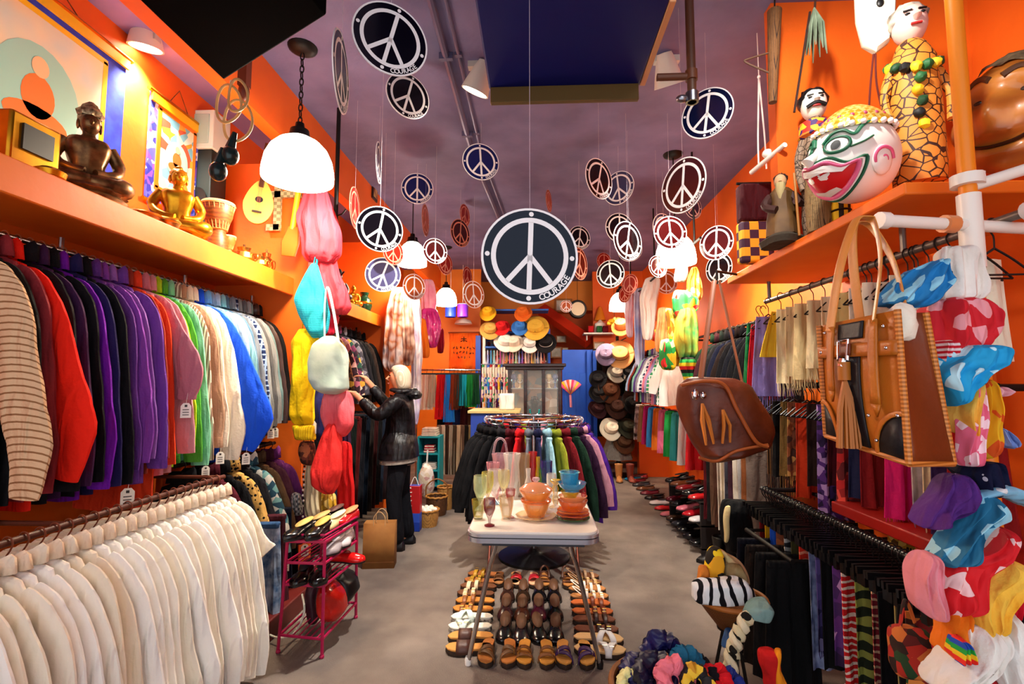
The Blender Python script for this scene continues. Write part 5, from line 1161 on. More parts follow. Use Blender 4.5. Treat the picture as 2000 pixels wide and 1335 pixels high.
# lower rail
XL=1.32; ZL=CAMZ-.62
rail('black lower right rail crowded with hanger hooks',(XL,1.62,ZL),(XL,3.0,ZL),.016,mat('#1a1818',.35,.5),[(.02,(.75,0,0)),(.98,(.6,0,0))])
def clip_hanger_mesh():
    m=MB(); m.tube(curve([(0,0,-.07),(0,0,-.045),(.016,0,-.024),(.023,0,-.003),(.014,0,.017),(0,0,.022),(-.014,0,.017),(-.022,0,0)],4),.003,6)
    m.box((0,0,-.075),(.26,.012,.026)).box((0,0,-.10),(.05,.02,.05))
    for s in(-1,1): m.box((s*.09,0,-.105),(.035,.022,.06)).tube([(s*.09,-.011,-.085),(s*.09,-.018,-.10),(s*.09,-.011,-.12)],.004,5)
    return m
ch0=None
def clip_hanger(x,d,z,rz=PI):
    global ch0
    if ch0 is None: ch0=clip_hanger_mesh().build('clip_hanger',mat('#0c0b0e',.3)); o=ch0
    else: o=ch0.copy(); COL.objects.link(o)
    o.location=(x,d,z); o.rotation_euler=(0,0,rz); tag(o,'black plastic clip hanger on the lower right rail','hanger','black clip hangers on the lower right rail')
for i in range(38): clip_hanger(XL,1.68+i*.0345,ZL,PI+R.uniform(-.12,.12))
g='scarves on the lower right rail'
rp=lambda a,b,s=9,ax=2,w=.5: cloth(a,b,'wavy',s,axis=ax,w=w)
LS=[('red tapestry scarf nearest on the lower right rail',1.72,mat('#ffffff',.85,pat='multi',scale=26,pal=['#7a1410','#c83018','#3a1c10','#d88838','#1c4a24']),.34,.13),
 ('black satin scarf beside the tapestry one',1.77,cloth('#0c0a0c'),.46,.12),('khaki scarf with dark spots',1.82,cloth('#a09058','#3c3018','spots',11,w=.3),.50,.10),('black knit scarf between khaki and maroon',1.87,cloth('#0c0a0e'),.42,.12),('maroon scarf with pale horizontal stripes',1.93,rp('#7a1c28','#c8a080',12,w=.75),.44,.10),
 ('dark green and olive banded scarf',2.01,rp('#1c2414','#8a9040',5),.44,.11),('red and white zigzag scarf',2.10,rp('#d01c1c','#f0d8c8',12,w=.7),.44,.11),('mauve floral scarf between red prints',2.18,pm('pur',18),.42,.09),('black lace scarf on the lower rail',2.24,cloth('#0a0a0c'),.46,.11),
 ('violet paisley scarf on the lower rail',2.29,mat('#ffffff',.8,pat='multi',scale=20,pal=['#4a3c78','#2a2050','#9a90c0','#5a4c90']),.42,.10),('blue and white dappled scarf on the lower rail',2.35,cloth('#a8b4d8','#3c4878','noise',14),.52,.10),('orange-red printed scarf on the lower rail',2.43,rp('#e0301c','#f09070',10,w=.75),.44,.10),
 ('dark olive scarf on the lower rail',2.5,cloth('#3a3c1c'),.40,.10),('grey and white zebra scarf on the lower rail',2.57,rp('#26282c','#b8b8b4',7),.46,.10),('brown leafy print scarf on the lower rail',2.64,pm('bro',18),.46,.10),('cobalt blue scarf on the lower rail',2.71,cloth('#1850c0'),.44,.10),
 ('golden yellow scarf on the lower rail',2.79,cloth('#f0b010'),.50,.09),('dark crimson scarf at the far end of the lower rail',2.86,cloth('#7a0c14'),.48,.09)]
for i,(lab,d,m,L,w) in enumerate(LS): scarf(lab,XL-.0,d,ZL,w*.95,w,L,m,g,.03 if i%3==0 else 0,seed=780+i,top=-.12,amp=.012,th=.018)
for i in range(10): scarf(f'black scarf {["first","second","third","fourth","fifth","sixth","seventh","eighth","ninth","tenth"][i]} deep behind the printed scarves from the near end',XL+.22,1.72+.12*i,ZL,.11,.12,.5,cloth('#0b0a0d'),'black scarves deep under the lower right rail',0,seed=810+i,top=-.1)
rail('short rear rail for the black scarves',(XL+.22,1.66,ZL),(XL+.22,2.9,ZL),.01,IRON,[(.02,(.4,0,0)),(.98,(.4,0,0))])
pouch('black_garment','black garment hanging at the far end of the lower right rail','garment',[(975,1412,1462),(1010,1410,1470),(1050,1412,1472),(1078,1425,1465)],3.05,.10,cloth('#08080a'),part='cloth',seed=61)
pouch('scarf','narrow cream scarf tail beside the black garment','scarf',[(985,1418,1428),(1030,1414,1424),(1062,1410,1417)],2.98,.03,cloth('#d8c890'),part='cloth',seed=62)
# ---------------------------------------------------------------- far right lower clothes and shoes
rail('low trouser rail beyond the scarf racks',(1.62,3.4,1.02),(1.62,4.9,1.02),.013,IRON,[(.02,(.4,0,0)),(.98,(.4,0,0))])
for i,(n,c,k) in enumerate((('grey-brown','#6a5a50',0),('rust fringed','#7a4420',1),('pale grey','#b0aaa4',0),('cream','#d8ccb8',0),('dark plum','#3a1c28',0),('slate','#4a4650',0),('beige pinstriped','#b09878',2),('taupe','#8a7460',2),('chocolate','#4a2a1c',0),('mocha','#6a4834',0),('black','#0e0c0c',0),('wine','#5a1018',0))):
    t=thing('trousers',f'{n} trousers on the low rail beyond the scarf racks','trousers',(1.56,3.45+.078*i,1.02),PI,'trousers on the low right rail')
    drape_mesh(.14,.15,.66,.03,3,.012,830+i,top=-.03).build('legs',cloth(c,'#e8dcc8','stripe',12,axis=0,w=.7) if k==2 else cloth(c),t); MB().box((0,0,-.03),(.27,.03,.04)).build('waistband',cloth(c),t,bevel=.006)
    if k==1: fringe_mesh(.15,-.69,.14,26,.003,3).build('fringe',cloth(c),t)
rail('upper coat rail beyond the scarf racks',(1.68,3.5,1.92),(1.68,7.4,1.92),.013,IRON,[(.02,(.38,0,0)),(.5,(.38,0,0)),(.98,(.38,0,0))])
for i,(n,c) in enumerate((('black wool','#08080a'),('jet black','#0b0a0c'),('navy black','#0c0e18'),('black velvet','#0a080c'),('dark brown','#22140e'),('ink blue','#10142a'),('charcoal','#1c1a1c'),('deep green','#10201a'),('wine','#38101a'),('bottle green','#14301c'))):
    garment('coat',f'{n} coat on the right coat rail beyond the tan bag','coat',(1.68,3.58+.11*i,1.92),PI,cloth(c),'dark coats on the right coat rail',w=.2,L=.72,th=.018,amp=.005,seed=850+i,SL=.6,far_sleeve=False,flat=.34)
    hanger((1.68,3.58+.11*i,1.92),PI,'hanger on the right coat rail','hangers on the right coat rail',HBLK)
for i,(n,c,p) in enumerate((('white','#e8e8e4',0),('green and white','#3c9a68',1),('lilac','#b0a0d0',0),('pink','#e08098',0),('navy striped','#2a3058',1),('white printed','#dcd8e0',1),('grey','#8a8690',0),('violet','#5a3c80',0),('mint','#88c0a8',0),('black','#141216',0),('brick','#8a2c1c',0),('pale blue','#a8c0dc',0))):
    garment('shirt',f'{n} shirt on the far right rail near the orange wall end','shirt',(1.62,5.7+.13*i,1.92),PI,cloth(c,'#f0ece8','plaid',7) if p else cloth(c),'shirts on the far right rail',w=.2,L=.62,th=.02,seed=870+i,SL=.42,far_sleeve=False,flat=.36)
for i,(n,c) in enumerate((('red','#c81820'),('white','#e0dcd8'),('teal','#2c8c8c'),('green','#1c9040'),('pink','#d06080'),('orange','#e0701c'),('sky blue','#3890d8'),('magenta','#b01860'),('brown lace','#9a7048'),('black and white','#c8c0c0'))):
    t=thing('folded_skirt',f'{n} skirt hanging low on the far right wall','skirt',(1.60,4.95+.28*i,1.12),PI,'skirts low on the far right wall'); drape_mesh(.11,.15,.5,.03,3,.015,890+i).build('cloth',cloth(c,'#201c1c','noise',14) if 'black and' in n else cloth(c),t); MB().box((0,0,0),(.2,.04,.035)).build('waistband',cloth(c),t,bevel=.008)
rail('low skirt rail on the far right wall',(1.60,4.9,1.13),(1.60,7.6,1.13),.01,IRON,[(.02,(.45,0,0)),(.98,(.45,0,0))])
t=thing('shoe_rack','low dark shoe rack at the foot of the right wall','rack',(1.50,4.9,0)); 
for z in (.05,.24,.43): MB().box((.12,0,z),(.42,1.0,.02)).build('shelf_board',mat('#1c1210',.6),t,bevel=.004)
for y in(-.49,.49): MB().box((.12,y,.22),(.42,.02,.44)).build('side_panel',mat('#1c1210',.6),t,bevel=.004)
k=0
for z,row in ((.44,(('red leather','#a01418'),('black strapped','#0a0a0c'),('dark red','#6a0c14'),('brown','#5a2c14'),('black patent','#08080a'))),(.25,(('white','#d8d0d0'),('crimson','#b01420'),('pink','#c86878'),('black buckled','#0c0a0c'),('wine','#4a0c18'))),(.06,(('black heavy','#0a0a0a'),('black pointed','#0c0a0e'),('black soft','#100e10'),('dark grey','#2a282c'),('brown suede','#3c2418')))):
    for q,(n,c) in enumerate(row):
        shoe(f'{n} shoe on the {"top" if z>.4 else "middle" if z>.2 else "bottom"} board of the low shoe rack',(1.46,4.50+.19*q,z+.005),PI+.1,c,'#2a1814',group='shoes on the low right shoe rack',heel=.04,toe=q%2)
for i,(n,x,y,c) in enumerate((('black boot fallen before the low shoe rack',1.44,4.24,'#08080a'),('second black boot beside the fallen one',1.50,4.1,'#0a080a'),('black boot nearest the trousers on the floor',1.52,3.92,'#09090b'))): shoe(n,(x,y,0),PI+.2*i,c,'#181214',tall=.16,group='black boots on the floor by the right rack',cat='boot',gloss=.35)
for i in range(8):
    n=['pink','red','white','black','wine','brown','dark grey','maroon'][i]; c=['#e08090','#c01820','#e0d8d8','#0a0a0c','#5a0c1c','#5a3018','#2c2a2e','#6a1018'][i]
    shoe(f'{n} shoe in the floor row along the far right wall',(1.50,5.65+.26*i,0),PI,c,'#30201c',group='shoe row along the far right wall floor',toe=i%2)
# ---------------------------------------------------------------- hanging colourful scarves mid right
FG=mat('#ffffff',.7,pat='multi',scale=13,pal=['#e8c818','#d81c1c','#18a048','#e8a818','#f0e0a0','#1c8a3c'])
FY=mat('#ffffff',.6,pat='multi',scale=18,pal=['#e8c020','#c89410','#f0dc70','#a87010'])
def fscarf(lab,rows,d,m,th=.12,**k): return pouch('hanging_scarf',lab,'scarf',rows,d,th,m,'bright scarves hung from the right beam',part='cloth',folds=3,famp=.02,**k)
fscarf('shiny gold scarf hanging under the right pendant lamp',[(520,1350,1362),(545,1345,1368),(575,1340,1370),(590,1344,1366)],4.75,FY,seed=31)
fscarf('red yellow and green scarf bunched below the gold one',[(565,1320,1345),(585,1312,1362),(605,1315,1360),(618,1322,1352)],4.7,FG,seed=32)
fscarf('bright green flag scarf with gold edges',[(600,1330,1355),(625,1322,1362),(655,1320,1364),(685,1325,1365),(700,1330,1358)],4.65,cloth('#12a050','#e0c040','noise',5),seed=33)
fscarf('yellow gold tasselled scarf left of the green flag',[(600,1300,1318),(630,1305,1322),(680,1312,1326),(715,1316,1330)],4.8,FY,seed=34)
fscarf('red and yellow scarf with rounded end',[(660,1290,1315),(690,1286,1320),(710,1288,1322),(722,1298,1315)],4.75,FG,seed=35)
fscarf('red green striped scarf lowest of the flag cluster',[(695,1330,1362),(712,1326,1364),(735,1335,1358),(760,1342,1352)],4.6,mat('#ffffff',.8,pat='bands',scale=8,axis=2,pal=['#d01818','#e8c820','#149040','#101010']),seed=36)
fscarf('silvery grey scarf right below the pendant glow',[(515,1318,1338),(535,1316,1344),(550,1320,1340)],4.85,cloth('#b8b8c8'),seed=37)
fscarf('white gauze scarf hanging at the far right',[(540,1262,1290),(580,1250,1285),(630,1252,1280),(665,1258,1275)],6.2,cloth('#f0e8e0'),seed=38)
fscarf('pale blue gauze scarf falling beside the orange wall end',[(560,1240,1262),(620,1238,1260),(690,1240,1258),(760,1246,1256)],6.9,cloth('#8aa4e0','#d8dcf4','noise',4),seed=39)
fscarf('peach scarf between the white and flag scarves',[(600,1285,1302),(640,1282,1304),(690,1280,1300)],5.6,cloth('#e89850','#f0c890','noise',5),seed=40)
fscarf('pink and white scarf hanging near the rear right lamp',[(560,1222,1240),(610,1220,1238),(660,1226,1236)],7.2,cloth('#e8b8c8','#f4e8f0','noise',5),seed=41)
rail('beam rail carrying the bright hanging scarves',(1.45,4.3,2.72),(1.45,7.6,2.72),.012,IRON,[(.05,(0,0,.85)),(.5,(0,0,.85)),(.95,(0,0,.85))])
# ---------------------------------------------------------------- pipe post and fittings
POST=mat('#f08a1c',.4); PVC=mat('#f2ece0',.35)
px_=1.40; t=thing('pipe_post','orange upright pipe post with white plastic fittings at the right','post',(px_,1.62,0))
MB().tube([(0,0,0),(0,0,CZ)],.024,14).build('upright',POST,t)
MB().tube([(0,0,CAMZ+.36),(0,0,CAMZ+.60)],.032,14).tube([(0,0,CAMZ+.63),(0,0,CAMZ+.665)],.045,14).build('collar',PVC,t)
MB().tube([(-.30,-.06,CAMZ+.50),(.25,.05,CAMZ+.50)],.019,12).build('cross_arm',PVC,t)
MB().tube([(0,0,CAMZ+.625),(.22,-.03,CAMZ+.69),(.5,-.05,CAMZ+.76)],.018,12).build('angled_arm',PVC,t)
MB().tube([(-.1,-.02,CAMZ+.50),(-.06,-.012,CAMZ+.50)],.028,12).build('coupling',mat('#e08a50',.4),t)
MB().tube([(-.30,-.06,CAMZ+.50),(-.33,-.066,CAMZ+.50)],.026,12).build('end_cap',PVC,t)
# ---------------------------------------------------------------- big tan bag
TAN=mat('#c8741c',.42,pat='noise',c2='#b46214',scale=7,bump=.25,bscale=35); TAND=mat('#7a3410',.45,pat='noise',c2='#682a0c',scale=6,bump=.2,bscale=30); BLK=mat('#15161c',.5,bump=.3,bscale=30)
A_=P(1617,850,1.55);B_2=P(1780,905,1.26);C_=P(1866,905,1.33);D_=A_+(C_-B_2)
At=P(1603,636,1.55);Bt=P(1757,604,1.27);Ct=P(1812,610,1.315);Dt=At+(Ct-Bt)
o0=(A_+C_)/2
t=thing('leather_tote','big tan leather tote with black panels, buckle strap and tassel','bag',o0)
def fq(a,b,c,d): return lambda u,v,off=0,n=None: (a.lerp(b,u)).lerp(d.lerp(c,u),v)-o0+(n or V())*off
nF=((B_2-A_).cross(At-A_)).normalized()
if nF.y>0: nF=-nF
ff=fq(A_,B_2,Bt,At); FP=lambda u,v,o=.004: ff(u,v)+nF*(o+.018*sin(PI*u)*sin(PI*v))
m=MB().grid(lambda u,v:FP(u,v,0),12,12)
bk=fq(D_,C_,Ct,Dt); m.grid(lambda u,v:bk(u,v),6,6); m.grid(lambda u,v:fq(A_,B_2,C_,D_)(u,v),6,4)
lf=fq(A_,D_,Dt,At); m.grid(lambda u,v:lf(u,v)+V((0,0,0)),4,8); m.build('body',TAN,t,solid=.005)
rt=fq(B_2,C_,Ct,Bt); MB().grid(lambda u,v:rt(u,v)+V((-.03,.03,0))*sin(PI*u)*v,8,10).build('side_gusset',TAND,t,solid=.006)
def patch(name,u0,u1,v0,v1,m,off=.006,nu=6,nv=8,s=.004): return MB().grid(lambda u,v:FP(u0+(u1-u0)*u,v0+(v1-v0)*v,off),nu,nv).build(name,m,t,solid=s)
patch('dark_panel',.38,.60,.02,.78,BLK); patch('dark_panel',.30,.62,.84,.97,BLK)
patch('front_strap',0,1,.70,.80,TAN,.012,14,3,.006)
for s,c0,c1 in ((1,1.0,.70),(-1,0,.2)):
    m=MB(); pts=[(c0,0)]+[(c0+(c1-c0)*cos(a),.30*sin(a)) for a in [PI/2*k/8 for k in range(9)]]
    m.add([FP(u,v,.008) for u,v in pts],[tuple(range(len(pts)))]); m.build('corner_patch',BLK,t,solid=.003)
    MB().tube([FP(c0+(c1-c0)*1.03*cos(a),.315*sin(a),.01) for a in [PI/2*k/8 for k in range(9)]],.007,6,flat=.5).build('patch_trim',TAN,t)
for u,v0 in ((.20,.42),(.74,.36)): patch('strap_tab',u,u+.09,v0,.96,TAN,.018,3,8,.006); MB().add([FP(u,v0,.018),FP(u+.09,v0,.018),FP(u+.045,v0-.09,.018)],[(0,1,2)]).build('strap_tip',TAN,t,solid=.006)
MB().tube([FP(u,v,.022) for u,v in ((.40,.68),(.52,.68),(.52,.83),(.40,.83))],.006,8,loop=True).build('buckle',CHROME,t); patch('buckle_strap',.42,.56,.71,.80,TAND,.024,3,3,.005)
m=MB(); tp=FP(.46,.66,.02)
m.tube([tp,tp-V((0,0,.05))],.016,10)
for k in range(16): m.tube([tp-V((0,0,.045)),tp+V((.022*cos(k*2.4),.010*sin(k*2.4)-.005,-.13)),tp+V((.03*cos(k*2.4),.012*sin(k*2.4)-.005,-.235))],.0065,5,flat=.6)
m.build('tassel',mat('#b4681c',.5),t); MB().tube([FP(.46,.68,.02),FP(.46,.62,.026)],.012,8).build('tassel_ring',CHROME,t)
for e in ((A_,B_2),(B_2,Bt),(C_,Ct),(B_2,C_),(A_,At)): 
    MB().tube([e[0]-o0+nF*.006,e[1]-o0+nF*.006],.008,8).build('edge_binding',mat('#d8883c',.5,pat='stripe',c2='#a8601c',scale=30,axis=2),t)
m=MB()
for u,v in ((.06,.75),(.13,.92),(.9,.75),(.88,.9),(.68,.27),(.96,.30),(.72,.1)): m.ball(FP(u,v,.014),.005,8,5)
m.build('rivets',CHROME,t)
hk=P(1692,436,1.50)-o0
for (u0,u1),bk_ in (((.18,.74),0),((.24,.80),1)):
    off=(Dt-At)*.8*bk_
    a=ff(u0+.045,.93)+nF*.02*(1-bk_)+off; b=ff(u1+.045,.93)+nF*.02*(1-bk_)+off; top_=hk+V((-.02+.03*bk_,-.02+.05*bk_,.012))
    MB().tube(curve([a,a.lerp(top_,.55)+V((-.025,0,.0)),top_+V((-.03,0,-.02)),top_,top_+V((.03,0,-.02)),b.lerp(top_,.55)+V((.035,0,0)),b],7),.019,10,flat=.22,up=tuple(nF)).build('handle',mat('#d08838',.45,bump=.2,bscale=30),t)
tag(MB().ball((0,0,0),(.035,.03,.05),14,9,.25,3).build('crumpled_tissue',mat('#efe6d2',.8,bump=.6,bscale=30),loc=Bt.lerp(Ct,.55)+V((-.02,.02,-.025))),'crumpled pale tissue stuffed in the open top of the tan tote','tissue')
# brown hanging bag
RBR=mat('#6a2c10',.4,pat='noise',c2='#541f0a',scale=6,bump=.3,bscale=26)
t=pouch('leather_satchel','dark brown leather satchel with orange tassels hanging by a long strap','bag',[(738,1345,1430),(755,1328,1462),(795,1328,1488),(838,1345,1510),(868,1358,1506),(888,1366,1450),(902,1374,1400)],2.85,.20,RBR,part='body',seed=51,amp=.03,fr=4)
c0=t.location
for xs in ((1368,742,-.05),(1452,758,.05)): MB().tube([P(xs[0],xs[1],2.85+xs[2])-c0,P(1400,548,3.1)-c0+V((xs[2]*.3,0,0))],.016,8,flat=.3).build('strap',mat('#7a3c18',.5),t)
MB().tube(curve([P(x,y,2.72)-c0 for x,y in ((1330,752),(1375,744),(1415,752),(1440,800),(1475,860),(1500,872))],6),.010,8).build('flap_edge',mat('#a85420',.45),t)
MB().tube(curve([P(x,y,2.73)-c0 for x,y in ((1365,893),(1400,900),(1440,880),(1500,868))],6),.008,8).build('lower_edge',mat('#a85420',.45),t)
for nm,pts,w in (('tassel',((1372,788),(1376,820),(1384,865)),.040),('tassel',((1412,800),(1418,830),(1416,862)),.028)):
    m=MB()
    for k in range(10): m.tube([P(pts[0][0],pts[0][1],2.70)-c0,P(pts[1][0]+8*cos(k*2.1),pts[1][1],2.69+.02*sin(k*2.1))-c0,P(pts[2][0]+10*cos(k*2.1),pts[2][1]+4*sin(k),2.69+.02*sin(k*2.1))-c0],[.008,w*.32,.006],6)
    m.build(nm,mat('#c87420',.5),t)
MB().ball(P(1358,770,2.72)-c0,(.02,.01,.03),10,7).ball(P(1374,772,2.72)-c0,(.018,.01,.02),10,7).build('clasp',CHROME,t)
tag(MB().tube([P(1400,548,3.1)+V((0,0,-.02)),P(1400,548,3.1)+V((0,0,.06)),P(1400,548,3.1)+V((.25,0.15,.06))],.008,8).build('wall_hook',IRON),'iron hook at the shelf end holding the satchel strap','hook')
# ---------------------------------------------------------------- knotted bandanas on the right post
tp_=thing('bandana_stand','dark upright stand the bandanas are knotted on','stand',(1.245,1.47,0)); MB().tube([(0,0,.012),(0,0,1.78)],.012,10).build('upright',POST,tp_); MB().lathe([(0,0),(.09,0),(.09,.015),(.03,.03),(0,.03)],24).build('floor_base',IRON,tp_)
for z in (1.75,1.5,1.25,1.0,.75): MB().tube([(0,0,z),(-.08,-.04,z+.03)],.007,6).build('peg',IRON,tp_)
paisley=lambda a,b,s=22: mat('#ffffff',.8,pat='multi',scale=s,pal=[a,a,b,a],wr=.7)
def band(lab,rows,d,m,th=.11,**k): k.setdefault('amp',.016); return pouch('bandana',lab,'bandana',rows,d,th*.8,m,'bandanas knotted on the dark stand',part='cloth',folds=3,famp=.014,fr=9,ridge=.42,rfr=17,rnd=.2,**k)
band('blue paisley bandana fanning out above the tan tote',[(508,1812,1832),(530,1775,1834),(560,1748,1832),(585,1728,1815),(602,1722,1800)],1.42,paisley('#1478b8','#90d0e8',30),seed=71)
band('white printed cloth bag hanging under the rail end',[(480,1834,1900),(500,1830,1912),(540,1834,1917),(575,1838,1915),(588,1842,1905)],1.45,cloth('#f2ece4','#e0d4c8','noise',9),th=.05,amp=.006,seed=72)
band('red paisley bandana bunch below the white cloth bag',[(582,1815,1900),(610,1812,1915),(640,1816,1928),(668,1818,1922),(690,1822,1900)],1.47,paisley('#d01828','#f0a0a8',26),th=.14,seed=73)
band('red and white striped bandana edge behind the tote',[(660,1816,1848),(690,1816,1850),(715,1818,1842)],1.46,cloth('#d02030','#f4e0e0','stripe',22,axis=2),seed=74)
band('turquoise bandana knotted in a wide bow',[(670,1875,1932),(690,1852,1944),(712,1826,1942),(738,1820,1898),(765,1832,1866),(798,1844,1852)],1.42,paisley('#18a0d8','#c0ecf8',26),seed=75)
band('orange and yellow bandana left of the pink one',[(735,1872,1888),(780,1858,1892),(815,1852,1882),(850,1858,1872)],1.45,cloth('#f0981c','#f4c860','noise',6),seed=76)
band('pink flowered bandana hanging straight down',[(728,1890,1908),(780,1886,1912),(850,1876,1911),(900,1873,1911),(914,1878,1904)],1.42,paisley('#e86888','#f8d8e0',34),th=.07,seed=77)
band('scarlet bandana fold behind the pink flowered one',[(790,1862,1882),(840,1855,1882),(880,1862,1880)],1.47,cloth('#d81818'),seed=78)
band('golden yellow bandana right of the pink one',[(742,1912,1934),(790,1914,1934),(840,1912,1930),(895,1912,1926)],1.46,paisley('#f0b414','#e85c18',24),th=.07,seed=79)
band('blue striped bandana tip sticking out at the right',[(832,1932,1942),(848,1936,1960),(864,1942,1975),(872,1955,1972)],1.5,cloth('#3c58b0','#90a8e0','noise',6),th=.05,seed=80)
band('white and pink bandana end poking to the right',[(748,1922,1950),(758,1925,1962),(768,1930,1955)],1.5,cloth('#f4f0f0','#f0a0b0','noise',5),th=.05,seed=81)
band('dark purple bandana draped to the left',[(920,1850,1888),(955,1838,1895),(990,1818,1892),(1015,1808,1850),(1030,1806,1822)],1.42,cloth('#3c1858','#5a2c80','noise',5),seed=82)
band('black navy bandana knot above the pale blue sash',[(895,1885,1925),(920,1875,1950),(945,1890,1955),(965,1905,1935)],1.44,cloth('#0c1030','#c8ccdc','spots',26,w=.2),seed=83)
t=thing('bandana','pale blue and white sash stretching to the right edge','bandana',P(1900,975,1.42),0,'bandanas knotted on the dark stand'); m=MB().tube(curve([P(x,y,d)-P(1900,975,1.42) for x,y,d in ((1888,980,1.42),(1915,968,1.41),(1950,958,1.40),(1985,968,1.42),(2040,990,1.48))],6),[.02]+[.033]*12+[.038]*12,12,flat=.4); wob(m,.008,14,4); m.build('cloth',paisley('#88c8e8','#f0f8fc',26),t)
band('teal paisley bandana slanting down to the left',[(968,1908,1930),(1000,1897,1926),(1040,1862,1894),(1080,1836,1886),(1104,1828,1862)],1.40,paisley('#1c7098','#a0d8e8',32),seed=85)
band('red paisley bandana under the teal one',[(1028,1928,1948),(1058,1898,1951),(1098,1834,1932),(1148,1822,1898),(1192,1828,1868)],1.42,paisley('#d81420','#f8d0d0',24),th=.13,seed=86)
band('dusty pink bandana at the left of the lower bunch',[(1078,1802,1822),(1118,1788,1828),(1160,1795,1826),(1204,1815,1823)],1.38,cloth('#e8909c'),seed=87)
band('golden bandana knot with a drooping fold',[(1082,1928,1960),(1108,1918,1967),(1140,1886,1952),(1185,1880,1930),(1236,1888,1912)],1.40,cloth('#f0a814','#f4c850','noise',5),th=.13,seed=88)
band('deep orange bandana tail below the red paisley one',[(1180,1856,1880),(1220,1840,1882),(1255,1834,1875),(1278,1842,1862)],1.41,cloth('#e87814'),seed=89)
band('raspberry red bandana behind the golden knot',[(1120,1938,1966),(1160,1930,1966),(1205,1922,1950)],1.45,cloth('#d0142c'),seed=90)
band('white cloth with a knot and long tail at the lower right',[(1190,1936,1964),(1220,1920,1972),(1260,1932,1974),(1300,1946,1982),(1345,1956,1992)],1.38,cloth('#f2eee8'),seed=91)
band('white cloth folded to the left in the lower bunch',[(1222,1890,1938),(1255,1886,1932),(1285,1868,1912),(1315,1836,1890),(1345,1815,1862)],1.37,cloth('#ece8e0'),seed=92)
band('rainbow striped bandana corner over the white cloth',[(1250,1874,1890),(1272,1866,1898),(1288,1864,1898)],1.33,mat('#ffffff',.8,pat='bands',scale=22,axis=2,pal=['#e82818','#f0c818','#18a038','#1848b0']),th=.05,seed=93)
band('red bandana lowest in the bunch behind the white cloths',[(1265,1842,1880),(1300,1850,1950),(1345,1870,1960)],1.44,cloth('#a81018'),seed=94)
pouch('tapestry_bag','dark red tapestry bag under the rail by the white cloths','bag',[(1222,1752,1800),(1250,1744,1812),(1290,1742,1815),(1320,1748,1805)],1.62,.1,mat('#ffffff',.85,pat='multi',scale=30,pal=['#5a100c','#a82414','#28140c','#c8702c','#1c3c1c']),part='bag_body',seed=95,straps=[[(1758,1225,0),(1768,1170,.02),(1790,1225,0)]])
# ---------------------------------------------------------------- foreground lower right
c=P(1417,1165,2.35)
t=thing('basket_stand','black stand carrying the wicker basket of cloths','stand',(c.x+.02,c.y,0)); h=c.z-.13
for k in range(3): a=k*2.1+.5; MB().tube([(.11*cos(a),.11*sin(a),0),(.03*cos(a),.03*sin(a),h)],.008,6).build('leg',IRON,t)
MB().lathe([(0,h-.006),(.06,h-.006),(.06,h),(0,h)],20).build('plate',IRON,t)
t=thing('wicker_basket','brown wicker basket heaped with zebra and yellow cloths','basket',(c.x+.02,c.y,h))
MB().lathe([(0,.002),(.055,0),(.11,.07),(.152,.13),(.146,.13),(.105,.075),(.05,.012),(0,.012)],32).build('bowl',mat('#8a5420',.7,pat='brick',c2='#3a1c0a',scale=46,bump=.6,bscale=50),t); MB().tube([(.15*cos(a),.15*sin(a),.13) for a in [2*PI*k/36 for k in range(36)]],.011,8,loop=True).build('rim',mat('#b8702c',.6),t)
def heap(lab,rows,d,m,th=.12,name='folded_cloth',cat='cloth',gr='cloths heaped in the brown basket',**k): return pouch(name,lab,cat,rows,d,th,m,gr,part='cloth',fr=9,**k)
heap('black and white zebra striped cloth bulging over the basket rim',[(1130,1375,1450),(1145,1360,1468),(1165,1358,1470),(1176,1368,1455)],2.27,cloth('#e8eef0','#0c0c12','wavy',7,axis=0,w=.72),seed=101)
heap('yellow and black patterned cloth standing up in the basket',[(1072,1392,1408),(1090,1384,1415),(1120,1380,1414),(1140,1382,1420)],2.36,mat('#ffffff',.8,pat='multi',scale=20,pal=['#f0d018','#f0d018','#141008','#e8a818']),seed=102,th=.08)
heap('red cloth tucked behind the yellow one in the basket',[(1070,1402,1416),(1090,1408,1440),(1120,1415,1455),(1140,1420,1460)],2.42,cloth('#a81418','#d8c890','noise',6),seed=103)
heap('beige knotted cloth behind the zebra cloth',[(1098,1412,1445),(1120,1412,1458),(1140,1412,1462)],2.38,cloth('#c8b488','#8a7448','noise',8),seed=104)
heap('orange cloth at the left rim of the basket',[(1108,1368,1382),(1130,1360,1386),(1148,1358,1380)],2.34,cloth('#c87828'),seed=105,th=.06)
heap('grey-green velvet cloth draped right of the basket',[(1168,1478,1500),(1182,1456,1510),(1200,1450,1498),(1206,1452,1480)],2.12,cloth('#7a9c98'),seed=106,gr='cloths hanging near the brown basket')
t=thing('braided_scarf','cream and black braided scarf hanging down from the green cloth','scarf',P(1462,1200,2.1)); m=MB(); c0=P(1462,1200,2.1)
pp=curve([P(x,y,2.08)-c0 for x,y in ((1462,1200),(1448,1225),(1436,1255),(1428,1290),(1424,1345))],8)
for s in (0,PI): m.mi(0 if s==0 else 1).tube([p+V((.014*cos(i*.7+s),.014*sin(i*.7+s),0)) for i,p in enumerate(pp)],.018,8)
m.build('braid',[cloth('#e0d4b0'),cloth('#d0c49c','#14120e','spots',26,w=.42)],t)
heap('blue enamel cup shaped cloth roll under the basket',[(1228,1420,1434),(1246,1415,1436),(1263,1408,1430)],2.25,mat('#2878c0',.4,pat='noise',c2='#184c88',scale=6),seed=107,gr='cloths hanging near the brown basket',th=.06)
heap('red scarf hanging at the bottom right of the basket',[(1262,1488,1515),(1290,1482,1520),(1345,1490,1525)],1.98,cloth('#c01818'),seed=108,gr='cloths hanging near the brown basket',th=.07)
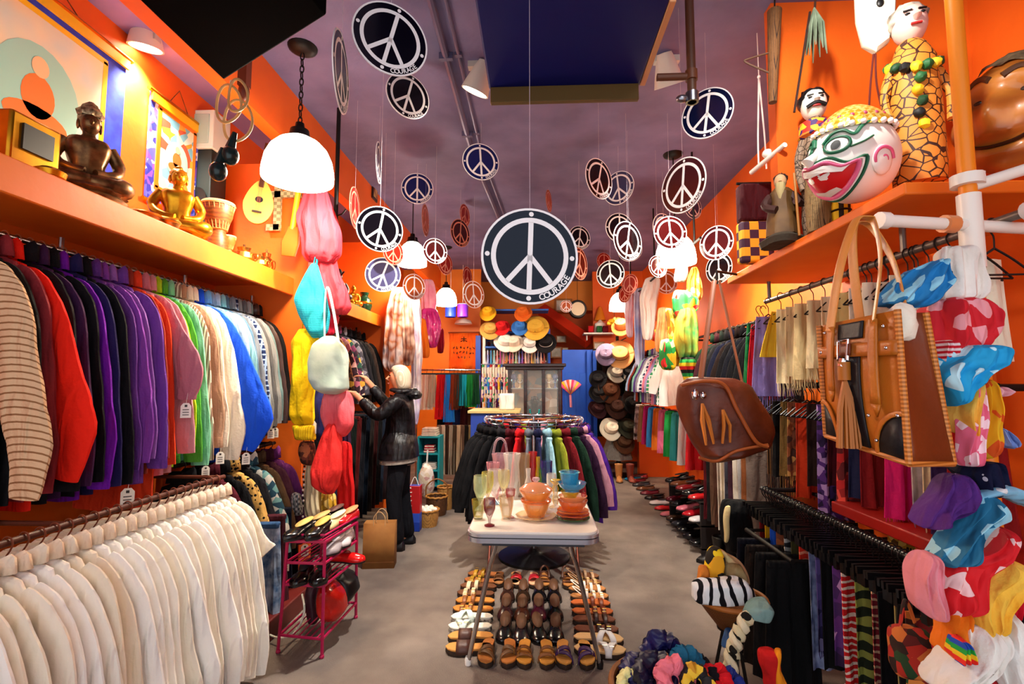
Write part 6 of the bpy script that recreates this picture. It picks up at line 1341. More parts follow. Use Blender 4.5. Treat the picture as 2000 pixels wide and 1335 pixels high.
heap('orange scarf edge beside the red hanging scarf',[(1262,1510,1522),(1300,1512,1526),(1345,1518,1540)],1.96,cloth('#f09018'),seed=109,gr='cloths hanging near the brown basket',th=.05)
# heap of ruffled scrunchies in a floor basket
c=P(1312,1335,1.86); t=thing('wicker_basket','floor basket at the bottom edge filled with ruffled scrunchies','basket',(c.x,1.88,0)); hb=c.z-.02
MB().lathe([(0,.004),(.16,0),(.2,hb*.6),(.21,hb),(.2,hb),(.15,.014),(0,.014)],32).build('bowl',WICK2,t); MB().tube([(.207*cos(a),.207*sin(a),hb) for a in [2*PI*k/36 for k in range(36)]],.012,8,loop=True).build('rim',mat('#8a5424',.6),t)
def scrunch(lab,px,py,d,r,m,tilt=.6,rz=0):
    t=thing('scrunchie',lab,'scrunchie',P(px,py,d),(tilt,0,rz),'scrunchies heaped in the floor basket')
    mm=MB(); N=44
    mm.tube([(r*cos(2*PI*k/N),r*sin(2*PI*k/N),.006*sin(k*1.7)) for k in range(N)],[r*.55*(1+.25*sin(k*2.6)) for k in range(N)],9,loop=True); wob(mm,.012,18,px); mm.build('ruffle',m,t); MB().tube([(r*.62*cos(2*PI*k/20),r*.62*sin(2*PI*k/20),.0) for k in range(20)],r*.3,8,loop=True).build('gathered_band',m,t)
NV=mat('#14145c',.4,pat='noise',c2='#0a0a30',scale=9,wr=.8)
scrunch('navy satin scrunchie on top of the heap',1298,1282,1.90,.055,NV,.9); scrunch('navy scrunchie at the left of the heap',1258,1318,1.86,.055,NV,.5)
scrunch('dark navy scrunchie in the middle of the heap',1285,1322,1.80,.055,mat('#0a0a2c',.4,wr=.8)); scrunch('pink scrunchie in front of the heap',1318,1328,1.76,.045,cloth('#e87888'),.9,.5)
scrunch('teal scrunchie right of the pink one',1342,1302,1.84,.045,cloth('#1c6080'),1.2,.4); scrunch('black scrunchie right of the teal one',1364,1318,1.84,.045,cloth('#0c0c12'),.6)
scrunch('gold and black flowered scrunchie near the front',1362,1332,1.75,.035,mat('#ffffff',.7,pat='multi',scale=40,pal=['#101014','#e8c030','#101014','#c89018'])); scrunch('cream yellow scrunchie at the far left of the heap',1232,1332,1.82,.03,cloth('#f0e8a0'))
scrunch('red scrunchie at the right of the heap',1396,1326,1.82,.035,cloth('#d01420')); scrunch('blue velvet scrunchie at the far right of the heap',1420,1332,1.84,.035,cloth('#1c2c78'))

rail('short low rail with black garments beside the floor basket',(1.16,2.36,.66),(1.16,2.85,.66),.011,IRON,[(.02,(.2,0,0)),(.98,(.2,0,0)),(.5,(0,0,-.66))])
for i,(n,c,d) in enumerate((('black','#08080a',2.40),('jet black ribbed','#0c0b0e',2.51),('brown-black','#1c1410',2.62),('navy black','#0c0e1a',2.73))):
    t=thing('skirt',f'{n} skirt on the short low rail beside the floor basket','skirt',(1.16,d,.66),PI,'black skirts on the short low rail'); drape_mesh(.10,.13,.56,.03,3,.014,1200+i,top=-.02).build('cloth',cloth(c),t); MB().box((0,0,-.025),(.19,.035,.03)).build('waistband',cloth(c),t,bevel=.006)
# ================================================================ RIGHT SHELF: mask, puppets, figures
MW=mat('#f2ece2',.45); MG=mat('#0f5a3c',.45); MP=mat('#e0608a',.45); MR=mat('#d01418',.4); MK=BLACK; MGO=mat('#d8a428',.35,.6,pat='check',c2='#f0d878',scale=60)
c=P(1668,312,2.06)
t=thing('painted_mask','white painted mask with green-lined grinning red mouth and gold crown','mask',c,(.10,.12,-1.28),None,s=1.08)
ex,ey,ez=.135,.165,.165
def hp(az,el,o=.0):
    a=math.radians(az); e=math.radians(el); d=V((sin(a)*cos(e),-cos(a)*cos(e),sin(e)))
    mz=.045*math.exp(-((az/38)**2+((el+22)/24)**2))
    return V((d.x*(ex+o),d.y*(ey+o+mz),d.z*(ez+o)))
MB().grid(lambda u,v:hp(-180+360*u,-88+176*v),48,30).build('face',MW,t)
def mstroke(name,pts,r,m,o=.004,flat=.6): return MB().tube(curve([hp(a,e,o) for a,e in pts],5),r,8,flat=flat).build(name,m,t)
def mfill(name,pts,m,o=.004):
    cx=sum(p[0] for p in pts)/len(pts); cy=sum(p[1] for p in pts)/len(pts); n=len(pts)
    vs=[hp(cx,cy,o)]+[hp(cx+(a-cx)*.5,cy+(b-cy)*.5,o) for a,b in pts]+[hp(a,b,o) for a,b in pts]
    fs=[(0,1+i,1+(i+1)%n) for i in range(n)]+[(1+i,1+n+i,1+n+(i+1)%n,1+(i+1)%n) for i in range(n)]
    return MB().add(vs,fs).build(name,m,t)
for s in (1,-1):
    pass
mo=[(-52,-12),(-35,-16),(-18,-9),(0,-12),(18,-9),(35,-16),(52,-12),(50,-26),(38,-42),(20,-52),(0,-55),(-20,-52),(-38,-42),(-50,-26)]
mfill('mouth',mo,MR,.003)
mstroke('lips',mo+mo[:1],.011,MP,.006); 
big=[(a*1.18,(b+28)*1.3-28) for a,b in mo]; mstroke('green_outline',big+big[:1],.009,MG,.003)
wh=[(a*1.09,(b+28)*1.15-28) for a,b in mo]; mstroke('white_outline',wh+wh[:1],.006,MW,.006)
mfill('teeth',[(-44,-15),(-18,-12),(0,-15),(18,-12),(44,-15),(36,-22),(18,-20),(0,-23),(-18,-20),(-36,-22)],MW,.014); mfill('teeth',[(-30,-44),(0,-52),(30,-44),(24,-40),(0,-46),(-24,-40)],MW,.014)
for s in (1,-1):
    mfill('eye',[(s*28+13*cos(a),12+8*sin(a)) for a in [2*PI*k/14 for k in range(14)]],MW,.006); mfill('pupil',[(s*27+6*cos(a),11+6*sin(a)) for a in [2*PI*k/12 for k in range(12)]],MK,.010)
    mstroke('eye_outline',[(s*(28+16*cos(a)),12+10*sin(a)) for a in [2*PI*k/14 for k in range(15)]],.006,MG,.006)
    mstroke('eyebrow',[(s*8,16),(s*18,28),(s*34,30),(s*48,22),(s*58,32),(s*72,40)],.009,MG,.005)
    mstroke('brow_line',[(s*44,6),(s*58,10),(s*70,16)],.006,MG,.005)
    mstroke('ear_spiral',[(s*(82+ (16-1.2*k)*cos(k*.7)),-12+(16-1.2*k)*sin(k*.7)) for k in range(13)],.006,MP,.006)
    MB().ball(hp(s*84,-12,-.01),(.02,.045,.06),12,8).build('ear',MW,t)
MB().tube([hp(0,6,.004),hp(0,-4,.028),hp(0,-8,.01)],[.010,.022,.012],10).build('nose',MW,t)
m=MB().grid(lambda u,v:hp(-180+360*u,34+54*v,.010+.004*sin(40*u*PI)*(v<.3)+.03*v),60,12); m.build('crown_cap',MGO,t)
m=MB()
for k in range(24): m.ball(hp(k*15,36,.014),.011,7,5)
m.build('crown_beads',MW,t)
m=MB()
for k in range(16): m.ball(hp(k*22.5,52,.014),.010,7,5)
m.build('crown_studs',mat('#b04060',.4),t)
# carved wooden mask on the right wall
CW=mat('#b8742c',.35,pat='wood',c2='#8a4a18',scale=3,axis=2,coat=.3)
c=P(1972,225,2.33); t=thing('carved_mask','large carved wooden laughing mask on the right wall','mask',c,(0,.10,-1.15),None,s=1.34)
ex,ey,ez=.15,.09,.20
def cf(u,v):
    az=-95+190*u; el=-85+170*v; a=math.radians(az); e=math.radians(el); d=V((sin(a)*cos(e),-cos(a)*cos(e),sin(e)))
    g=lambda x,y,sx,sy:math.exp(-(((az-x)/sx)**2+((el-y)/sy)**2))
    o=.055*g(0,-4,14,16)+.028*g(-44,-6,22,20)+.028*g(44,-6,22,20)+.022*g(0,34,60,9)-.030*g(-28,16,14,8)-.030*g(28,16,14,8)-.032*g(0,-34,34,8)+.020*g(0,-24,38,6)+.022*g(0,-45,30,6)+.028*g(0,-66,26,12)
    o+=.004*sin(el*1.1)*g(0,45,60,12)
    return V((d.x*(ex+o*.5),d.y*(ey+o),d.z*(ez+o*.2)))
MB().grid(cf,44,44).build('face',CW,t)
for s in (-1,1):
    q=cf(.5+s*.145,.595); MB().ball(q+V((0,.004,0)),(.02,.012,.011),10,7).build('eye',mat('#2a1608',.4),t)
    MB().tube(curve([cf(.5+s*.04,.69)+V((0,-.004,0)),cf(.5+s*.15,.735)+V((0,-.006,0)),cf(.5+s*.28,.68)+V((0,-.004,0))],5),.011,8).build('eyebrow',mat('#4a2a10',.5),t)
    MB().ball(V((s*.155,.01,-.01)),(.018,.03,.05),10,8).build('ear',CW,t)
MB().tube(curve([cf(.27,.335)+V((0,-.002,0)),cf(.38,.30)+V((0,-.004,0)),cf(.5,.29)+V((0,-.006,0)),cf(.62,.30)+V((0,-.004,0)),cf(.73,.335)+V((0,-.002,0))],5),.012,8,flat=.5).build('mouth_opening',mat('#2c1206',.5),t)
m=MB().grid(lambda u,v:cf(.2+.6*u,.80+.2*v)*1.06,20,8); wob(m,.012,30,3); m.build('hair',mat('#3a2a18',.8,pat='noise',c2='#6a5a40',scale=40),t)
# lattice puppets
def puppet(label,px,py0,py1,d,wpx,lat,face,hair,headr,arms=True,flowers=None,scarf_=None,beard=False):
    b=P(px,py1,d); top=P(px,py0,d); h=top.z-b.z; w=wpx*d/F/2
    t=thing('puppet',label,'puppet',(b.x,b.y,SR if abs(b.z-SR)<.12 else b.z),(0,0,-.3)); hb=h-headr*2.2
    m=MB().lathe([(0,0),(w*.9,.0),(w,hb*.15),(w*.92,hb*.55),(w*.8,hb*.85),(w*.5,hb*.97),(headr*.4,hb)],24); wob(m,.008,10,px); m.build('robe',lat,t)
    MB().ball((0,0,hb+headr*.95),(headr*.85,headr*.95,headr*1.15),16,12).tube([(0,-headr*.9,hb+headr*1.05),(0,-headr*1.1,hb+headr*.85),(0,-headr*.9,hb+headr*.75)],[headr*.12,headr*.22,headr*.12],8).build('head',face,t)
    for s in(-1,1): MB().ball((s*headr*.35,-headr*.84,hb+headr*1.15),(headr*.15,headr*.08,headr*.08),8,6).build('eye',BLACK,t); MB().tube([(s*headr*.15,-headr*.92,hb+headr*1.33),(s*headr*.55,-headr*.80,hb+headr*1.36)],headr*.06,6).build('eyebrow',BLACK,t)
    MB().tube([(-headr*.25,-headr*.9,hb+headr*.5),(0,-headr*.98,hb+headr*.46),(headr*.25,-headr*.9,hb+headr*.5)],headr*.08,6).build('mouth',mat('#b02020',.5),t)
    if beard: MB().tube(curve([(-headr*.6,-headr*.8,hb+headr*.45),(0,-headr*1.0,hb+headr*.66),(headr*.6,-headr*.8,hb+headr*.45)],4),headr*.14,8).build('moustache',BLACK,t)
    m=MB().ball((0,headr*.25,hb+headr*1.35),(headr*1.02,headr*.95,headr*.95),16,10,.2,px,fr=6); m.build('hair',hair,t)
    if arms:
        for s in(-1,1): MB().tube(curve([(s*w*.6,0,hb*.86),(s*w*1.15,-.02,hb*.6),(s*w*1.0,-.06,hb*.38)],4),[.022]*4+[.016]*5,8).build('arm',lat,t)
    if flowers:
        for k in range(14):
            a=2*PI*k/14; MB().ball((w*.85*cos(a),w*.85*sin(a)-.01,hb*.82+.05*sin(a)),.022,8,6,.3,k).build('flower',mat(flowers[k%len(flowers)],.6),t)
        for k in range(6): MB().ball((-w*.2+.012*(k%2),-w*.95,hb*.74-.05*k),.022,8,6,.3,k).build('flower',mat(flowers[k%len(flowers)],.6),t)
    if scarf_: m=MB().lathe([(w*.6,hb*.8),(w*1.0,hb*.84),(w*.95,hb*.94),(w*.5,hb*.98)],20); wob(m,.01,18,2); m.build('collar_scarf',scarf_,t)
    return t
puppet('tall puppet in an orange lattice robe with a garland of yellow flowers',1797,10,362,2.12,90,mat('#d8842c',.6,pat='cells',c2='#3a1a0c',scale=22,w=.05),mat('#e2b4a8',.5),mat('#1a100c',.6,pat='noise',c2='#c8b8a8',scale=20),.075,flowers=['#f0d020','#1c5c2c','#e8b818','#144020','#101010'])
puppet('slim puppet with moustached white face and colourful bead collar',1600,130,425,2.49,58,mat('#8a7460',.7,pat='cells',c2='#3c2c20',scale=34,w=.06),mat('#e8e0d0',.5),BLACK,.07,scarf_=mat('#ffffff',.6,pat='multi',scale=40,pal=['#c82818','#e8b020','#3c1c60','#e87020']),beard=True)
t=thing('rope_column','brown woven rope column standing on the right shelf','ornament',(P(1590,440,2.32).x+.04,2.34,SR)); hh=P(1592,345,2.42).z-SR; MB().lathe([(0,0),(.055,0),(.06,hh*.5),(.052,hh),(0,hh)],24).build('woven_body',mat('#8a7048',.8,pat='brick',c2='#2c1e10',scale=46,bump=.6,bscale=60),t); MB().lathe([(.05,hh),(.062,hh+.008),(.05,hh+.016)],20).build('top_rim',mat('#5a4428',.7),t)
t=thing('striped_bundle','black and yellow striped bundle standing under the painted mask','ornament',(P(1628,410,2.3).x+.02,2.28,SR)); MB().lathe([(0,0),(.035,0),(.04,.1),(.03,.15),(0,.15)],16).build('bundle',mat('#e8c818',.7,pat='stripe',c2='#1a1210',scale=9,axis=0),t); MB().lathe([(.036,.07),(.044,.078),(.036,.086)],16).build('tie',BLACK,t)
# robed old man figure with staff
c=P(1512,478,2.62); t=thing('wise_man_statue','bearded robed old man statue with walking staff','statue',(1.285,2.57,SR),-.5)
BR=mat('#6a4a20',.6,pat='noise',c2='#4a3014',scale=9); h=.40
MB().lathe([(0,0),(.10,0),(.11,.03),(.08,.05),(0,.05)],20,fn=lambda a,z,r:r*(1+.15*sin(3*a))).build('rock_base',mat('#3c3428',.8,bump=.8,bscale=20),t)
m=MB().lathe([(0,.04),(.075,.05),(.068,.14),(.055,.22),(.06,.27),(.035,.30),(0,.31)],22,fn=lambda a,z,r:r*(1+.08*sin(6*a+z*9))); m.build('robe',BR,t)
MB().ball((0,-.01,.335),(.03,.033,.04),14,10).tube([(0,-.042,.34),(0,-.05,.325),(0,-.042,.32)],[.005,.009,.005],6).build('head',mat('#c8a078',.6),t)
MB().tube([(0,-.035,.315),(0,-.045,.27),(0,-.04,.21)],[.024,.022,.006],8).build('beard',mat('#b0a070',.8),t); MB().ball((0,.008,.352),(.034,.034,.034),14,8,.2,2,fr=8).build('hair',mat('#2a1810',.7),t)
for s,pp in ((1,((.05,0,.26),(.085,-.03,.2),(.07,-.08,.2))),(-1,((-.05,0,.26),(-.07,-.05,.2),(-.02,-.075,.17)))): MB().tube(curve(pp,4),[.026]*4+[.02]*5,8).build('sleeve',mat('#3a1c18',.6),t)
MB().tube([(.075,-.085,.02),(.065,-.085,.34)],.006,6).build('staff',mat('#a8702c',.5),t)
# patterned drape and dark cloth at the shelf end
c=P(1447,430,2.95); t=thing('patterned_drape','maroon cloth over orange and black scale-patterned drape on the shelf end','drape',(1.33,2.98,0),0)
z1=P(1447,358,2.95).z; z2=P(1447,432,2.95).z; z3=SR+.005
MB().box((0,0,(z1+z2)/2),(.19,.10,z1-z2)).build('maroon_cloth',cloth('#3c0810'),t,bevel=.02)
MB().box((0,.0,(z2+z3)/2),(.20,.09,z2-z3)).build('scale_pattern_cloth',mat('#ffffff',.7,pat='check',c2='#f0a818',scale=17) if False else mat('#f0a018',.7,pat='check',c2='#38102c',scale=19),t,bevel=.015)
MB().tube([(-.1,0,z1+.01),(.22,.0,z1+.01)],.009,8).build('support_bar',IRON,t)
# hanging white shield-like piece, leafy bundle, cords
c=P(1708,40,2.2); t=thing('pointed_shield','white pointed wooden piece with a dark hole hanging over the mask','ornament',c,(0,.05,-.2)); MB().prism([(0,-.16),(.05,-.12),(.075,0),(.08,.14),(-.08,.14),(-.075,0),(-.05,-.12)],.05,T=TR((0,.02,0),(PI/2,0,0)),bev=.12).build('body',mat('#e8dcc4',.4),t); MB().ball((.01,-.028,.06),(.016,.012,.022),10,7).build('hole',BLACK,t)
m=MB()
for s in(-1,1): m.tube(curve([(s*.004,0,-.16),(s*.012-.004,0,-.3),(s*.03+.01,.01,-.45)],5),.0045,6)
m.build('dark_cords',mat('#5a1810',.6),t); MB().tube([(0,0,.13),(0,0,CZ-c.z)],.003,5).build('hanging_cord',mat('#5a1810',.6),t)
c=P(1592,60,2.4); t=thing('leaf_bundle','grey-green dried leaf bundle hanging by dark sticks','ornament',c)
m=MB()
for k in range(9): a=k*.7; m.tube([(0,0,.12),(.03*cos(a),.03*sin(a),.02),(.045*cos(a),.045*sin(a),-.10-.02*(k%3))],[.006,.018,.003],6,flat=.4)
m.build('leaves',mat('#7a8a74',.7,pat='noise',c2='#566450',scale=12),t)
MB().tube([(0,0,.08),(.03,0,CZ-c.z)],.006,6).build('stick',mat('#3a1c10',.6),t); MB().tube([(-.02,0,.1),(-.12,0,-.42)],.006,6).build('long_stick',mat('#2a140c',.6),t)
c=P(1511,110,2.5); t=thing('woven_quiver','narrow brown woven quiver hanging at the pier edge','quiver',c,(0,.06,0)); hq=.5
MB().lathe([(0,-hq/2),(.02,-hq/2),(.035,hq/2),(.03,hq/2),(.015,-hq/2+.02)],16).build('woven_body',mat('#6a4420',.8,pat='brick',c2='#2a160a',scale=50,bump=.5,bscale=60),t); MB().tube([(0,0,hq/2-.01),(0,0,CZ-c.z)],.004,5).build('cord',IRON,t); MB().tube(curve([(-.02,0,.02),(-.13,-.02,-.03),(-.15,-.02,-.05),(-.02,0,-.09)],4),.005,6).build('bent_stick',mat('#5a4030',.6),t)
c=P(1482,150,2.9); t=thing('white_cord_loop','long white cord loop hanging above the statue','cord',c); m=MB()
zb=P(1482,330,2.9).z-c.z
for s in(-1,1): m.tube(curve([(0,0,.0),(s*.012,0,zb*.4),(s*.02,0,zb*.7),(s*.022,0,zb)],4),.005,6)
m.tube([(0,0,0),(0,0,CZ-c.z)],.003,5); m.build('cord',WHITE,t); MB().ball((0,0,0),.01,8,6).build('knot',WHITE,t)
t=thing('white_pipe','short white pipe rail with fitting above the statue','pipe',P(1500,310,2.75)); q=P(1530,285,2.62)-P(1500,310,2.75); MB().tube([q*-1.2,q*1.1],.014,10).build('tube',PVC,t); MB().ball((0,0,.03),(.03,.03,.025),12,8).build('fitting',PVC,t)
# ================================================================ BACK OF THE SHOP
BLU1=mat('#1458d0',.5,pat='noise',c2='#1048b4',scale=2); DW=mat('#3a1810',.35,pat='wood',c2='#240c08',scale=4,axis=2,coat=.3)
def at(name,label,cat,px,py,d,rot=0,group=None,s=1): return thing(name,label,cat,P(px,py,d),rot,group,s)
# blue partition with door panel and posts
x0=X(1098,8.6);x1=X(1158,8.6); zt=Z(683,8.6)
t=thing('blue_partition','bright blue painted partition beside the display case','partition',((x0+x1)/2,8.6,0)); w=x1-x0
MB().box((0,0,zt/2),(w,.06,zt)).build('panel',BLU1,t,bevel=.005)
for k in(-.3,.3): MB().box((k*w*.8,-.035,zt*.45),(w*.36,.012,zt*.7)).build('raised_panel',mat('#1450c0',.5),t,bevel=.006)
for px in (1150,1162): MB().box((X(px,8.5)-(x0+x1)/2,-.08,1.0),(.06,.06,2.0)).build('post',BLU1,t,bevel=.004)
t=at('blue_post','blue upright post left of the hat shelves','post',934,700,8.9); t.location.z=0; MB().box((0,0,1.15),(.09,.09,2.3)).build('upright',BLU1,t,bevel=.005); MB().box((0,0,.04),(.13,.13,.08)).build('base',BLU1,t)
t=at('blue_counter','blue shop counter left of the round rack','counter',968,800,5.6); t.location.z=0; zz=Z(806,5.4); MB().box((0,0,zz/2),(.5,.5,zz)).build('body',mat('#1c3c98',.5),t,bevel=.006); MB().box((0,0,zz+.012),(.56,.56,.03)).build('worktop',mat('#c8b070',.5),t,bevel=.005)
t=at('white_parcel','white wrapped parcel on the blue counter','parcel',990,795,5.5); t.location.z=Z(806,5.4)+.027; MB().box((0,0,.09),(.16,.14,.18)).build('wrap',cloth('#f0ece4'),t,bevel=.02); MB().box((0,0,.09),(.165,.02,.185)).build('ribbon',mat('#c8c0b0',.5),t)
# stair soffit
a=P(1058,604,10.2);b=P(1150,668,9.6); m=MB().tube([a,b],.14,4); tag(m.build('slanted_beam',mat('#d83414',.5),smooth=False),'slanted red-orange beam crossing the rear wall','beam',kind='structure')
bx('wall_back_soffit',-2.46,2.06,10.3,Y1,2.95,CZ,mat('#f08c28',.5))
bx('wall_rear_right',X(1160,9.4),2.06,9.4,9.5,0,CZ,ORANGE)
# display cabinet
x0=X(992,6.6);x1=X(1096,6.6); w=x1-x0; zt=Z(716,6.6); zb=.62
t=thing('display_cabinet','dark wooden glass display cabinet behind the round rack','cabinet',((x0+x1)/2,6.75,0))
MB().box((0,0,zb/2),(w,.42,zb)).build('base',DW,t,bevel=.008)
MB().box((0,0,zt+.02),(w+.12,.52,.045)).box((0,0,zt-.02),(w+.06,.47,.04)).build('cornice',DW,t,bevel=.01)
for sx in(-1,-.36,.36,1):
    for sy in (-1,1): MB().box((sx*(w/2-.02),sy*.19,(zb+zt)/2),(.04,.04,zt-zb)).build('upright',DW,t,bevel=.004)
MB().box((0,.20,(zb+zt)/2),(w,.012,zt-zb)).build('back_panel',mat('#c8b8a0',.5,pat='multi',scale=9,c2=None,pal=['#e8e0d0','#b8a890','#d8b898','#98a8a0']),t)
for sx in (-.68,0,.68): MB().box((sx*(w/2-.02),-.19,(zb+zt)/2),(w*.3,.004,zt-zb-.05)).build('glass_pane',mat('#dfe8ea',.03,alpha=.12,spec=.8),t)
for z in (.85,1.38): MB().box((0,0,z),(w-.05,.36,.012)).build('glass_shelf',mat('#cfe0e0',.1,alpha=.5),t)
MB().tube([(0,-.215,.9),(0,-.215,1.0)],.008,6).build('handle',BRASS,t)
t=thing('necklace_bust','black necklace bust with turquoise stones inside the display cabinet','bust',((x0+x1)/2,6.64,.86)); MB().lathe([(0,0),(.09,0),(.11,.1),(.12,.26),(.14,.33),(.05,.37),(.045,.41),(0,.42)],20,fn=lambda a,z,r:r*(.55 if abs(sin(a))>.7 else 1)).build('body',mat('#0c1014',.3),t)
m=MB()
for k in range(14): a=PI+PI*k/13; m.ball((.06*cos(a),-.085,.24+.09*sin(a)),.012,7,5)
m.build('necklace',mat('#18b0b0',.4),t)
JC=['#f0f0f0','#d8a0b0','#78b0c8','#e8d8a8','#c85030','#a8c890','#f4f4f0','#6878a8']
for sx in(-1,1):
    for k in range(8): 
        z=(.63,.857,.857,1.387)[k%4]; yo=.14*(k%4==2); t=thing('jewellery_stand',f'{["white","pink","sky blue","straw","rust","sage","ivory","slate"][k]} jewellery stand on the {"left" if sx<0 else "right"} side of the cabinet','jewellery',((x0+x1)/2+sx*w*(.27+.12*(k//4)),6.64+yo,z),0,'jewellery in the cabinet'); MB().lathe([(0,0),(.03,0),(.012,.02),(.012,.1),(.04,.14),(.03,.18),(0,.19)],12).build('stand',mat(JC[k],.4),t); MB().tube([(.03*cos(a),.03*sin(a)-.01,.1+.03*sin(a)) for a in [2*PI*q/12 for q in range(12)]],.005,5,loop=True).build('beads',mat(JC[(k+3)%8],.3,.4),t)
# hats
def hat(label,loc,c,r=.17,h=.11,band=None,tilt=(0,0,0),curl=.0,group='hats displayed at the rear',straw=False,fl=0):
    t=thing('hat',label,'hat',loc,tilt,group); m_=mat(c,.75,pat='brick',c2='#8a6a38',scale=60) if straw else cloth(c,wr=.2)
    q=lambda a,z,rr:rr*(1+.10*cos(2*a)*(rr<r*.65))
    MB().lathe([(r,0),(r*.8,.004),(r*.56,.012),(r*.55,h*.6),(r*.48,h*.95),(r*.25,h*.9 if fl else h*1.05),(0,h*.86)],28,fn=q).build('crown',m_,t,solid=.004)
    MB().grid(lambda u,v:((r*.55+r*.5*v)*cos(2*PI*u)*.92,(r*.55+r*.5*v)*sin(2*PI*u)*1.06,.01+curl*v*v*abs(cos(2*PI*u))**2-.012*v*v*abs(sin(2*PI*u))),32,4).build('brim',m_,t,solid=.004)
    if band: MB().lathe([(r*.565,.014),(r*.572,.02),(r*.57,.035),(r*.56,.04)],24,fn=q).build('hat_band',mat(band,.6),t)
    return t
FT=(PI/2-.35,0,0)
t=at('hat_stand','tall dark hat stand loaded with hats by the rear doorway','hat stand',1208,800,8.0); t.location.z=0; bxx,byy=t.location.x,t.location.y
MB().tube([(0,0,0),(0,0,2.2)],.025,10).build('pole',IRON,t); MB().lathe([(0,0),(.2,0),(.2,.02),(.04,.05),(0,.05)],24).build('floor_base',IRON,t)
for k in range(10): a=k*2.4; MB().tube([(0,0,2.1-.18*k),(.12*cos(a),-.12-.05*sin(a),2.16-.18*k)],.008,6).build('peg',IRON,t)
for lab,px,py,c,r,h,b,st in (('rust brown tall cowboy hat at the top of the hat stand',1214,640,'#b0602c',.16,.15,'#3a1c0c',0),('wide tan straw hat on the hat stand',1211,692,'#c89454',.22,.12,'#5a3010',1),('mauve grey floppy hat left of the tan straw one',1184,692,'#7a6a86',.17,.11,'#3a2c48',0),('grey felt fedora in the middle of the hat stand',1204,730,'#8a8478',.15,.11,'#1c1c1c',0),('black felt hat right of the grey fedora',1230,728,'#141214',.16,.11,'#3a3a3a',0),
 ('brown leather hat on the hat stand',1188,762,'#4a2814',.19,.12,'#1c0c06',0),('dark brown hat below the brown leather one',1204,794,'#34190f',.18,.11,'#1a0c08',0),('black hat at the right of the hat stand',1232,786,'#0c0b0c',.17,.11,'#201c1c',0),('cream cowboy hat low on the hat stand',1192,838,'#eadfc8',.17,.13,'#2a2018',0),('dark green brown hat low on the hat stand',1226,836,'#2a2a1c',.17,.12,'#0c0c0c',0),('umber brown hat lowest right on the hat stand',1218,864,'#4a2c18',.17,.11,'#1c100a',0),
 ('black beret left side of the hat stand',1168,740,'#0e0c10',.14,.08,None,0),('dark wine hat at left of the hat stand',1166,800,'#2c1014',.15,.1,None,0),('black wide hat under the grey fedora',1170,768,'#100e10',.16,.10,'#444',0)):
    p=P(px,py,7.75); hat(lab,p,c,r,h,(b if b!='#444' else '#444444'),(PI/2-.5+R.uniform(-.2,.2),0,R.uniform(-.4,.4)),.03,straw=st,group='hats on the tall hat stand')
for s,lab in ((-1,'left tan ankle boot under the hat stand'),(1,'right brown ankle boot under the hat stand')): shoe(lab,(bxx+.09*s,7.5,0),-PI/2+.1*s,'#b0743c' if s<0 else '#8a3c2c','#1c120c',tall=.2,group='ankle boots under the hat stand',cat='boot',gloss=.4)
t=at('mannequin_skirt','grey tulle skirt on a low stand behind the ankle boots','skirt',1205,890,7.9); t.location.z=.28; m=MB().lathe([(.06,.5),(.09,.42),(.17,.2),(.24,.0),(.2,.0),(.1,.3)],28,fn=lambda a,z,r:r*(1+.1*sin(7*a))); m.build('cloth',cloth('#6a645e'),t); MB().lathe([(.055,.5),(.07,.49),(.07,.45),(.09,.43)],20).build('waistband',BLACK,t); MB().tube([(0,0,-.28),(0,0,.48)],.015,8).build('stand',IRON,t)
for i,(n,px,py,c) in enumerate((('turquoise','1232',900,'#1890c0'),('pink','1240',934,'#d07080'),('red','1250',930,'#c01c28'))): 
    p=P(int(px),py,7.75); shoe(f'{n} slipper on the floor right of the hat stand',(p.x,7.6+.1*i,0 if i else .0),PI*.9,c,'#401818',group='slippers right of the hat stand')
# dark doorway clothes behind hat stand
for i,(n,c) in enumerate((('black','#0b0a0c'),('dark brown','#20140e'),('navy','#10142a'),('black satin','#0a090a'),('dark green','#101e16'),('charcoal','#1a191c'))):
    p=P(1165+14*i,690,8.9); t=thing('long_coat',f'{n} long coat hanging behind the hat stand','coat',p,PI/2,'long coats behind the hat stand'); drape_mesh(.09,.13,1.45,.12,3,.02,900+i).build('body',cloth(c),t); MB().tube([(-.08,0,-.02),(0,0,.06),(.08,0,-.02)],.006,6).build('hanger',WIRE,t)
rail('rear coat rail behind the hat stand',(X(1158,8.9),8.9,Z(690,8.9)+.07),(X(1246,8.9),8.9,Z(690,8.9)+.07),.012,IRON,[(0,(0,.4,0)),(1,(0,.4,0))])
# fan
t=at('paper_fan','folded pink and yellow paper fan on the blue partition','fan',1114,765,8.5); t.location.y=8.54
for k in range(9):
    a=PI/2-.75+1.5*k/8; m=MB().add([(.0,-.012-.002*k,-.05),(.26*cos(a-.1),-.012-.002*k,.26*sin(a-.1)-.05),(.26*cos(a+.1),-.008-.002*k,.26*sin(a+.1)-.05)],[(0,1,2)]); m.build('fan_fold',mat(['#f06898','#f8d040','#f4a0b8','#e83870','#f0e0d0','#e85838','#f8c0d0','#f0b820','#e84880'][k],.7),t,solid=.002)
MB().tube([(0,-.02,-.05),(.01,-.02,-.26)],.02,8).build('tassel',mat('#e890a8',.7),t)
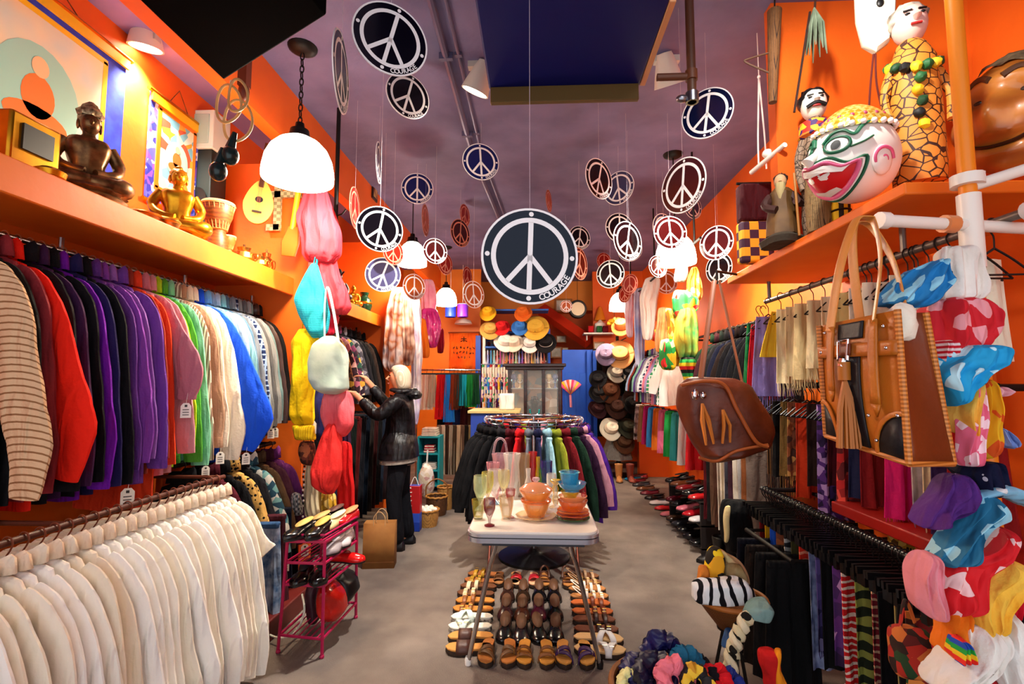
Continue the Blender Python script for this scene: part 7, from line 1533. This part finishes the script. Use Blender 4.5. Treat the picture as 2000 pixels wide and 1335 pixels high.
# hat shelf unit
x0=X(946,8.8);x1=X(1072,8.8); t=thing('hat_shelves','blue-posted shelving crowded with hats and beads','shelving',((x0+x1)/2,8.9,0)); w=x1-x0
for sx in(-1,1): MB().box((sx*w/2,0,1.2),(.05,.4,2.4)).build('upright',BLU1 if sx>0 else mat('#e8e4dc',.5),t,bevel=.004)
SHZ=[Z(y,8.8) for y in (722,678,650,606)]
for z in SHZ: MB().box((0,0,z),(w,.4,.03)).build('shelf_board',mat('#2a68c8',.5) if z>2 else mat('#d8cfc0',.5),t,bevel=.004)
MB().box((0,.19,1.2),(w,.01,2.4)).build('back_panel',mat('#c8a088',.7,pat='multi',scale=14,pal=['#e0d4c8','#c07850','#5878b0','#d8c0a0','#a03828','#e8e0d8']),t)
for lab,px,py,c,r,b,st in (('yellow straw hat on the upper hat shelf',1046,640,'#e8b838',.24,'#c89020',1),('red knit hat on the upper hat shelf',980,640,'#c81c20',.15,None,0),('natural straw hat hanging at the left of the hat shelves',957,645,'#d8a850',.18,'#7a4a18',1),('white sun hat on the middle hat shelf',985,668,'#f0ece4',.19,'#c8c0b0',0),('cream cloche on the middle hat shelf',1004,670,'#e8dcc8',.17,None,0),('white hat with black band on the middle hat shelf',1034,672,'#f4f0ec',.17,'#141414',0),('black hat at the right end of the middle hat shelf',1066,670,'#141216',.19,'#e0dcd4',0),('blue cap on the upper hat shelf',1015,640,'#3878c8',.15,None,0),('yellow cap at the far left of the hat shelves',953,612,'#e8b020',.15,None,0),('orange hat high on the hat shelves',1022,612,'#d86820',.16,None,0)):
    hat(lab,P(px,py,8.55),c,r,.12,b,(PI/2-.55,0,R.uniform(-.3,.3)),.01,straw=st,group='hats on the rear hat shelves')
BC=['#e8e8f0','#2050c0','#18a0b8','#f0f0e8','#c02840','#7a3ca0','#f0a028','#101014','#e878a0','#2c9048','#d8d0c0','#3868d8','#b81c28','#e8e0d0','#6a1c4c','#f0c830','#185098','#c8c0b8','#d05828','#2c2c3c']
BNM=['white','cobalt','aqua','ivory','crimson','violet','amber','black','pink','green','stone','royal blue','scarlet','cream','plum','yellow','azure','grey','rust','slate']
for i in range(20):
    px=950+6.1*i; t=at('bead_necklace',f'{BNM[i]} bead necklaces hanging from the rear hat shelves','necklace',px,684,8.55,0,'bead necklaces on the rear shelves'); m=MB()
    for k in range(3): m.tube(curve([(-.025,0,0),(-.02-.004*k,-.01*k,-.16-.04*k),(0,-.01*k,-.25-.05*k-.03*(i%3)),(.02+.004*k,-.01*k,-.16-.04*k),(.025,0,0)],4),.009,6)
    m.build('strands',mat(BC[i],.35),t); MB().tube([(-.03,0,0),(.03,0,0)],.006,5).build('bar',IRON,t)
for i in range(14):
    px=957+8.2*i; c=BC[(i*7+3)%20]; t=thing('trinket_box',f'{BNM[(i*7+3)%20]} trinket box on the lower rear shelf','box',(X(px,8.6),8.72,SHZ[0]+.017),0,'trinket boxes on the lower rear shelf'); hh=.08+.05*(i%3); MB().box((0,0,hh/2),(.07,.12,hh)).build('case',mat(c,.5),t,bevel=.006); MB().box((0,0,hh),(.074,.124,.02)).build('lid',mat(BC[i],.5),t,bevel=.004)
# scarves and trinkets hanging under the rear shelves, left
for i in range(12):
    px=944+5.2*i; t=at('long_scarf',f'{BNM[i]} long printed scarf hanging left of the display cabinet','scarf',px,712,8.3,1.25,'printed scarves left of the display cabinet'); drape_mesh(.035,.045,.62+.08*(i%3),.03,2,.012,920+i).build('cloth',mat('#ffffff',.8,pat='multi',scale=16,pal=[BC[i],BC[(i+5)%20],BC[(i+9)%20],'#e8ddd0']),t); MB().tube([(-.04,0,.0),(.04,0,.0)],.006,5).build('bar',IRON,t)
rail('scarf rail left of the display cabinet',(X(940,8.3),8.3,Z(712,8.3)+.01),(X(1004,8.3),8.3,Z(712,8.3)+.01),.01,CHROME,[(0,(0,.5,0)),(1,(0,.5,0))])
# back-left garment rails
zr=Z(722,7.4); rail('rear rail with bright skirts at the back left',(X(812,7.4),7.4,zr),(X(938,7.4),7.4,zr),.014,CHROME,[(.02,(0,0,-zr)),(.98,(0,0,-zr))])
for i,(n,px,c,L,w) in enumerate((('cream pleated','822','#e8dcc4',.50,.10),('ivory pleated','834','#efe6d4',.52,.10),('stone','845','#c8bcA4'.lower(),.48,.09),('scarlet','862','#d01820',.66,.09),('crimson','868','#b81420',.62,.08),('bright blue','878','#2080d8',.70,.09),('rust','887','#8a3418',.52,.07),('brown','894','#5a2c18',.50,.07),('dark teal','901','#0c5a60',.46,.07),('turquoise','909','#18b0c8',.46,.08),('green','920','#1c8a3c',.48,.09),('dark green','930','#145030',.44,.07))):
    t=thing('skirt',f'{n} skirt on the rear left rail','skirt',(X(int(px),7.4),7.36,zr),.25,'skirts on the rear left rail'); drape_mesh(w*.6,w,L,.06,3,.02,940+i,top=-.07).build('cloth',cloth(c),t); MB().tube(curve([(0,0,.012),(.01,0,0),(0,0,-.05)],3),.003,5).box((0,0,-.06),(.14,.012,.03)).build('hanger',HBLK,t)
zr2=Z(832,7.4); rail('rear lower rail with long striped skirts',(X(856,7.4),7.4,zr2),(X(928,7.4),7.4,zr2),.012,IRON,[(0,(0,.0,-zr2)),(1,(0,0,-zr2))])
for i in range(9):
    n,c=(('taupe','#8a7a68'),('cream','#d8ccb4'),('dark brown','#3a2418'),('grey beige','#a89c88'),('umber','#4a3828'),('sand','#c0a888'),('mocha','#6a5040'),('black','#14100e'),('khaki','#8a7c54'))[i]
    t=thing('skirt',f'{n} long skirt on the rear lower rail','skirt',(X(862+7.5*i,7.4),7.38,zr2),.2,'long skirts on the rear lower rail'); drape_mesh(.05,.06,.70,.06,3,.014,960+i).build('cloth',cloth(c),t); MB().box((0,0,0),(.1,.03,.03)).build('waistband',cloth(c),t,bevel=.006)
for i,(n,c) in enumerate((('black bordered','#14101c'),('dark red','#6a1018'),('navy print','#1c2450'),('oxblood','#3c0c10'),('brown','#4a2a18'))):
    t=thing('trousers',f'{n} trousers between the two rear left rails','trousers',(X(862+15*i,7.6),7.62,1.05+.05*(i%2)),.2,'trousers behind the rear left skirts'); drape_mesh(.06,.07,.42,.05,2,.014,980+i,top=.0).build('legs',cloth(c),t); MB().box((0,0,0),(.12,.03,.03)).build('waistband',cloth(c),t,bevel=.006)
# hangings at back left
def bscarf(lab,rows,d,m,th=.14,g='gauzy scarves on the rear left pier',**k): return pouch('hanging_scarf',lab,'scarf',rows,d,th,m,g,part='cloth',folds=3,famp=.02,**k)
SCM=mat('#ffffff',.8,pat='tie',scale=7,pal=['#4a5268','#d8d0d0','#c87848','#e8e0e4','#6a6a80','#d89868'],wr=.7)
bscarf('grey and rust gauzy scarf at the rear left pier',[(560,765,790),(610,755,792),(660,750,790),(710,748,786),(726,756,780)],5.7,SCM,seed=111)
bscarf('orange brown patterned gauze scarf beside the grey one',[(555,785,800),(610,784,806),(670,786,808),(715,788,806)],5.75,mat('#ffffff',.8,pat='tie',scale=8,pal=['#c86838','#e8d0c0','#8a4830','#e0a078'],wr=.7),seed=112)
bscarf('white and lilac gauze scarf hanging to waist height',[(560,800,816),(620,802,822),(700,804,824),(780,806,822),(830,808,818)],5.9,mat('#ffffff',.8,pat='tie',scale=6,pal=['#f0e8f4','#c8b8d8','#f4f0f4','#a8a8c8'],wr=.7),seed=113)
bscarf('pink satin garment high at the rear left',[(545,826,848),(580,822,852),(620,824,850)],7.2,cloth('#e888a8','#f4c0d0','noise',5),g='satin garments at the rear left',seed=114)
bscarf('magenta shiny bag at the rear left',[(600,822,852),(630,824,860),(660,828,858),(680,834,852)],7.0,mat('#a01468',.25,pat='noise',c2='#d83c90',scale=8,wr=.8),g='satin garments at the rear left',seed=115)
bscarf('orange satin garment under the pink one',[(620,815,830),(660,816,836),(700,820,838)],6.9,cloth('#e87818'),g='satin garments at the rear left',seed=116)
bscarf('crimson scarf beside the magenta bag',[(640,852,866),(670,854,868),(690,856,866)],7.3,cloth('#8a1028'),g='satin garments at the rear left',seed=117)
for lab,px,c in (('cobalt blue paper lantern shade under the far left pendant',880,'#1c3cd8'),('violet paper lantern shade right of the cobalt one',904,'#7a28d0')):
    t=at('lantern_shade',lab,'lantern',px,606,8.1,0,'coloured lantern shades',.82); MB().lathe([(.09,-.14),(.11,-.13),(.11,.13),(.09,.14),(.088,.13),(.1,.12),(.1,-.12)],20).build('shade',mat(c,.5),t); MB().lathe([(.11,.12),(.115,.125),(.11,.13)],20).tube([(0,0,.12),(0,0,CZ-Z(606,8.1))],.004,5).build('cord',WHITE,t)
t=at('dish_lamp','white dish shade hanging below the lanterns','lamp shade',905,628,8.75); MB().lathe([(.16,-.04),(.13,.02),(.03,.06),(0,.06),(.02,.045),(.12,.01)],20).build('shade',WHITE,t); MB().tube([(0,0,.06),(0,0,CZ-Z(628,8.3))],.004,5).build('cord',BLACK,t)
# orange poster
t=at('wall_banner','orange cloth banner with black lettering on the rear left wall','banner',906,685,9.0); 
w=.27; MB().grid(lambda u,v:((u-.5)*2*w,.012*sin(u*9),(.5-v)*.66),16,8).build('cloth',cloth('#e86a14','#e05010','noise',4),t,solid=.006)
m=MB(); rr=random.Random(4)
m.tube([(0,-.02,.26),(0,-.02,.16)],.008,5).tube([(-.05,-.02,.22),(.05,-.02,.22)],.008,5).tube([(-.06,-.02,.17),(0,-.02,.2),(.06,-.02,.17)],.008,5)
for row,z in enumerate((.06,-.03,-.12)):
    for k in range(7 if row<2 else 4):
        x=(-.18+.06*k) if row<2 else -.09+.06*k; q=[(x+rr.uniform(-.018,.018),-.02,z+rr.uniform(-.028,.028)) for _ in range(4)]; m.tube(q,.007,5)
m.build('black_lettering',BLACK,t); MB().tube([(-w-.02,0,.34),(w+.02,0,.34)],.012,8).build('rod',mat('#8a3c10',.6),t); fringe_mesh(w,-.33,.06,40,.003,2).build('fringe',mat('#f0a020',.7),t)
bx('wall_back_left',-2.46,X(938,9.1),9.1,9.2,0,CZ,mat('#ee8a24',.5,pat='noise',c2='#e47c18',scale=3))
# pictures, drum, lamp at the back right
for lab,px,py,wd,hh in (('small white framed print right of the hat shelves',1096,662,20,14),('cream framed print above the blue partition',1086,688,22,22),('pale framed picture high on the rear wall',1100,596,34,26),('framed portrait over the doorway edge',1170,680,22,26),('small framed card at the rear wall',1104,684,12,12)):
    d=9.35 if px>1150 else 10.25; t=at('picture',lab,'picture',px,py,d); s=d/F; MB().box((0,.0,0),(wd*s,.03,hh*s)).build('frame',mat('#a8641c',.4),t,bevel=.006); MB().box((0,-.018,0),(wd*s*.78,.008,hh*s*.74)).build('print',mat('#f0ece0',.6,pat='noise',c2='#b8b8a8',scale=9),t)
t=at('round_drum','black round drum hanging below the ceiling at the rear','drum',1128,604,8.8,(PI/2,0,0)); MB().lathe([(0,-.08),(.15,-.08),(.165,-.05),(.165,.05),(.15,.08),(0,.08)],28).build('shell',mat('#14100e',.3),t); MB().lathe([(0,.083),(.05,.085),(.12,.083)],24).build('skin',mat('#d8c8a8',.5),t)
MB().tube([(0,.0,0),(0,CZ-Z(604,8.8),0)],.004,5).build('cord',IRON,t)
t=at('wall_shelf','small white shelf with red cloths over the rear doorway','shelf',1168,652,9.2); MB().box((0,0,0),(.55,.3,.03)).build('board',WHITE,t,bevel=.004); MB().box((-.2,.1,-.06),(.02,.1,.1)).build('bracket',WHITE,t)
for lab,px,c in (('red folded cloth on the small white shelf','1155','#c81c24'),('green folded cloth on the small white shelf','1172','#2c7040'),('maroon folded cloth on the small white shelf','1184','#7a1828')):
    t=thing('folded_cloth',lab,'cloth',(X(int(px),9.1),9.1,Z(652,9.2)+.017),0,'cloths on the small white shelf'); MB().box((0,0,.05),(.10,.09,.1)).build('folds',cloth(c),t,bevel=.015); MB().box((0,-.005,.105),(.095,.085,.02)).build('top_fold',cloth(c),t,bevel=.008)
t=at('cone_lamp','orange cone lamp with white base on the rear right shelf','lamp',1172,610,9.27); t.location.z=Z(652,9.2)+.317; MB().lathe([(0,.2),(.03,.19),(.11,-.06),(.1,-.06),(.02,.17)],20).build('shade',mat('#e88a1c',.5),t); MB().lathe([(0,-.3),(.12,-.3),(.1,-.12),(.04,-.08),(.02,-.05),(0,-.05)],20).build('base',WHITE,t)
t=at('flower_bouquet','yellow flower bouquet by the far right pendant lamp','flowers',1200,630,8.4)
for k in range(12): a=k*2.4; MB().ball((.02*math.sqrt(k)*cos(a)*1.6,.02*math.sqrt(k)*sin(a),.03*(k%3)),.035,8,6,.3,k).build('flower',mat(['#f0c020','#e8a018','#f4e080'][k%3],.6),t)
MB().tube([(0,0,-.02),(0,0,CZ-t.location.z)],.003,5).build('cord',IRON,t)
t=at('red_tassel_lantern','round yellow and red tasselled lantern at the rear right','lantern',1282,655,7.3); MB().ball((0,0,0),(.1,.1,.09),16,10).build('shade',mat('#d83018',.5,pat='stripe',c2='#e8b828',scale=6,axis=0),t); MB().tube([(0,0,-.08),(0,0,-.28)],[.015,.03],8).build('tassel',mat('#e8b020',.6),t); MB().tube([(0,0,.08),(0,0,CZ-t.location.z)],.003,5).build('cord',IRON,t)
